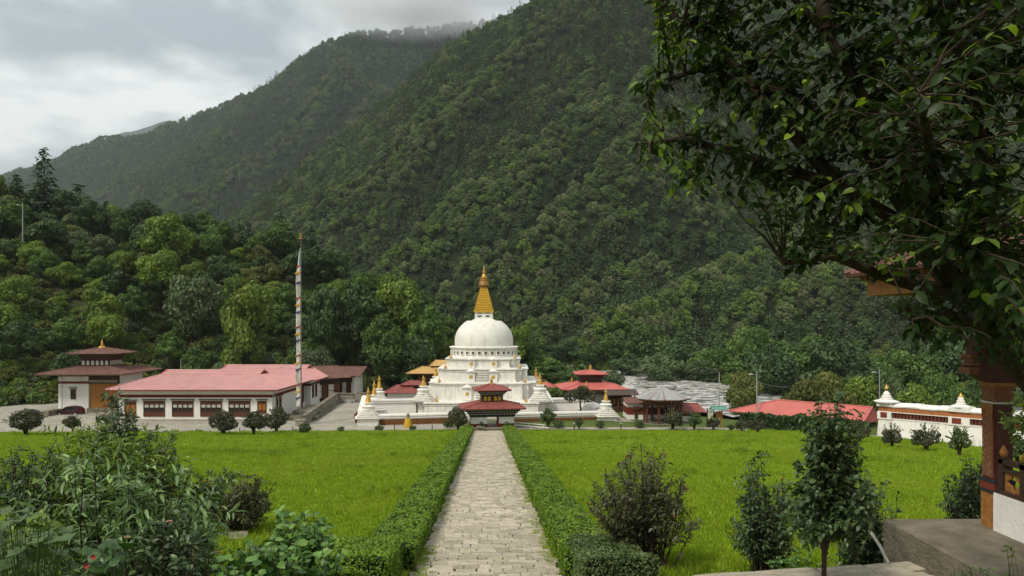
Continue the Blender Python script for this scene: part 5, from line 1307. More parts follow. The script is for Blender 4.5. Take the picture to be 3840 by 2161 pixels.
# ramp walls of rubble stone, stones laid in courses
STM = []
for s_ in range(6):
    rng = np.random.default_rng(300+s_); bb = B(); j = lambda: rng.uniform(-.06,.06)
    bb.loft([[(-.5+j(),0,-.5+j()),(.5+j(),0,-.5+j()),(.5+j(),0,.5+j()),(-.5+j(),0,.5+j())][::-1], [(-.42+j(),-1,-.4+j()),(.42+j(),-1,-.4+j()),(.42+j(),-1,.4+j()),(-.42+j(),-1,.4+j())][::-1]])
    me = bpy.data.meshes.new('stone'); me.from_pydata(bb.v, [], bb.f); me.materials.append(STONEW); STM.append(me)
def stone_wall(label, P0, P1, h0, h1, th=.5, zb=0.0, coping=True, maxst=300, course=.34):
    P0, P1 = Vector((*P0, zb)), Vector((*P1, zb)); d = P1-P0; ln = d.length; a = math.atan2(d.y, d.x)
    t_ = thing('stone_wall', label, 'wall', P0, a)
    b = B(); b.loft([[(0,0,-.5),(ln,0,-.5),(ln,th,-.5),(0,th,-.5)],[(0,0,h0),(ln,0,h1),(ln,th,h1),(0,th,h0)]]); obj('core', b, mat('mortar', (.17,.15,.115), .95, .3, 4, .4, 15), t_)
    rr_ = random.Random(int(ln*100)); z = .02; n_ = 0
    while z < max(h0, h1)-.12:
        hh = course*rr_.uniform(.8,1.2); x = rr_.uniform(-.2, 0)
        while x < ln:
            w = rr_.uniform(.35,.85); hx_ = h0+(h1-h0)*min(1, max(0, (x+w/2)/ln))
            if z+hh*.9 < hx_ and x+w < ln+.1 and n_ < maxst:
                o_ = bpy.data.objects.new('stone', rr_.choice(STM)); link(o_, t_); o_.location = (x+w/2, -.001, z+hh/2); o_.scale = (w-.03, rr_.uniform(.03,.08), hh-.03); n_ += 1
            x += w
        z += hh
    if coping:
        b = B(); b.loft([[(-.05,-.12,h0+.002),(ln+.05,-.12,h1+.002),(ln+.05,th+.1,h1+.002),(-.05,th+.1,h0+.002)],[(-.05,-.12,h0+.16),(ln+.05,-.12,h1+.16),(ln+.05,th+.1,h1+.16),(-.05,th+.1,h0+.16)]]); obj('coping', b, CONC, t_)
    return t_
w0 = at(1145,1592,105.5); w1 = at(1268,1540,126)
stone_wall('sloping rubble stone wall of the ramp behind the flag pole', (w0.x, 105.5), (w1.x, 126), 1.25, 2.6)
stone_wall('rubble stone wall across the ramp head under the brown-roofed house', (w1.x, 126.2), (at(1330,1540,126).x, 126.2), 2.5, 2.4)
stone_wall('far rubble stone wall between ramp head and white shrine wall', (at(1335,1530,132).x, 133), (at(1372,1530,132).x, 133), 2.0, 1.8)
p_ = at(1314, 1537, 125.9); t_ = thing('metal_gate', 'grey sheet metal gate set in the stone wall', 'gate', (p_.x, 125.95, 0)); b = B(); b.box(-.78,.78,-.12,.0,.05,1.55); obj('leaf', b, STEEL, t_)
b = B(); b.box(.1,.6,-.15,-.121,.85,1.35); obj('hatch', b, mat('dark_grey_steel', (.16,.165,.16), .6, .15, 4), t_)
b = B(); zr_ = 2.2; b.add([(w0.x+.3,105.6,.02),(w0.x+9.5,105.2,.02),(w1.x+5.0,126,.9),(w1.x+.3,126,.9)], [(0,1,2,3)]); o_ = obj('ramp', b, PLZ); o_['kind'] = 'structure'
# raised terraces between the hall and the ramp wall
b = B(); b.box(-34.6, -29.6, 109, 121, -.2, .75); b.box(-34.2, -29.9, 112, 121, .752, 1.2); o_ = obj('terrace_steps', b, CONC); tag(o_, 'grey concrete terraces between the pink-roofed hall and the ramp wall', 'terrace')
# ------------------------------------------------------------------ prayer flag pole
p_ = at(1128, 1592, 104.3); fp = thing('prayer_flag_pole', 'very tall pole with a long white prayer flag and coloured ribbons', 'flag', (p_.x, 104.3, 0))
b = B(); b.box(-.62,.62,-.55,.55,0,.85); b.box(-.7,.7,-.62,.62,.852,.98); obj('pedestal', b, STONEW, fp)
ztop = CZ-(898-HZ)/F*104.3
b = B(); b.tube([(0,0,.9),(.05,0,10),(.02,0,ztop)], [.11,.085,.05], 8); obj('pole', b, mat('pole_timber', (.16,.14,.12), .8, .3, 5), fp)
b = B(); b.lathe([(.05,ztop),(.28,ztop+.05),(.27,ztop+.12),(.19,ztop+.2),(.20,ztop+.75),(.12,ztop+.82),(.16,ztop+.9),(.02,ztop+1.0)], 12); obj('finial', b, GOLDDK, fp, True)
FLAG = mat('flag_cloth', (.50,.48,.43), .9, .12, 1.5, .2, 8, .1)
z0f, z1f = CZ-(1520-HZ)/F*104.3, CZ-(930-HZ)/F*104.3
nf = 60; V = []; 
for i in range(nf+1):
    t_ = i/nf; z = z1f+(z0f-z1f)*t_; wd = .60*min(1, (t_/.16)**.8+.05); wv_ = .12*math.sin(t_*22)*min(1,t_*6)
    for j in range(6):
        s = j/5; V.append((-.07-wd*s, wv_*s+.10*math.sin(s*5+t_*30)*min(1,t_*8), z-.25*s*(1 if t_ > .05 else 0)))
flag = bpy.data.objects.new('flag', np_mesh('flag', np.array(V), grid_faces(nf+1, 6), FLAG, smooth_=True)); link(flag, fp)
RIB = {'r': mat('ribbon_red', (.30,.045,.035), .85, .1, 3), 'y': mat('ribbon_yellow', (.55,.30,.02), .85, .1, 3), 'b': mat('ribbon_blue', (.035,.045,.14), .85, .1, 3)}
for k, (py, c) in enumerate([(995,'r'),(1020,'y'),(1058,'b'),(1115,'r'),(1140,'y'),(1168,'b'),(1224,'r'),(1249,'y'),(1274,'b'),(1331,'r'),(1358,'y'),(1383,'b'),(1440,'r'),(1466,'y'),(1490,'b')]):
    z = CZ-(py-HZ)/F*104.3; t_ = (z-z1f)/(z0f-z1f); wd = .62*min(1, (t_/.16)**.8+.05)+.06; yv = .12*math.sin(t_*22)
    b = B(); b.add([(-.05,-.09,z+.13),(-wd*.5,-.13+yv*.5,z+.02),(-wd-.05,-.09+yv,z-.13),(-wd-.03,-.09+yv,z-.36),(-wd*.5,-.13+yv*.5,z-.22),(-.05,-.09,z-.10),(-.05,.13,z+.13),(-wd*.5,.13+yv*.5,z+.02),(-wd-.05,.13+yv,z-.13),(-wd-.03,.13+yv,z-.36),(-wd*.5,.13+yv*.5,z-.22),(-.05,.13,z-.10)],
        [(0,1,4,5),(1,2,3,4),(11,10,7,6),(10,9,8,7),(2,8,9,3),(0,6,7,1),(1,7,8,2),(4,3,9,10),(5,4,10,11)])
    if c == 'y': b.add([(-wd,-.02+yv,z-.12),(-wd-.25,-.04+yv,z-.22),(-wd-.02,-.02+yv,z-.34)], [(0,1,2)])
    obj('ribbon', b, RIB[c], flag)
b = B(); b.add([(-.04,-.03,z1f+.1),(-.3,-.05,z1f-2.6),(.1,-.05,z1f-3.4)], [(0,1,2)]); obj('blue_streamer', b, mat('streamer_blue', (.07,.14,.24), .85), fp)
INK = mat('flag_print', (.08,.08,.085), .9)
for py in (1085, 1098, 1205, 1310):
    z = CZ-(py-HZ)/F*104.3; t_ = (z-z1f)/(z0f-z1f); b = B()
    for q in range(3): b.add([(-.2-.1*q,-.16,z-.15*q),(-.36-.06*q,-.17,z-.1-.15*q),(-.34-.06*q,-.17,z-.16-.15*q),(-.2-.1*q,-.16,z-.06-.15*q)], [(0,1,2,3)])
    obj('printed_mark', b, INK, flag)
# ------------------------------------------------------------------ poles, lamps, wire
def pole(name, label, px, y0, y1, Yd, r=.07, lamp=None, z0=None):
    p_ = at(px, y1, Yd); zt = CZ-(y0-HZ)/F*Yd; zb = p_.z if z0 is None else z0
    t_ = thing(name, label, 'pole', (p_.x, Yd, zb)); b = B(); b.tube([(0,0,-.5),(0,0,zt-zb)], [r, r*.75], 8); obj('shaft', b, STEEL, t_)
    if lamp == 'panel': b = B(); b.box(-.9,.6,-.25,.25,zt-zb+.02,zt-zb+.12); obj('solar_panel', b, BLACKM, t_)
    if lamp == 'arm':
        b = B(); b.tube([(0,0,zt-zb-.6),(-.9,-.2,zt-zb-.45)], .03, 5); obj('arm', b, STEEL, t_); b = B(); b.box(-1.3,-.75,-.3,-.1,zt-zb-.52,zt-zb-.40); obj('lamp_head', b, WINPALE, t_)
    if lamp == 'cross': b = B(); b.box(-.7,.7,-.06,.06,zt-zb-.5,zt-zb-.38); obj('cross_arm', b, STEEL, t_)
    return t_
pole('lamp_pole', 'grey solar lamp pole behind the notice board', 2697, 1392, 1545, 112, .10, 'panel', -1)
up = pole('utility_pole', 'grey utility pole with small lamp arm left of the red tin roof', 2838, 1392, 1560, 112, .11, 'arm', -3)
pole('utility_pole', 'thin grey pole rising left of the mani wall finial', 3298, 1385, 1560, 118, .09, 'arm', -3)
pole('lamp_pole', 'pale lamp pole standing on the hillside at the far left', 85, 762, 900, 172, .11, 'arm')
pole('pole', 'short thin pole above the pink roof', 678, 1345, 1400, 128, .06)
p0, p1 = at(2838, 1432, 112), at(2960, 1452, 118); b = B(); b.tube([p0+(p1-p0)*t_+Vector((0,0,-.25*math.sin(PI*t_))) for t_ in np.linspace(0,1,9)], .025, 5); o_ = obj('wire', b, STEEL); tag(o_, 'sagging wire from the utility pole toward the trees', 'wire')
for px, py in ((182,1634),(735,1630),(897,1628),(1096,1622),(1478,1614),(1620,1613)):
    Yd = YZ(py); p_ = at(px, py, Yd); t_ = thing('path_bollard', 'small dark path bollard on the lawn edge left of the gate', 'bollard', (p_.x, Yd+.2, 0), 0, 'bollards along the left lawn edge'); b = B(); b.tube([(0,0,-.2),(0,0,.62)], .06, 8); obj('post', b, BLACKM, t_); b = B(); b.lathe([(.075,.622),(.075,.72),(.02,.76)], 8); obj('cap', b, WOOD, t_)
for px, py in ((2154,1614),(2330,1614),(3380,1665),(3540,1680)):
    Yd = YZ(py); p_ = at(px, py, Yd); t_ = thing('path_bollard', 'small dark path bollard with pale cap on the lawn edge right of the gate', 'bollard', (p_.x, Yd+.3, gz(p_.x, Yd+.3)), 0, 'bollards along the right lawn edge'); b = B(); b.tube([(0,0,-.2),(0,0,.85)], .07, 8); obj('post', b, BLACKM, t_); b = B(); b.lathe([(.085,.852),(.085,.95),(.02,1.0)], 8); obj('cap', b, WINPALE, t_)
# ------------------------------------------------------------------ chairs in the gazebo
def chair(loc, rz, label):
    t_ = thing('chair', label, 'chair', loc, rz); b = B(); b.box(-.24,.24,-.24,.24,.42,.46); obj('seat', b, BLACKM, t_)
    for x in (-.2,.2):
        for y in (-.2,.2): b = B(); b.box(x-.025,x+.025,y-.025,y+.025,0,.42 if y < 0 else .95); obj('leg', b, BLACKM, t_)
    for z in (.6,.74,.88): b = B(); b.box(-.19,.19,.185,.215,z-.04,z+.04); obj('back_slat', b, BLACKM, t_)
    return t_
chair((p_.x*0+at(2447,1580,107).x, 106.6, .07), math.radians(-70), 'dark metal chair at the left front column of the gazebo')
chair((at(2490,1580,107).x, 106.6, .07), math.radians(70), 'dark metal chair behind the bush inside the gazebo')
# ------------------------------------------------------------------ cars
def car(label, loc, rz, paint):
    t_ = thing('parked_car', label, 'car', loc, rz)
    prof = [(-1.95,.32),(-1.98,.62),(-1.86,.92),(-1.5,1.0),(-.95,1.06),(-.35,1.52),(.25,1.60),(1.05,1.58),(1.6,1.40),(1.88,1.02),(1.97,.72),(1.93,.34)]
    rings = []
    for y, k, zc in ((-.80,.93,.0),(-.84,1,0),(-.78,.99,0),(0,1.0,.03),(.78,.99,0),(.84,1,0),(.80,.93,0)):
        rings.append([(x*k, y*(1 if z < 1.05 else .86), .3+(z-.3)*(1 if abs(y) < .8 else .96)+(zc if z > 1.2 else 0)) for x, z in prof])
    b = B(); b.loft(rings); obj('body', b, paint, t_, True)
    for sy in (-1, 1):
        for name_, poly in (('side_window',[(-.85,1.08),(-.35,1.46),(.15,1.50),(.15,1.10)]),('side_window',[(.23,1.10),(.23,1.50),(.95,1.49),(1.05,1.12)]),('quarter_window',[(1.12,1.14),(1.02,1.48),(1.35,1.40),(1.62,1.16)])):
            b = B(); pl = [(x, sy*.735, z) for x, z in poly]; b.loft([pl, [(x, sy*.765 if z < 1.2 else sy*.735, z) for x, _, z in pl]]); obj(name_, b, GLASS, t_)
    b = B(); b.loft([[(-.97,-.62,1.09),(-.97,.62,1.09),(-.42,.56,1.50),(-.42,-.56,1.50)],[(-1.0,-.62,1.10),(-1.0,.62,1.10),(-.45,.56,1.52),(-.45,-.56,1.52)]]); obj('windscreen', b, GLASS, t_)
    for sx in (-1.22, 1.2):
        for sy in (-1, 1):
            b = B(); b.lathe([(.12,-.1),(.30,-.1),(.32,-.06),(.32,.06),(.30,.1),(.12,.1)], 20); w_o = obj('wheel', b, BLACKM, t_, True); w_o.rotation_euler = (PI/2,0,0); w_o.location = (sx, sy*.76, .32)
            b = B(); b.lathe([(.02,-.115),(.21,-.11),(.21,.11),(.02,.115)], 14); obj('rim', b, STEEL, w_o)
    for sy in (-1, 1):
        b = B(); b.box(-1.93,-1.72,sy*.52-.16,sy*.52+.16,.72,.88); obj('headlight', b, WINPALE, t_)
        b = B(); b.box(1.86,1.96,sy*.6-.12,sy*.6+.12,.78,1.12); obj('tail_light', b, mat('lamp_red', (.25,.01,.01), .3), t_)
        b = B(); b.box(-.78,-.62,sy*.86-.08,sy*.86+.08,1.05,1.17); obj('mirror', b, paint, t_)
        for x in (.02,.88): b = B(); b.box(x,x+.16,sy*.835-.02,sy*.835+.02,.93,.97); obj('door_handle', b, STEEL, t_)
    return t_
PAINT1 = mat('maroon_car_paint', (.035,.007,.012), .25, .05, 3, 0, 20, .6); PAINT2 = mat('dark_grey_car_paint', (.05,.055,.06), .25, .05, 3, 0, 20, .6)
p_ = at(266, 1557, 116); car('dark maroon hatchback car parked in front of the white temple', (p_.x, 115.8, 0), math.radians(4), PAINT1)
p_ = at(100, 1577, 110.5); car('dark grey car parked behind the leftmost dark bush', (p_.x, 110.5, 0), math.radians(-8), PAINT2)
# ------------------------------------------------------------------ monk
p_ = at(1337, 1588, 107); mk = thing('person', 'person in dark red robes walking past the shrine wall corner', 'person', (p_.x, 107, .0), 0)
ROBE = mat('dark_red_robe', (.085,.014,.014), .9, .25, 5); SKIN = mat('skin', (.26,.13,.08), .6)
def skin_fig(name, pts, edges, rad, m, parent):
    me = bpy.data.meshes.new(name); me.from_pydata(pts, edges, []); o_ = bpy.data.objects.new(name, me); link(o_, parent)
    md = o_.modifiers.new('skin', 'SKIN'); ss = o_.modifiers.new('sub', 'SUBSURF'); ss.levels = 1; ss.render_levels = 1
    for v, r_ in zip(me.skin_vertices[0].data, rad): v.radius = r_ if hasattr(r_, '__len__') else (r_, r_)
    me.skin_vertices[0].data[0].use_root = True; me.materials.append(m); return o_
pts = [(0,0,.95),(0,0,1.2),(0,0,1.42),(0,.01,1.52),(0,.02,1.62),(0,.02,1.72),(-.2,0,1.40),(-.26,.02,1.15),(-.22,-.1,.95),(.2,0,1.40),(.27,.03,1.15),(.26,-.06,.92),(-.1,0,.9),(-.12,.06,.5),(-.12,.02,.08),(-.12,-.1,.04),(.1,0,.9),(.11,-.1,.5),(.11,-.04,.08),(.11,-.16,.04)]
edg = [(0,1),(1,2),(2,3),(3,4),(4,5),(2,6),(6,7),(7,8),(2,9),(9,10),(10,11),(0,12),(12,13),(13,14),(14,15),(0,16),(16,17),(17,18),(18,19)]
rad = [.16,.16,.15,.055,.10,.085,.07,.055,.035,.07,.055,.035,.10,.075,.05,.035,.10,.075,.05,.035]
skin_fig('body', pts, edg, rad, SKIN, mk)
b = B(); b.lathe([(.20,.14),(.25,.2),(.24,.6),(.21,.95),(.20,1.0)], 18); o_ = obj('robe_skirt', b, ROBE, mk, True)
b = B(); b.lathe([(.21,.94),(.235,1.1),(.25,1.3),(.22,1.42),(.11,1.50),(.07,1.52)], 18); o_ = obj('robe_wrap', b, ROBE, mk, True); o_.scale = (1.22,.9,1)
b = B(); b.tube([(-.22,0,1.42),(-.30,.02,1.15),(-.24,-.08,.98)], [.10,.085,.06], 8); b.tube([(.22,0,1.42),(.30,.03,1.15),(.27,-.04,1.0)], [.10,.085,.06], 8); obj('robe_sleeves', b, ROBE, mk, True)
b = B(); b.lathe([(.10,1.64),(.105,1.70),(.09,1.78),(.04,1.82),(.01,1.825)], 12, (0,.025,0)); obj('cropped_hair', b, BLACKM, mk, True)
# ------------------------------------------------------------------ stone path
def pc(Y): return -.0333*Y          # the path's centre line
PW = 1.93
def pz(Y): return max(.10, 10.1-.101*Y)
Ys = np.linspace(16.2, 100.6, 60); V = []
for Y in Ys:
    for t_ in (-1, 1): V.append((pc(Y)+t_*(PW+.25), Y, max(pz(Y), .02)+.012))
o_ = bpy.data.objects.new('path', np_mesh('path', np.array(V), grid_faces(60, 2), JOINT)); link(o_); o_['kind'] = 'structure'; path = o_
SLAB = []
for s_ in range(10):
    rng = np.random.default_rng(500+s_); n_ = 8; bb = B()
    base = [(-.5,-.5),(0,-.5),(.5,-.5),(.5,0),(.5,.5),(0,.5),(-.5,.5),(-.5,0)]
    ou = [(x+rng.uniform(-.07,.05), y+rng.uniform(-.10,.07)) for x, y in base]
    bb.loft([[(x,y,-.04) for x,y in ou],[(x,y,.010) for x,y in ou],[(x*.94,y*.92,.024+rng.uniform(-.004,.004)) for x,y in ou]])
    me = bpy.data.meshes.new('paving_stone'); me.from_pydata(bb.v, [], bb.f); me.materials.append(PAVE); SLAB.append((me, np.array(bb.v), bb.f))
rp_ = random.Random(77); Y = 17.0; cnt = 0; JV = []; JF = []; JT = []
sl = -.101; ca = math.atan(sl)
while Y < 99.2:
    dY = rp_.choice([.22,.28,.34,.42,.5])*rp_.uniform(.9,1.1)*(1+.2*(Y > 40)); x = -PW-rp_.uniform(0,.25)
    while x < PW-.1:
        w = rp_.choice([.26,.34,.42,.5,.62,.8])*rp_.uniform(.85,1.15); w = min(w, PW+rp_.uniform(0,.2)-x)
        if w > .15:
            k = rp_.randrange(10); X = pc(Y)+x+w/2; yy = Y+dY/2+rp_.uniform(-.035,.035); z = max(pz(yy), .03)+.018+rp_.uniform(-.008,.012)
            tl = (ca if yy < 98 else 0)+rp_.uniform(-.012,.012); ty_ = rp_.uniform(-.012,.012); rzz = rp_.uniform(-.02,.02)
            if cnt < 300:
                o_ = bpy.data.objects.new('paving_stone', SLAB[k][0]); link(o_, path); o_.location = (X, yy, z); o_.rotation_euler = (tl, ty_, rzz); o_.scale = (w-.022, dY-.022, 1); cnt += 1
            else:
                M_ = np.array(Euler((tl,ty_,rzz)).to_matrix()); vv = (SLAB[k][1]*np.array([w-.024,dY-.024,1]))@M_.T + np.array([X,yy,z]); o0 = len(JV); JV += [tuple(q) for q in vv]; JT += [rp_.random()]*len(vv); JF += [tuple(i+o0 for i in f_) for f_ in SLAB[k][2]]
        x += w
    Y += dY
me = bpy.data.meshes.new('paving_stones'); me.from_pydata(JV, [], JF); me.materials.append(PAVE); a_ = me.attributes.new('tint','FLOAT','POINT'); a_.data.foreach_set('value', np.array(JT, np.float32))
o_ = bpy.data.objects.new('paving_stones', me); link(o_, path); o_['kind'] = 'stuff'
b = B(); b.box(-5.6,-1.2,100.7,106,-.2,.30); o_ = obj('gate_landing', b, PLZ); o_['kind'] = 'structure'

# ------------------------------------------------------------------ lawn and grass
LAWN = mat('lawn_turf', (.115,.178,.010), .95, .25, .12, .5, 14, .08, col2=(.175,.228,.018))
V = []; nY = 70; nX = 60
for Y in np.linspace(16.5, 100, nY):
    xr = 34.8+(98.8-Y)*.9 if Y < 98.8 else 34.8; xr = min(xr, .86*Y+8)
    for t_ in np.linspace(0, 1, nX): V.append((-.86*Y-8+(xr+.86*Y+8)*t_, min(Y, float(edgeY(-.86*Y-8+(xr+.86*Y+8)*t_))+.2)))
V = np.array(V); o_ = bpy.data.objects.new('lawn', np_mesh('lawn', np.column_stack([V, ground(V[:,0],V[:,1])+.004]), grid_faces(nY, nX), LAWN, smooth_=True)); link(o_); o_['kind'] = 'structure'
GRASS = leafmat('grass_blade', (0.1179,0.1908,0.0097), (0.2114,0.3204,0.0124), (0.3202,0.4159,0.0359), .5, .35, .2, .22, .4, (.255,.290,.035), .12)
GRASS2 = leafmat('grass_rank', (0.0766,0.1365,0.0100), (0.1404,0.2256,0.0140), (0.2233,0.3087,0.0280), .5, .35, .2, .2)
gm = []
for s_ in range(5):
    rng = np.random.default_rng(700+s_); n = 16; hgt = [.20,.26,.22,.34,.17][s_]
    P = np.column_stack([rng.normal(0,.09,n), rng.normal(0,.09,n), np.zeros(n)]); D = unit(np.column_stack([rng.normal(0,.38,n), rng.normal(0,.38,n), np.ones(n)]))
    Nn = unit(np.column_stack([rng.normal(size=n), rng.normal(size=n), np.full(n,.25)])); ln = hgt*rng.uniform(.6,1.3,n)
    D2, S, Z = frames(D, Nn); w = .012+.006*rng.uniform(size=n)
    Vv = np.empty((n,5,3)); Vv[:,0] = P-S*w[:,None]; Vv[:,1] = P+S*w[:,None]; mid = P+D2*ln[:,None]*.6+Z*ln[:,None]*.06; Vv[:,2] = mid+S*w[:,None]*.8; Vv[:,3] = mid-S*w[:,None]*.8; Vv[:,4] = P+D2*ln[:,None]+Z*ln[:,None]*.28
    i = np.arange(n)[:,None]*5; Fa = np.concatenate([i+np.array([[0,1,2]]), i+np.array([[0,2,3]]), i+np.array([[3,2,4]])])
    gm.append(np_mesh('tuft', Vv.reshape(-1,3), Fa, GRASS if s_ != 3 else GRASS2, np.repeat(rng.uniform(.1,1,n), 5)))
gcoll = templates('grass_tuft', gm)
rng = np.random.default_rng(9); PX = []; PY = []
for y0, y1, den in ((16.8,26,55),(26,40,34),(40,62,17),(62,99.5,8)):
    hw = .80*y1+3; n = int((y1-y0)*2*hw*den); yy = rng.uniform(y0,y1,n); xx = rng.uniform(-hw,hw,n); k = np.abs(xx) < .8*yy+3; PX.append(xx[k]); PY.append(yy[k])
PX = np.concatenate(PX); PY = np.concatenate(PY)
k = (np.abs(PX-pc(PY)) > PW+.8) & (PY < np.interp(PX, EDGE[:,0], EDGE[:,1])) & ~((PX > 8.4) & (PY < 17.2)) & ~((PX > 3.9) & (PY < 16.4))
PX, PY = PX[k], PY[k]; n = len(PX); cl = fbm(PX/3.2, PY/3.2, 31, 3); s = np.clip(.85+cl*1.1+rng.normal(0,.14,n), .45, 1.5)
idx = np.where(cl > .23, rng.choice([3,1,1], n), rng.choice([0,1,2,4], n))
scatter('grass', np.column_stack([PX, PY, ground(PX,PY)]), np.column_stack([rng.normal(0,.1,n), rng.normal(0,.1,n), rng.uniform(0,6.28,n)]), np.column_stack([s,s,s*rng.uniform(.8,1.2,n)]), idx, gcoll, 'bright green uncut grass of the lawn')

# ------------------------------------------------------------------ clipped hedges along the path
HEDGE = leafmat('hedge_leaf', (0.0550,0.1099,0.0095), (0.1178,0.2124,0.0143), (0.2160,0.3124,0.0286), .5, .28, .3, .1)
HEDGE2 = leafmat('hedge_leaf_pale', (0.0425,0.0750,0.0200), (0.0975,0.1475,0.0425), (0.1875,0.2438,0.0938), .45, .25, .4, .1)
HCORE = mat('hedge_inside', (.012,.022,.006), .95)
def hedge(label, fn, Y0, Y1, w, h, den, seed, m, leaf=.075, far=True, lump=.12):
    """fn(Y) inner edge x; sign of w gives the side; leaves over top and flanks"""
    rng = np.random.default_rng(seed); t_ = thing('hedge', label, 'hedge', (fn((Y0+Y1)/2)+w/2, (Y0+Y1)/2, gz(fn((Y0+Y1)/2)+w/2, (Y0+Y1)/2)))
    off = np.array(t_.location); Pn = []; Nn = []
    Yc = Y0
    while Yc < Y1:
        L_ = min(2.0, Y1-Yc); q = max(.16, min(1, (24/max(Yc,16))**1.5)) if far else 1; n = int(L_*(abs(w)+2*h)*den*q)
        s = rng.uniform(0, abs(w)+2*h, n); yy = Yc+rng.uniform(0, L_, n); sg = np.sign(w)
        top = (s > h) & (s < h+abs(w)); inn = s <= h
        a = np.where(top, s-h, np.where(inn, 0, abs(w))); z = np.where(top, h, np.where(inn, s, s-h-abs(w)))
        lp = fbm(yy*1.1, a*1.3+z, seed, 3)*lump*2.2
        edge_r = np.where(top, np.minimum(1, np.minimum(a, abs(w)-a)/.18), np.minimum(1, (h-z)/.18)); sink = (1-edge_r)**2*.07
        X = fn(yy)+sg*a; nx = np.where(top, 0, np.where(inn, -sg, sg)); nz_ = np.where(top, 1.0, .15)
        X = X+nx*(lp-sink); gz0 = ground(X, yy); Z = gz0+z+np.where(top, lp-sink, 0)
        Pn.append(np.column_stack([X,yy,Z])); Nn.append(np.column_stack([nx, np.zeros(n), nz_])); Yc += L_
    for Ye, ny in ((Y0,-1),(Y1,1)):
        n = int(abs(w)*h*den); a = rng.uniform(0, abs(w), n); z = rng.uniform(0, h, n); X = fn(Ye)+np.sign(w)*a; Pn.append(np.column_stack([X, np.full(n,Ye)+ny*fbm(a*2,z*2,seed,2)*.1, ground(X,np.full(n,Ye))+z])); Nn.append(np.tile([0,ny,.1],(n,1)))
    P = np.concatenate(Pn); Nv = np.concatenate(Nn); n = len(P); Nv = unit(Nv+rng.normal(size=(n,3))*.55); T = unit(np.cross(Nv, rdirs(rng,n))); s = leaf*rng.uniform(.7,1.5,n)*np.clip(P[:,1]/26, 1, 2.1)
    V, Fa = diamonds(P-T*s[:,None]*.5-off, T, Nv, s, s*.75); o_ = bpy.data.objects.new('leaves', np_mesh('leaves', V, Fa, m, np.repeat(np.clip(.5*fbm(P[:,1]*1.2,P[:,0]*2,seed+5,2)+rng.uniform(.1,.95,n),0,1), 4))); link(o_, t_)
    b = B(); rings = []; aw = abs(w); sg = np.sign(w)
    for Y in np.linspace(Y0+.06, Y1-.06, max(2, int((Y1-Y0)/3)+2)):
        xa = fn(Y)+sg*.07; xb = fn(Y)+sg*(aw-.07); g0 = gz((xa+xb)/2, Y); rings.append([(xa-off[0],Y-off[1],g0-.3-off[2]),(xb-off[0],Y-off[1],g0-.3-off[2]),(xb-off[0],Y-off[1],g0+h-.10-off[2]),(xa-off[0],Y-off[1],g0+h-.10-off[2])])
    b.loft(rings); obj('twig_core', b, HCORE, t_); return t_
hedge('long clipped green hedge along the left side of the path', lambda Y: pc(Y)-PW-.12, 20.2, 98.5, -1.5, .70, 330, 1, HEDGE)
hedge('long clipped green hedge along the right side of the path', lambda Y: pc(Y)+PW+.12, 19.0, 98.5, 1.5, .70, 330, 2, HEDGE)
hedge('clipped hedge block at the near end of the left hedge', lambda Y: pc(Y)-PW-.45+0*Y, 17.6, 20.1, -1.9, .95, 420, 3, HEDGE, .07, False, .05)
hedge('nearest low clipped hedge block on the left, beside the hydrangeas', lambda Y: pc(Y)-PW-1.0+0*Y, 15.2, 17.5, -2.2, .55, 420, 4, HEDGE, .07, False, .05)
hedge('pale freshly clipped hedge block at the near end of the right hedge', lambda Y: 1.62+0*Y, 16.6, 20.6, 1.75, .92, 520, 5, HEDGE2, .06, False, .05)
# long hedge before the low red roof
hedge('dark clipped hedge in front of the low red-roofed house', lambda Y: 34.5+(103.5-Y)*1.02, 92.5, 103.8, -1.4, 1.9, 60, 6, LG_DARK, .2, False, .5)

# ------------------------------------------------------------------ round bushes along the far lawn edge
BK = {}
def bush_mesh(key, m, h, w, n, leaf, seed, nl=14, stem=.22):
    rng = np.random.default_rng(seed); P, D, tn, C = lobes_crown(rng, h, w, nl, n, leaf, stem, .02, lob=(.26,.46)); 
    Q = []; QD = []
    for i in range(26):          # loose shoots breaking the outline
        d = rdirs(rng, 1)[0]; d[2] = abs(d[2])*.9+.05; o0 = np.array([0,0,h*.5])
        for q in range(9): Q.append(o0+d*np.array([w*.5,w*.5,h*.5])*(.72+.055*q)+rng.normal(0,.02,3)); QD.append(d)
    P = np.vstack([P, Q]); D = np.vstack([D, QD]); tn = np.concatenate([tn, rng.uniform(.3,1,len(Q))])
    cm = crown_mesh('crown', rng, P, D, tn, leaf, m, .8)
    b = B()
    for i in range(9):
        c = C[i % len(C)]; b.tube([(rng.normal(0,.05),rng.normal(0,.05),-.2),(c[0]*.35,c[1]*.35,h*.28),(c[0]*.9,c[1]*.9,c[2])], [.05*h/2,.035*h/2,.012], 5)
    sm = bpy.data.meshes.new('stems'); sm.from_pydata(b.v, [], b.f); sm.materials.append(BARK); BK[key] = (cm, sm, h, w)
LEAF_PURP = leafmat('leaf_purple_green', (0.0286,0.0290,0.0156), (0.0546,0.0580,0.0260), (0.1014,0.1087,0.0468), .5, .2, .35, .2)
LEAF_BUSHG = leafmat('leaf_bush_green', (.030,.052,.016), (.064,.100,.030), (.115,.160,.052), .5, .25, .3, .2)
bush_mesh('dark', LEAF_PURP, 2.4, 2.9, 2600, .17, 1, 26, .10); bush_mesh('dark2', LEAF_PURP, 2.8, 2.6, 2600, .17, 2, 26, .10); bush_mesh('round', LEAF_BUSHG, 1.2, 1.7, 1500, .12, 3, 22, -.05); bush_mesh('rose', LEAF_BUSHG, 2.2, 2.0, 1500, .16, 4, 22, .05); bush_mesh('roseD', LEAF_PURP, 2.4, 2.2, 1500, .16, 5, 22, .04)
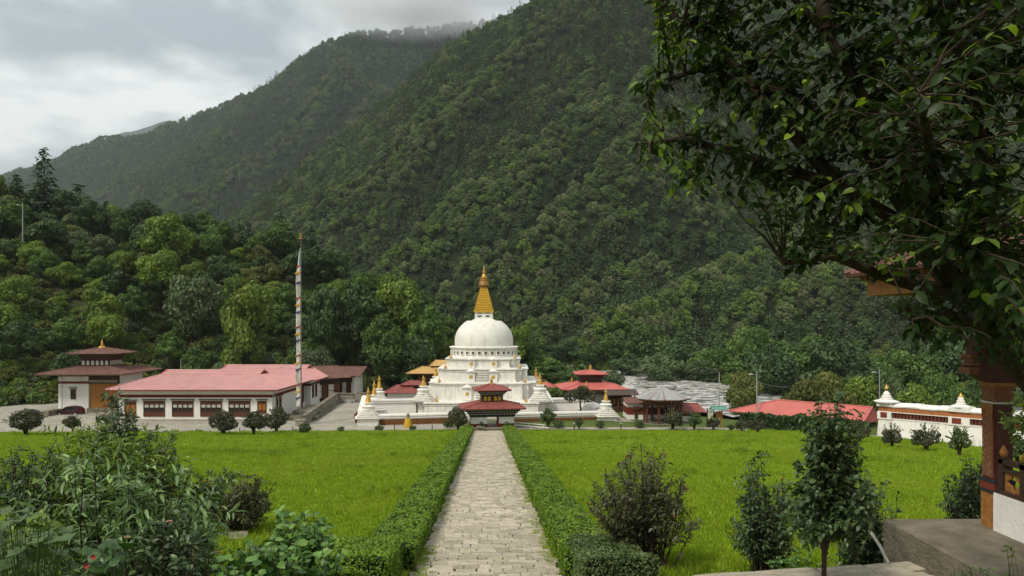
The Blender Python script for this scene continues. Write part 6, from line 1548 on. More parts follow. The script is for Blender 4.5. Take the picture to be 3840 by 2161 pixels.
def bush(key, px, ytop, ybase, wpx, label, group=None, dY=0, name='bush'):
    Yd = YZ(ybase, 0)+dY; X = (px-1920)/F*Yd; z = gz(X, Yd)
    if z > .02:                                    # on the slope: solve for the ground there
        for _ in range(8): Yd = (CZ-z)*F/(ybase-HZ); X = (px-1920)/F*Yd; z = gz(X, Yd)
    cm, sm, h, w = BK[key]; r = thing(name, label, 'bush', (X, Yd, z), hr.uniform(0,6.28), group); s = wpx*Yd/F/w; r.scale = (s, s, (ybase-ytop)*Yd/F/h)
    link(bpy.data.objects.new('crown', cm), r); link(bpy.data.objects.new('stems', sm), r); return r
for a in [('dark',97,1541,1632,128,'large dark purple-green bush in front of the grey car, leftmost on the lawn edge'),('dark2',274,1556,1622,66,'small dark bush on the lawn edge under the maroon car'),
 ('dark',836,1545,1632,106,'round dark bush before the third hall window, leftmost of the three'),('dark2',952,1540,1632,92,'tall dark bush in the middle of the three before the hall'),('dark',1038,1532,1624,96,'dark bush nearest the flag pole, rightmost of the three'),
 ('dark',1717,1530,1612,76,'dark bush standing at the left corner of the gate pavilion'),
 ('round',1145,1586,1626,48,'small round grey-green bush at the foot of the flag pole'),('round',1278,1600,1620,32,'tiny round bush on the lawn edge left of the white wall'),('round',1421,1595,1616,38,'small round bush before the left corner of the white wall'),('round',1547,1596,1614,28,'tiny round bush below the yellow draped figure'),('round',1680,1574,1604,40,'low green bush at the left foot of the gate'),
 ('rose',2056,1530,1606,58,'leafy upright bush right of the white rails'),('round',2096,1576,1607,46,'round grey-green bush beside the upright bush right of the gate'),('rose',2171,1566,1610,36,'thin small bush before the right wall shrine'),('round',2250,1576,1607,44,'round green bush in the middle of the right lawn edge'),('round',2398,1578,1606,48,'round green bush left of the gazebo steps'),
 ('roseD',2522,1533,1612,74,'large dark bush in front of the gazebo'),('rose',2604,1546,1614,60,'leafy bush left of the notice board'),('roseD',2676,1560,1614,52,'dark bush under the notice board'),('rose',2742,1592,1616,36,'low green bush right of the notice board'),('roseD',2782,1572,1620,56,'dark bush before the left end of the low red roof'),('roseD',2842,1568,1626,58,'dark bush before the dark clipped hedge'),
 ('roseD',3222,1584,1664,86,'dark bush at the left end of the mani wall'),('roseD',3345,1592,1680,80,'leafy bush in front of the mani wall, first from its left end'),('roseD',3475,1594,1694,98,'leafy bush in front of the mani wall, second from its left end'),('rose',3598,1602,1716,82,'leafy bush in front of the mani wall beside the carved pillar'),
 ('rose',3815,1640,1740,90,'bush seen between the pillar and the right picture edge')]:
    bush(*a)
bush('round', 2025, 1560, 1584, 18, 'tiny cone-shaped shrub by the white rails', dY=2)
# dark red-leaved tree inside the enclosure
rng = np.random.default_rng(66); P, D, tn, C = lobes_crown(rng, 5.2, 6.4, 20, 1700, .3, .30, lob=(.2,.34)); cm = crown_mesh('crown', rng, P, D, tn, .34, LEAF_PURP, .9)
p_ = at(2180, 1556, 113.5); r = thing('small_tree', 'small dark-leaved tree with bare trunk inside the white shrine wall', 'tree', (p_.x, 113.5, .35)); link(bpy.data.objects.new('crown', cm), r); tmh = trunk_mesh('trunk', rng, 5.2, .16, C, BARK, .35); link(bpy.data.objects.new('trunk', tmh), r); r.scale = (.98,.98,.98)
# scrub along the river banks
rng = np.random.default_rng(17); n = 3600; X = rng.uniform(-10,190,n); Y = rng.uniform(112,330,n); d = polydist(X,Y,RIV)
vis = (np.abs(X)/Y < .78) & (d > 19) & ~((d < 24) & (X < 62) & (Y < 225)) & ~((X < 30) & (Y < 142)) & ~((X < 52) & (Y < 119)) & ~((1920+F*X/Y > 2290) & (1920+F*X/Y < 2860) & (Y < 206)); X, Y = X[vis], Y[vis]; n = len(X); s = rng.uniform(.7,1.7,n)*np.where(Y > 190, 1.7, 1.0)
zz = np.maximum(ground(X,Y), np.where(Y > 236, mount_h(X,Y), -20)); zz = np.maximum(zz, -5)
scatter('undergrowth', np.column_stack([X,Y,zz-.3]), np.column_stack([rng.normal(0,.1,n),rng.normal(0,.1,n),rng.uniform(0,6.28,n)]), np.column_stack([s,s,s*rng.uniform(.7,1.1,n)]), rng.choice([0,3,4,1,0,2], n), ucoll, 'green scrub filling the river banks between the trees')

# weeds in the joints along the path
rng = np.random.default_rng(23); n = 3800; Y = 17+60*rng.uniform(0,1,n)**1.8; sd = rng.choice([-1,1], n); w_ = PW+.12-np.abs(rng.normal(0,.22,n)); mid_ = rng.uniform(0,1,n) < .05; w_ = np.where(mid_, rng.uniform(0,PW,n), w_)
k = fbm(Y*.5, sd*9.0, 77, 3)+rng.normal(0,.12,n) > .02; Y, sd, w_ = Y[k], sd[k], w_[k]; n = len(Y); X = pc(Y)+sd*w_; s = rng.uniform(.22,.6,n)
scatter('weeds', np.column_stack([X,Y,np.maximum(10.1-.101*Y,.1)+.02]), np.column_stack([rng.normal(0,.25,n),rng.normal(0,.25,n),rng.uniform(0,6.28,n)]), np.column_stack([s,s,s*.8]), rng.choice([0,2,4], n), gcoll, 'small green weeds growing in the path joints')
# ------------------------------------------------------------------ foreground plants
def plant(name, label, cat, base, tips, L_, W_, per, m, rs=.014, f0=.25, arch=.12, twigs=3, tlen=.35, droop=.25, stemm=BARK, seed=1, group=None, simple=False, spread=.06, tipbright=.25, flower=None, indiv=0, up=.3, fork=0.0):
    """stems rise from the base to each tip and carry side twigs; leaves along both"""
    rng = np.random.default_rng(seed); base = Vector(base); t_ = thing(name, label, cat, base, 0, group); b = B(); P = []; D = []; T = []; ends = []
    for tp in tips:
        tip = Vector(tp)-base; s0 = Vector((rng.normal(0,spread), rng.normal(0,spread), -.1 if not fork else fork*rng.uniform(.75,1.5))); ln = (tip-s0).length
        mid = s0.lerp(tip, .5)+Vector((rng.normal(0,.05*ln), rng.normal(0,.05*ln), arch*ln)); pts = []
        for k in range(7):
            q = k/6; pts.append(s0*(1-q)**2+mid*2*q*(1-q)+tip*q*q)
        r0 = rs*(.7+.35*ln); b.tube(pts, [r0*(1-.85*k/6) for k in range(7)], 5); ends.append(tip)
        def along(pp, n, fa, bright):
            for i in range(n):
                q = fa+(1-fa)*(i+rng.uniform(.2,.8))/n; j = min(int(q*(len(pp)-1)), len(pp)-2); u = q*(len(pp)-1)-j; a = pp[j].lerp(pp[j+1], u); tg = (pp[j+1]-pp[j]).normalized()
                ang_ = i*2.4+rng.uniform(-.4,.4); o1 = tg.orthogonal().normalized(); o2 = tg.cross(o1); od = o1*math.cos(ang_)+o2*math.sin(ang_)
                P.append(tuple(a)); D.append(tuple(od*.9+tg*.55+Vector((0,0,-droop)))); T.append(min(1, rng.uniform(.05,.75)+bright*(q > .8)))
        along(pts, per, f0, tipbright)
        for k in range(twigs):
            q = rng.uniform(f0,.98); j = min(int(q*6), 5); a = pts[j].lerp(pts[j+1], q*6-j); tg = (pts[j+1]-pts[j]).normalized(); dv = Vector(rng.normal(size=3)); dv = (dv.normalized()*.9+tg*.6+Vector((0,0,up))).normalized()
            e = a+dv*tlen*rng.uniform(.5,1.2); pp = [a, a.lerp(e,.5)+Vector((0,0,.03)), e]; b.tube(pp, [rs*.4,rs*.3,rs*.12], 4); along(pp, max(3, int(per*.55)), .1, tipbright)
    obj('stems', b, stemm, t_)
    P = np.array(P); D = unit(np.array(D)); n = len(P); Nn = unit(np.array([0,0,1.0])+rng.normal(size=(n,3))*.45+D*.2); ls = L_*rng.uniform(.6,1.25,n)
    if indiv:
        d2 = np.linalg.norm(P+np.array(base)-np.array([0,0,CZ]), axis=1); px = 1920+F*(P[:,0]+base.x)/(P[:,1]+base.y); py = HZ-(P[:,2]+base.z-CZ)*F/(P[:,1]+base.y)
        d2 = np.where((px > 0) & (px < 3840) & (py > 0) & (py < 2161), d2, 1e6); k = np.argsort(d2)[:indiv]; put_leaves(t_, P[k], D[k], Nn[k], ls[k], ls[k]*W_/L_, np.array(T)[k], m)
        kk = np.setdiff1d(np.arange(n), k); P, D, Nn, ls, T = P[kk], D[kk], Nn[kk], ls[kk], np.array(T)[kk]; n = len(P)
    if n:
        V, Fa = (diamonds if simple else leaves8)(P, D, Nn, ls, ls*W_/L_); nv = 4 if simple else 8
        o_ = bpy.data.objects.new('leaves', np_mesh('leaves', V, Fa, m, np.repeat(np.array(T), nv), smooth_=False)); link(o_, t_)
        if indiv: o_['kind'] = 'stuff'
    if flower:
        fm, fr, nf = flower
        for i in rng.choice(len(ends), nf, replace=nf > len(ends)):
            e = ends[i]+Vector(rng.normal(size=3)*.06); bb = B()
            for q in range(7):
                a = 2*PI*q/7; u = Vector((math.cos(a), math.sin(a), .45)); s_ = Vector((-math.sin(a), math.cos(a), 0)); bb.add([Vector((0,0,0)), u*fr*.6+s_*fr*.42, u*fr+Vector((0,0,.1*fr)), u*fr*.6-s_*fr*.42], [(0,1,2,3)])
            for q in range(5):
                a = 2*PI*q/5+.3; u = Vector((math.cos(a)*.6, math.sin(a)*.6, .9)); s_ = Vector((-math.sin(a), math.cos(a), 0)); bb.add([Vector((0,0,0)), u*fr*.5+s_*fr*.35, u*fr*.8, u*fr*.5-s_*fr*.35], [(0,1,2,3)])
            o_ = obj('flower', bb, fm, t_); o_.location = e
    return t_
LEAFM = {}
def put_leaves(parent, P, D, Nn, Ls, Ws, T, m):
    """single leaves as pieces of their own, sharing a few meshes"""
    D, S, Z = frames(D, Nn)
    for i in range(len(P)):
        k = (m.name, int(min(.999, T[i])*5))
        if k not in LEAFM: LEAFM[k] = np_mesh('leaf', LEAF_T*np.array([1,1,.7]), LEAF_F, m, np.full(8, (k[1]+.5)/5))
        o_ = bpy.data.objects.new('leaf', LEAFM[k]); link(o_, parent)
        M_ = Matrix(((D[i][0],S[i][0],Z[i][0]),(D[i][1],S[i][1],Z[i][1]),(D[i][2],S[i][2],Z[i][2])))
        o_.location = P[i]; o_.rotation_euler = M_.to_euler(); o_.scale = (Ls[i], Ws[i], Ls[i])
def ptips(seed, specs, Yc, dep):
    """tips spread through ellipses: (column, row, half width, half height, count)"""
    rng = np.random.default_rng(seed); out_ = []
    for cx, cy, rx, ry, n in specs:
        for i in range(n):
            a = rng.uniform(0, 2*PI); r_ = math.sqrt(rng.uniform(.05, 1)); Yd = Yc+rng.uniform(-dep, dep); out_.append(at(cx+rx*r_*math.cos(a), cy+ry*r_*math.sin(a), Yd))
    return out_
F_SAGE = leafmat('leaf_sage', (0.0533,0.1006,0.0384), (0.1183,0.1952,0.0710), (0.2514,0.3697,0.1183), .45, .25, .4, .05)
F_LIME = leafmat('leaf_lime', (0.0557,0.0952,0.0159), (0.1350,0.2063,0.0285), (0.2620,0.3411,0.0557), .45, .35, .35, .05)
F_DARK = leafmat('leaf_deep', (0.0232,0.0464,0.0186), (0.0510,0.0928,0.0325), (0.1160,0.1810,0.0603), .42, .2, .45, .05)
F_GLOSS = leafmat('leaf_glossy', (0.0356,0.0891,0.0178), (0.0856,0.1872,0.0321), (0.1872,0.3296,0.0570), .32, .22, .5, .05)
F_FUCH = leafmat('leaf_fuchsia', (.036,.032,.014), (.064,.068,.026), (.105,.125,.045), .45, .2, .35, .05)
WFLOW = mat('white_petal', (.62,.58,.50), .7, .1, 5); RFLOW = mat('red_petal', (.26,.020,.022), .6, .2, 5); YFLOW = mat('yellow_petal', (.55,.36,.02), .6, .2, 5); PFLOW = mat('peach_petal', (.45,.26,.17), .6, .2, 5)
def G(px, Yd, z=None): X = (px-1920)/F*Yd; return Vector((X, Yd, gz(X, Yd) if z is None else z))
plant('butterfly_bush', 'tall grey-green willow-leaved shrub filling the left foreground', 'shrub', G(430,12), ptips(1, [(330,1920,300,230,60),(600,1900,220,170,40),(430,1780,190,150,24),(560,2080,280,120,34),(760,1950,120,110,14)], 11.6, 1.4), .20, .056, 16, F_SAGE, .012, .2, .10, 6, .45, .3, seed=1, simple=False)
plant('leafy_shrub', 'light yellow-green shoots rising above the grey-green shrub on the left', 'shrub', G(380,12.8), ptips(2, [(290,1690,130,110,20),(400,1640,120,90,16),(520,1700,110,110,16),(640,1770,100,120,14),(200,1800,100,90,10)], 12.6, .9), .17, .046, 18, F_LIME, .010, .4, .06, 5, .36, .2, seed=2)
plant('rose_bush', 'tall dark rose bush with white blooms towering over the left shrubs', 'shrub', G(440,13.6), ptips(3, [(430,1570,72,90,28),(440,1690,80,100,24),(400,1510,40,36,5),(480,1520,30,40,3)], 13.6, .5), .13, .062, 15, F_DARK, .010, .35, .05, 7, .30, .2, seed=3, flower=(WFLOW,.075,3))
plant('rose_bush', 'slender rose bush with one white bloom against the hall wall', 'shrub', G(600,13.2), ptips(4, [(600,1640,64,60,16),(570,1760,80,90,16),(640,1700,40,60,6)], 13.2, .5), .12, .056, 14, F_DARK, .010, .4, .06, 5, .28, .2, seed=4, flower=(WFLOW,.085,3))
plant('arching_shrub', 'dark arching small-leaved branches at the left edge', 'shrub', G(60,13), ptips(5, [(90,1760,130,90,24),(160,1830,140,90,24),(20,1870,100,110,22),(210,1730,40,90,8)], 12.6, .9), .10, .042, 26, F_DARK, .014, .25, .22, 5, .32, .2, seed=5, simple=True)
plant('arching_shrub', 'dark arching branch reaching out over the lawn on the left', 'shrub', G(650,13.8), ptips(6, [(800,1790,70,24,12),(860,1768,20,10,4),(640,1740,40,60,8),(720,1860,110,60,24)], 13.6, .5), .085, .040, 30, F_DARK, .014, .2, .20, 5, .24, .2, seed=6, simple=True, flower=(YFLOW,.04,5))
plant('twiggy_bush', 'dense dark twiggy bush on the lawn right of the tall shrubs', 'bush', G(900,25.6), ptips(7, [(890,1890,130,95,90),(930,1840,90,60,34)], 25.5, 1.3), .13, .062, 18, F_FUCH, .012, .3, .05, 6, .3, .15, seed=7, simple=True)
plant('mixed_shrub', 'dark shrub with peach blooms low in the left foreground', 'shrub', G(640,10.5), ptips(8, [(640,2050,190,120,60),(450,2090,160,80,34)], 10.5, .9), .12, .056, 15, F_DARK, .014, .2, .08, 5, .3, .25, seed=8, flower=(PFLOW,.05,7))
plant('leafy_shrub', 'fresh green shrub between dark bush and tall shrubs on the left', 'shrub', G(730,13.2), ptips(9, [(730,1925,60,60,24),(700,2030,70,70,18)], 13.2, .4), .12, .06, 12, F_GLOSS, .012, .35, .05, 4, .2, .25, seed=9)
# hydrangeas: broad glossy leaves
for k, (cx, cy, rx, ry, n, Yd, lb) in enumerate([(1130,1975,140,70,46,13.0,'glossy broad-leaved hydrangea mound farthest from the camera'),(1010,2070,150,70,46,11.6,'glossy broad-leaved hydrangea mound in the middle'),(1180,2080,110,70,30,12.2,'glossy broad-leaved hydrangea mound nearest the path hedge'),(890,2130,120,50,30,10.8,'glossy broad-leaved hydrangea at the bottom picture edge')]):
    plant('hydrangea', lb, 'shrub', G(cx, Yd), ptips(20+k, [(cx,cy,rx,ry,n)], Yd, .7), .16, .125, 9, F_GLOSS, .014, .55, .04, 2, .14, .45, seed=20+k, group='hydrangeas left of the path', indiv=75)
plant('ground_cover_plant', 'fine-leaved green plant under the hydrangeas', 'plant', G(800,11.8), ptips(25, [(800,2090,110,60,26),(690,2130,90,40,14)], 11.8, .6), .07, .045, 14, F_GLOSS, .008, .3, .05, 4, .2, .2, seed=25, simple=True)
# vine with lobed leaves and nasturtium with round leaves at the bottom left
def disc_leaf(name, lobes, seed):
    n = 28; v = [(0,0,0)]; rng = np.random.default_rng(seed)
    for i in range(n):
        a = 2*PI*i/n; r_ = 1.0 if lobes == 0 else .72+.30*abs(math.cos(a*lobes/2))**1.5*(1-.25*(abs(a-PI) < .4))
        r_ *= 1+rng.uniform(-.03,.03); v.append((r_*math.cos(a), r_*math.sin(a), .10*r_*r_*math.cos(2*a)+.06*math.cos(lobes*a if lobes else 3*a)))
    f = [(0, i+1, (i+1) % n+1) for i in range(n)]; return v, f
VINE = leafmat('vine_leaf', (0.0396,0.0726,0.0211), (0.0726,0.1214,0.0370), (0.1254,0.1848,0.0634), .5, .25, .35, .2); NAST = leafmat('nasturtium_leaf', (.020,.050,.012), (.036,.085,.018), (.060,.120,.026), .5, .25, .35, .2)
def disc_plant(name, label, base, spots, r0, lobes, m, seed, group=None):
    rng = np.random.default_rng(seed); t_ = thing(name, label, 'plant', base, 0, group); v, f = disc_leaf(name, lobes, seed); me = np_mesh('leaf', np.array(v), np.array(f), m, np.full(len(v), .55), smooth_=True); b = B()
    for s in spots:
        q = Vector(s)-Vector(base); o_ = bpy.data.objects.new('leaf', me); link(o_, t_); o_.location = q; r_ = r0*rng.uniform(.7,1.2); o_.scale = (r_,r_,r_); o_.rotation_euler = (rng.normal(.35,.3), rng.normal(0,.3), rng.uniform(0,6.28))
        b.tube([(rng.normal(0,.1),rng.normal(0,.1),0), q*.6+Vector((0,0,-.1)), q-Vector((0,0,.01))], [.012,.008,.005], 4)
    obj('stems', b, mat('green_stem', (.05,.08,.02), .7), t_); return t_
disc_plant('vine', 'pale green lobed vine leaves in the bottom left corner', G(110,8.6,10.6), ptips(31, [(90,1990,130,90,38),(60,2090,90,60,22),(200,2040,80,60,10)], 8.6, .6), .095, 5, VINE, 31)
nt_ = disc_plant('nasturtium', 'round-leaved nasturtium with red flowers at the bottom edge', G(400,8.0,11.0), ptips(32, [(400,2100,75,55,26),(450,2060,60,40,8),(380,2150,60,30,8)], 8.0, .3), .075, 0, NAST, 32)
for px, py in ((352,2088),(326,2122)):
    bb = B()
    for q in range(6):
        a = 2*PI*q/6; u = Vector((math.cos(a),-.5,math.sin(a))); s_ = Vector((-math.sin(a),0,math.cos(a))); bb.add([Vector((0,0,0)), u*.02+s_*.015, u*.034, u*.02-s_*.015], [(0,1,2,3)])
    o_ = obj('flower', bb, RFLOW, nt_); o_.location = at(px,py,7.7)-Vector(nt_.location)
plant('willow_herb', 'narrow-leaved plant at the bottom left edge', 'plant', G(250,8.8,10.8), ptips(33, [(260,2120,130,45,12),(150,2060,80,50,6)], 8.8, .4), .15, .034, 13, F_SAGE, .009, .3, .05, 2, .2, .3, seed=33)
plant('leafy_plant', 'light green broad-leaved plant at the left edge above the vine', 'plant', G(70,10,10.4), ptips(34, [(80,1925,100,30,12),(150,1940,60,30,6)], 10, .5), .17, .09, 8, F_LIME, .010, .5, .05, 2, .15, .35, seed=34)
b = B(); b.box(-.43,.43,-.35,.35,-.07,.10); p_ = at(876, 2010, 24.4); o_ = obj('stone_slab', b, STONEW, None, False, (p_.x, 24.4, gz(p_.x, 24.4)+.05)); o_.rotation_euler = (math.radians(6),0,math.radians(12)); tag(o_, 'flat grey stone slab lying between dark bush and hydrangeas', 'slab')

# right of the path
plant('fuchsia_bush', 'reddish-green fuchsia bush with red flowers and bare lower stems beside the path', 'bush', G(2425,20.0), ptips(40, [(2400,1840,170,130,62),(2410,1720,100,60,20),(2400,1960,140,60,14),(2570,1940,50,50,10),(2250,1900,50,60,10)], 20.0, 1.3), .135, .064, 12, F_FUCH, .013, .52, .03, 6, .42, .35, seed=40, flower=(RFLOW,.06,16), spread=.28)
plant('fuchsia_bush', 'dark fuchsia bush with pale upright shoots left of the small tree', 'bush', G(2880,19.0), ptips(41, [(2880,1910,125,120,46),(2840,1990,90,80,20),(2850,1740,70,60,9)], 19.0, 1.0), .14, .066, 13, F_DARK, .014, .4, .03, 7, .36, .35, seed=41, spread=.25, flower=(RFLOW,.05,5))
plant('fuchsia_bush', 'dark fuchsia bush behind the small tree on its right', 'bush', G(3230,17.6), ptips(42, [(3260,1900,110,130,44),(3310,1990,80,60,22),(3210,2010,70,60,12)], 17.6, .9), .13, .062, 13, F_DARK, .014, .35, .03, 7, .34, .35, seed=42, spread=.2, flower=(RFLOW,.05,6))
plant('rose_bush', 'dark thorny bush growing beside the carved pillar', 'bush', G(3640,19.2), ptips(43, [(3620,1850,80,90,50),(3650,1740,44,44,16),(3570,1830,40,50,10)], 19.2, .7), .12, .058, 12, F_DARK, .016, .35, .05, 5, .28, .3, seed=43)
tr = plant('young_tree', 'young broad-leaved tree with forked thin trunk right of the lawn', 'tree', G(3088,14.2), ptips(44, [(3100,1790,100,220,62),(3060,1570,40,110,14),(3135,1540,42,110,16),(3235,1800,75,170,26),(2995,1850,65,140,20),(3190,1975,90,55,14),(3040,1985,80,50,12),(3205,1620,24,60,5)], 14.2, .85), .125, .088, 12, leafmat('leaf_young_tree', (0.0196,0.0420,0.0140), (0.0476,0.0896,0.0280), (0.1330,0.1820,0.0588), .42, .25, .35, .05), .013, .30, .03, 5, .24, .5, seed=44, spread=.05, indiv=150, fork=1.15)
b = B(); b.tube([(0,0,-.3),(.02,.01,.6),(-.05,.02,1.3),(-.1,.03,2.2)], [.055,.048,.04,.02], 8); b.tube([(.01,0,.55),(.16,.05,1.1),(.2,.05,2.2)], [.045,.035,.02], 8); b.tube([(0,0,.75),(-.4,-.05,.95),(-.6,0,1.6)], [.03,.024,.01], 7); obj('trunk', b, BARK, tr)
plant('weed', 'green leafy weeds at the foot of the young tree', 'plant', G(3010,17.2), ptips(45, [(3010,2090,110,35,22),(2900,2100,40,20,6)], 17.2, .5), .10, .06, 9, F_GLOSS, .007, .3, .05, 2, .12, .3, seed=45)
plant('weed', 'small upright weed on the platform edge at the bottom right', 'plant', G(3790,11.6,9.8), ptips(46, [(3790,2090,22,50,5)], 11.6, .1), .11, .034, 10, F_LIME, .007, .3, .05, 1, .1, .3, seed=46)
plant('weed', 'grassy weeds at the foot of the concrete platform', 'plant', G(3640,12.6,9.8), ptips(47, [(3650,2140,80,25,16)], 12.6, .3), .12, .03, 8, F_GLOSS, .006, .2, .05, 1, .1, .2, seed=47)
A = at(3262,1992,16.2); C_ = at(3332,2112,15.5); b = B(); b.tube([A,(A+C_)/2+Vector((.02,0,.02)),C_], .035, 6); o_ = obj('pipe', b, mat('pale_pipe', (.42,.40,.34), .7, .2, 6)); tag(o_, 'thin pale pipe leaning beside the concrete platform', 'pipe')

# ------------------------------------------------------------------ paved strip of the upper terrace
tp_ = bpy.data.objects.new('terrace_paving', None); link(tp_); tp_['kind'] = 'structure'
tp_.location = (3.72, 14.86, 0); tp_.rotation_euler.z = math.radians(9.5)
b = B(); b.box(0,5.0,-3.6,0,9.2,9.78); obj('bed', b, CONC, tp_)
rt = random.Random(8); Y = -.01; k = 0
while Y > -3.4:
    dY = rt.uniform(.5,.75); x = 0.0
    while x < 4.95:
        w = min(rt.uniform(.7,1.4), 4.98-x)
        if w > .2:
            o_ = bpy.data.objects.new('paving_stone', SLAB[k % 10][0]); link(o_, tp_); o_.location = (x+w/2, Y-dY/2, 9.79+rt.uniform(-.006,.006)); o_.scale = (w-.03,dY-.03,1.0); o_.rotation_euler = (rt.uniform(-.01,.01), rt.uniform(-.01,.01), rt.uniform(-.015,.015))
        x += w; k += 1
    Y -= dY

# ------------------------------------------------------------------ carved pavilion on the right
PVX, PVY, PZ = 10.68, 15.95, 10.40
pv_ = thing('prayer_pavilion', 'carved and painted wooden pavilion corner with white parapet on concrete platform', 'pavilion', (PVX, PVY, PZ))
CARV = mat('carved_red_timber', (.150,.045,.018), .6, .55, 16, 1.0, 42, .3, col2=(.30,.13,.05)); DKRED = mat('dark_red_timber', (.075,.022,.014), .6, .4, 9, .5, 30, .3)
ORT = mat('ochre_timber', (.30,.13,.03), .6, .35, 8, .6, 30, .3)
b = B(); b.box(-1.98,6,-7,.95,-1.3,0); o_ = obj('platform', b, CONC, pv_); md = o_.modifiers.new('worn_edge','BEVEL'); md.width = .035; md.segments = 2
pl = bpy.data.objects.new('pillar', None); link(pl, pv_)
b = B(); b.box(0,.45,0,.45,0,.80); obj('pillar_foot', b, ORT, pl)
for za, zb, m_, o_ in ((.802,.868,BLACKP,.02),(.870,1.02,REDP,.012),(1.022,1.09,BLACKP,.02)):
    b = B(); b.box(-o_,.45+o_,-o_,.45+o_,za,zb); obj('band', b, m_, pl)
b = B(); b.box(.02,.43,.02,.43,1.092,2.78); obj('shaft', b, DKRED, pl)
b = B(); b.box(-.004,.019,.05,.40,1.15,2.55); obj('carved_panel', b, CARV, pl); b = B(); b.box(.05,.40,-.004,.019,1.15,2.55); obj('carved_panel', b, DKRED, pl)  # lit left face paler, front darker: shade put into the panel colours
rc = random.Random(4); g = B()
for i in range(70):
    z = 1.2+i*.019; y = .08+.28*rc.random(); g.tube([(-.012,y,z),(-.016,y+.03,z+.025),(-.012,y+.05,z+.01)], .006, 4)
obj('carving', g, mat('carving_pale', (.33,.20,.12), .7), pl)
g = B()
for q in range(6): y = .07+.065*q; g.loft([[(-.02,y-.03,2.78),(-.02,y+.03,2.78),(.01,y+.03,2.78),(.01,y-.03,2.78)],[(-.012,y-.008,2.45),(-.012,y+.008,2.45),(.01,y+.008,2.45),(.01,y-.008,2.45)]])
obj('pendant_leaves', g, ORT, pl)
g = B()
for q in range(10):
    for s_ in ((-.005,.45*(q+.5)/10),): g.lathe([(.001,-.026),(.024,-.012),(.024,.012),(.001,.026)], 6, (s_[0], s_[1], 2.81)); g.lathe([(.001,-.026),(.024,-.012),(.024,.012),(.001,.026)], 6, (.45*(q+.5)/10, -.005, 2.81))
obj('bead_band', g, WINPALE, pl)
b = B(); b.loft([[(.03,.03,2.84),(.42,.03,2.84),(.42,.42,2.84),(.03,.42,2.84)],[(-.01,-.01,3.18),(.46,-.01,3.18),(.46,.46,3.18),(-.01,.46,3.18)]]); obj('capital', b, CARV, pl)
b = B(); b.box(-.03,.48,-.03,.48,3.182,3.26); obj('capital_plate', b, ORT, pl)
prof = [(-.03,3.262),(-.12,3.28),(-.22,3.34),(-.30,3.42),(-.46,3.45),(-.50,3.52),(-.50,3.60),(-.44,3.63),(-.44,3.70),(-.40,3.72),(-.40,3.78),(-.46,3.80),(-.46,3.90),(.9,3.90),(.9,3.262)]
b = B(); b.loft([[(x,.08,z) for x, z in prof],[(x,.37,z) for x, z in prof]]); obj('bracket_arm', b, DKRED, pl)
for (x0_b, x1_b, z0_b, z1_b) in ((-.52,-.30,3.455,3.60),(-.48,-.28,3.645,3.705),(-.43,-.28,3.725,3.79),(-.49,-.28,3.81,3.895)):
    b = B(); b.box(x0_b,x1_b,.04,.41,z0_b,z1_b); obj('bracket_moulding', b, CARV, pl)
b = B(); b.box(-.35,6,.02,.43,3.902,4.25); obj('tie_beam', b, DKRED, pv_); b = B(); b.box(.02,.43,-6,.018,3.902,4.25); obj('tie_beam', b, DKRED, pv_)
for px_, py_ in ((5.2,0),(5.2,-5.6),(0,-5.6)):      # the other corner pillars
    q_ = bpy.data.objects.new('pillar', None); link(q_, pv_); q_.location = (px_, py_, 0)
    for ch in list(pl.children):
        c_ = ch.copy(); COL.objects.link(c_); c_.parent = q_
for px_, py_ in ((0,0),(5.2,0),(5.2,-5.6),(0,-5.6)):
    b = B(); b.box(px_+.06,px_+.39,py_+.06,py_+.39,4.252,5.9); obj('upper_post', b, DKRED, pv_)
# parapet and railing running toward the camera
b = B(); b.box(-.02,.30,-6,-.001,0,.84); obj('parapet', b, WHITE, pv_)
b = B(); b.box(0,.26,-6,-.06,.842,.92); obj('sill_rail', b, WOOD, pv_); b = B(); b.box(.05,.21,-6,-.06,1.50,1.60); obj('top_rail', b, WOOD, pv_); b = B(); b.box(.06,.20,-6,-.06,1.34,1.40); obj('mid_rail', b, WOOD, pv_)
for q in range(7):
    y = -.12-.68*q; b = B(); b.box(.05,.21,y-.08,y+.08,.922,1.64); po = obj('rail_post', b, WOOD, pv_); b = B(); b.lathe([(.05,1.642),(.075,1.68),(.085,1.74),(.05,1.83),(.012,1.90)], 10, (.13,y,0)); obj('bud_cap', b, ORT, po, True)
    if q < 6:        # panel with a lobed opening
        yc = y-.34; n_ = 32; ou = []; inn = []
        for i in range(n_):
            a = 2*PI*(i+.5)/n_; r_ = .135*(1+.28*math.cos(4*a)); inn.append((math.cos(a)*r_*1.15, math.sin(a)*r_))
            s_ = max(abs(math.cos(a))/.255, abs(math.sin(a))/.205); ou.append((math.cos(a)/s_, math.sin(a)/s_))
        g = B(); zc = 1.13
        for i in range(n_):
            j = (i+1) % n_; q4 = [ou[i],ou[j],inn[j],inn[i]]; g.loft([[(.10,yc+u,zc+v) for u, v in q4],[(.16,yc+u,zc+v) for u, v in q4]])
        obj('panel', g, ORT, pv_)
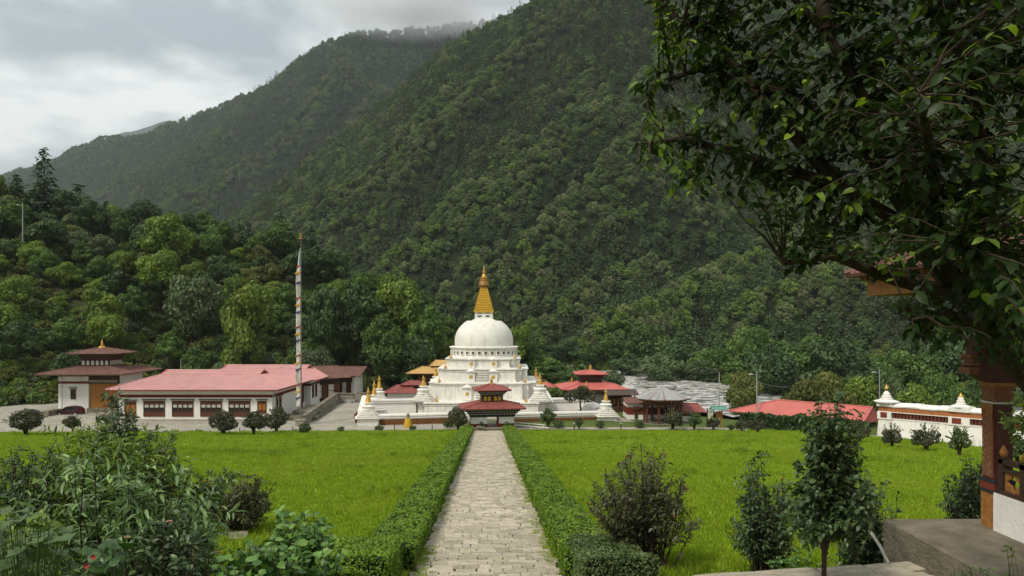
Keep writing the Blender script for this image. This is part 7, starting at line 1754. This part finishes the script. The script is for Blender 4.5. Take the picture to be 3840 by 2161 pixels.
# roof over it
b = B(); b.box(-2.05,6.0,1.35,1.55,5.25,5.62); b.box(-2.05,-1.85,-6.5,1.349,5.25,5.62); obj('eave_beam', b, ORT, pv_)
g = B()
for i in range(26): x = -2.1+i*.3; g.box(x,x+.14,1.30,1.75,5.622,5.76)
for i in range(24): y = 1.2-i*.3; g.box(-2.25,-1.8,y,y+.14,5.622,5.76)
obj('rafter_ends', g, CARV, pv_)
roof(pv_, [[(-2.4,1.9,5.78),(6.5,1.9,5.78),(4,-2.5,7.3),(1.5,-2.5,7.3)],[(-2.4,-7,5.78),(-2.4,1.9,5.78),(1.5,-2.5,7.3)],[(6.5,-7,5.78),(-2.4,-7,5.78),(1.5,-2.5,7.3),(4,-2.5,7.3)]], RUST, .08, .25)

# ------------------------------------------------------------------ overhanging tree, upper right
POLY = [(2500,-220),(2440,-80),(2415,70),(2490,190),(2350,310),(2340,390),(2430,460),(2350,570),(2400,690),(2520,740),(2640,750),(2830,800),(2960,860),(2900,950),(2880,1030),(2960,1040),(3060,980),(3170,940),(3250,990),(3290,1080),(3360,1180),(3400,1270),(3480,1320),(3560,1270),(3660,1330),(3760,1360),(3860,1470),(4050,1450),(4300,1150),(4520,700),(4600,200),(4450,-350),(4100,-700),(3600,-880),(3100,-800),(2750,-560)]
def inside(x, y):
    c = False; n = len(POLY)
    for i in range(n):
        (x0,y0),(x1,y1) = POLY[i], POLY[(i+1) % n]
        if (y0 > y) != (y1 > y) and x < (x1-x0)*(y-y0)/(y1-y0)+x0: c = not c
    return c
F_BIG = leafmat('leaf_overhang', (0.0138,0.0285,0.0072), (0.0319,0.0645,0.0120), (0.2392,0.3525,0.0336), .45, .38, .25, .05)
bt = thing('overhanging_tree', 'large dark broad-leaved tree hanging over the upper right corner', 'tree', (7.0, 8.6, 9.8))
BO = Vector((7.0, 8.6, 9.8)); b = B()
def lim(pts, r0, r1):
    n = len(pts); b.tube([Vector(p)-BO for p in pts], [r0+(r1-r0)*k/(n-1) for k in range(n)], 8)
trunk_pts = [BO-Vector((0,0,.5)), at(4020,1700,8.7), at(3920,1480,8.4), at(3780,1320,8.0), at(3620,1120,7.6), at(3420,860,7.2)]
lim(trunk_pts, .20, .11)
limbs = []
for e in [[(3420,860,7.2),(3150,700,7.2),(2850,600,7.4),(2560,520,7.6),(2400,540,7.7)], [(3500,960,7.3),(3250,560,7.0),(2950,350,7.0),(2620,260,7.2),(2420,330,7.3)], [(3420,860,7.2),(3300,480,6.6),(3100,120,6.4),(2900,-80,6.4)], [(3150,700,7.2),(2900,420,7.4),(2650,120,7.6),(2480,40,7.8)],
          [(3620,1120,7.6),(3700,700,6.6),(3650,300,5.8),(3500,-50,5.4)], [(3780,1320,8.0),(3950,900,6.6),(4000,400,5.8)], [(3620,1120,7.6),(3350,1050,7.0),(3120,960,6.8),(2940,990,6.7)], [(3700,1220,7.8),(3560,1180,6.6),(3420,1200,5.8)], [(3780,1320,8.0),(3700,1100,6.2),(3600,900,5.2)], [(3500,960,7.3),(3500,620,5.6),(3450,350,4.9)], [(3100,120,6.4),(3050,-300,6.8),(2900,-550,7.0)], [(3500,-50,5.4),(3550,-400,6.2),(3500,-750,6.8)], [(4000,400,5.8),(4200,0,6.4),(4250,-300,7.0)], [(3950,900,6.6),(4250,700,7.2),(4450,400,7.6)]]:
    pts = [at(*q) for q in e]; limbs += [(pts[i].lerp(pts[i+1], t_), i) for i in range(len(pts)-1) for t_ in (0,.25,.5,.75)]+[(pts[-1], 9)]; lim(pts, .075, .018)
rng = np.random.default_rng(4); P = []; D = []; T = []; NT = 0; tries = 0
while NT < 3000 and tries < 40000:
    tries += 1; x = rng.uniform(2330, 4620); y = rng.uniform(-900, 1480)
    if not inside(x, y): continue
    left = np.clip((x-2340)/500, 0, 1)
    if rng.uniform() > .42+.58*left: continue
    if x > 3250 and y > 980 and rng.uniform() < .42: continue
    Yd = rng.uniform(6.5,8.4)-np.clip((x-2700)/1000,0,1)*rng.uniform(0,1)**1.5*2.5
    tip = at(x, y, Yd); near = min(limbs, key=lambda q: (q[0]-tip).length)[0]; dv = tip-near; ln = dv.length
    st_ = tip-dv.normalized()*min(ln, rng.uniform(.35,.7)) if ln > .05 else tip+Vector((.2,.1,-.2))
    if .5 < ln < 1.0 and rng.uniform() < .5: b.tube([near-BO, st_.lerp(near,.5)-BO+Vector((0,0,.05)), st_-BO], [.02,.013,.008], 4)
    midp = st_.lerp(tip,.55)+Vector((0,0,.04)); b.tube([st_-BO, midp-BO, tip-BO], [.008,.006,.003], 4)
    sunlit_tint = (rng.uniform() < (.30 if x > 3200 and 350 < y < 1000 else .2)) or (x < 2600 and rng.uniform() < .55); n_ = rng.integers(9,14)  # sunlit look of some leaf clusters put into their tint
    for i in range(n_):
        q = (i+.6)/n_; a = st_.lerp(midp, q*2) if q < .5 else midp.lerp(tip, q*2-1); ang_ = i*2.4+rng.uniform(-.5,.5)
        od = Vector((math.cos(ang_), math.sin(ang_), 0)); tg = (tip-st_).normalized(); P.append(tuple(a-BO)); D.append(tuple(od*.7+tg*.35+Vector((0,0,-.55+.35*rng.uniform())))); T.append(rng.uniform(.0,.45) if not sunlit_tint else rng.uniform(.35,.75)+(.25 if q > .85 else 0))
    NT += 1
P = np.array(P); D = unit(np.array(D)); n = len(P); Nn = unit(np.array([0,-.25,1.0])+rng.normal(size=(n,3))*.4+D*.3); ls = .112*rng.uniform(.45,1.25,n); T = np.clip(np.array(T),0,1)
W = P+np.array(BO); px = 1920+F*W[:,0]/W[:,1]; py = HZ-(W[:,2]-CZ)*F/W[:,1]; sz = np.where((px > 0) & (px < 3840) & (py > 0), ls/W[:,1], 0); k = np.argsort(-sz)[:300]
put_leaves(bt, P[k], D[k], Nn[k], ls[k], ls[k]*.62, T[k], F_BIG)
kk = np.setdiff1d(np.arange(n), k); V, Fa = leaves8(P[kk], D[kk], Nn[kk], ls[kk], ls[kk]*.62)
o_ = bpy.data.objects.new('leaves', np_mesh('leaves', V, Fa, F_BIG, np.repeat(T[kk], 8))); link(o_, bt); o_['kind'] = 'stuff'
obj('trunk', b, BARK, bt, True)
plant('sapling', 'bright green sapling leaves beside the carved pillar', 'plant', at(3900,1750,9.5), ptips(60, [(3800,1490,30,30,3),(3790,1570,40,30,4),(3830,1540,30,40,3)], 9.5, .2), .11, .042, 10, F_LIME, .006, .55, .05, 2, .12, .4, seed=60)
# ------------------------------------------------------------------ haze in the valley air
b = B(); b.box(-9600, 9600, -60, 8200, -16, 3600)
hz = obj('haze', b, None); hz['kind'] = 'stuff'; hz['label'] = 'thin pale haze filling the valley air'
m = bpy.data.materials.new('haze'); m.use_nodes = True; t = m.node_tree; t.nodes.clear()
o_ = N(t, 'ShaderNodeOutputMaterial'); pv = N(t, 'ShaderNodeVolumePrincipled')
pv.inputs['Color'].default_value = (.84,.93,1.0,1); pv.inputs['Density'].default_value = .000065; pv.inputs['Anisotropy'].default_value = .2
L(t, pv.outputs[0], o_.inputs['Volume']); hz.data.materials.append(m)

# ------------------------------------------------------------------ low clouds lying on the ridges
def cloud(label, c, r, dens, seed, nsc=2.2, lo=.42):
    b = B(); pr = [(math.sin(PI*k/12), -math.cos(PI*k/12)) for k in range(13)]; pr[0] = (.01,-1); pr[-1] = (.01,1); b.lathe(pr, 24)
    o = obj('low_cloud', b, None, None, True, c); o.scale = r; o['kind'] = 'stuff'; o['label'] = label
    m = bpy.data.materials.new('cloud_%d' % seed); m.use_nodes = True; t = m.node_tree; t.nodes.clear(); oo = N(t, 'ShaderNodeOutputMaterial'); v = N(t, 'ShaderNodeVolumePrincipled')
    v.inputs['Color'].default_value = (.97,.98,1,1); v.inputs['Anisotropy'].default_value = .2
    tcn = N(t, 'ShaderNodeTexCoord'); ln = N(t, 'ShaderNodeVectorMath', operation='LENGTH'); L(t, tcn.outputs['Object'], ln.inputs[0])
    fo = N(t, 'ShaderNodeMapRange'); fo.inputs['From Min'].default_value = 1.0; fo.inputs['From Max'].default_value = .35; L(t, ln.outputs['Value'], fo.inputs['Value'])
    mp = N(t, 'ShaderNodeMapping'); mp.inputs['Location'].default_value = (seed*3.1, seed*1.7, seed*.9); mp.inputs['Scale'].default_value = (1, 1, .8); L(t, tcn.outputs['Object'], mp.inputs['Vector'])
    nz = N(t, 'ShaderNodeTexNoise'); nz.inputs['Scale'].default_value = nsc; nz.inputs['Detail'].default_value = 4; L(t, mp.outputs[0], nz.inputs['Vector'])
    th = N(t, 'ShaderNodeMapRange'); th.inputs['From Min'].default_value = lo; th.inputs['From Max'].default_value = lo+.22; L(t, nz.outputs['Fac'], th.inputs['Value'])
    mu_ = N(t, 'ShaderNodeMath', operation='MULTIPLY'); L(t, fo.outputs[0], mu_.inputs[0]); L(t, th.outputs[0], mu_.inputs[1])
    md = N(t, 'ShaderNodeMath', operation='MULTIPLY'); md.inputs[1].default_value = dens; L(t, mu_.outputs[0], md.inputs[0]); L(t, md.outputs[0], v.inputs['Density'])
    v.inputs['Emission Strength'].default_value = 0
    L(t, v.outputs[0], oo.inputs['Volume']); o.data.materials.append(m); return o
cloud('low grey cloud wrapped round the mountain summit', at(1600, 15, 1900), (360, 160, 100), .020, 1, 1.6, .34)
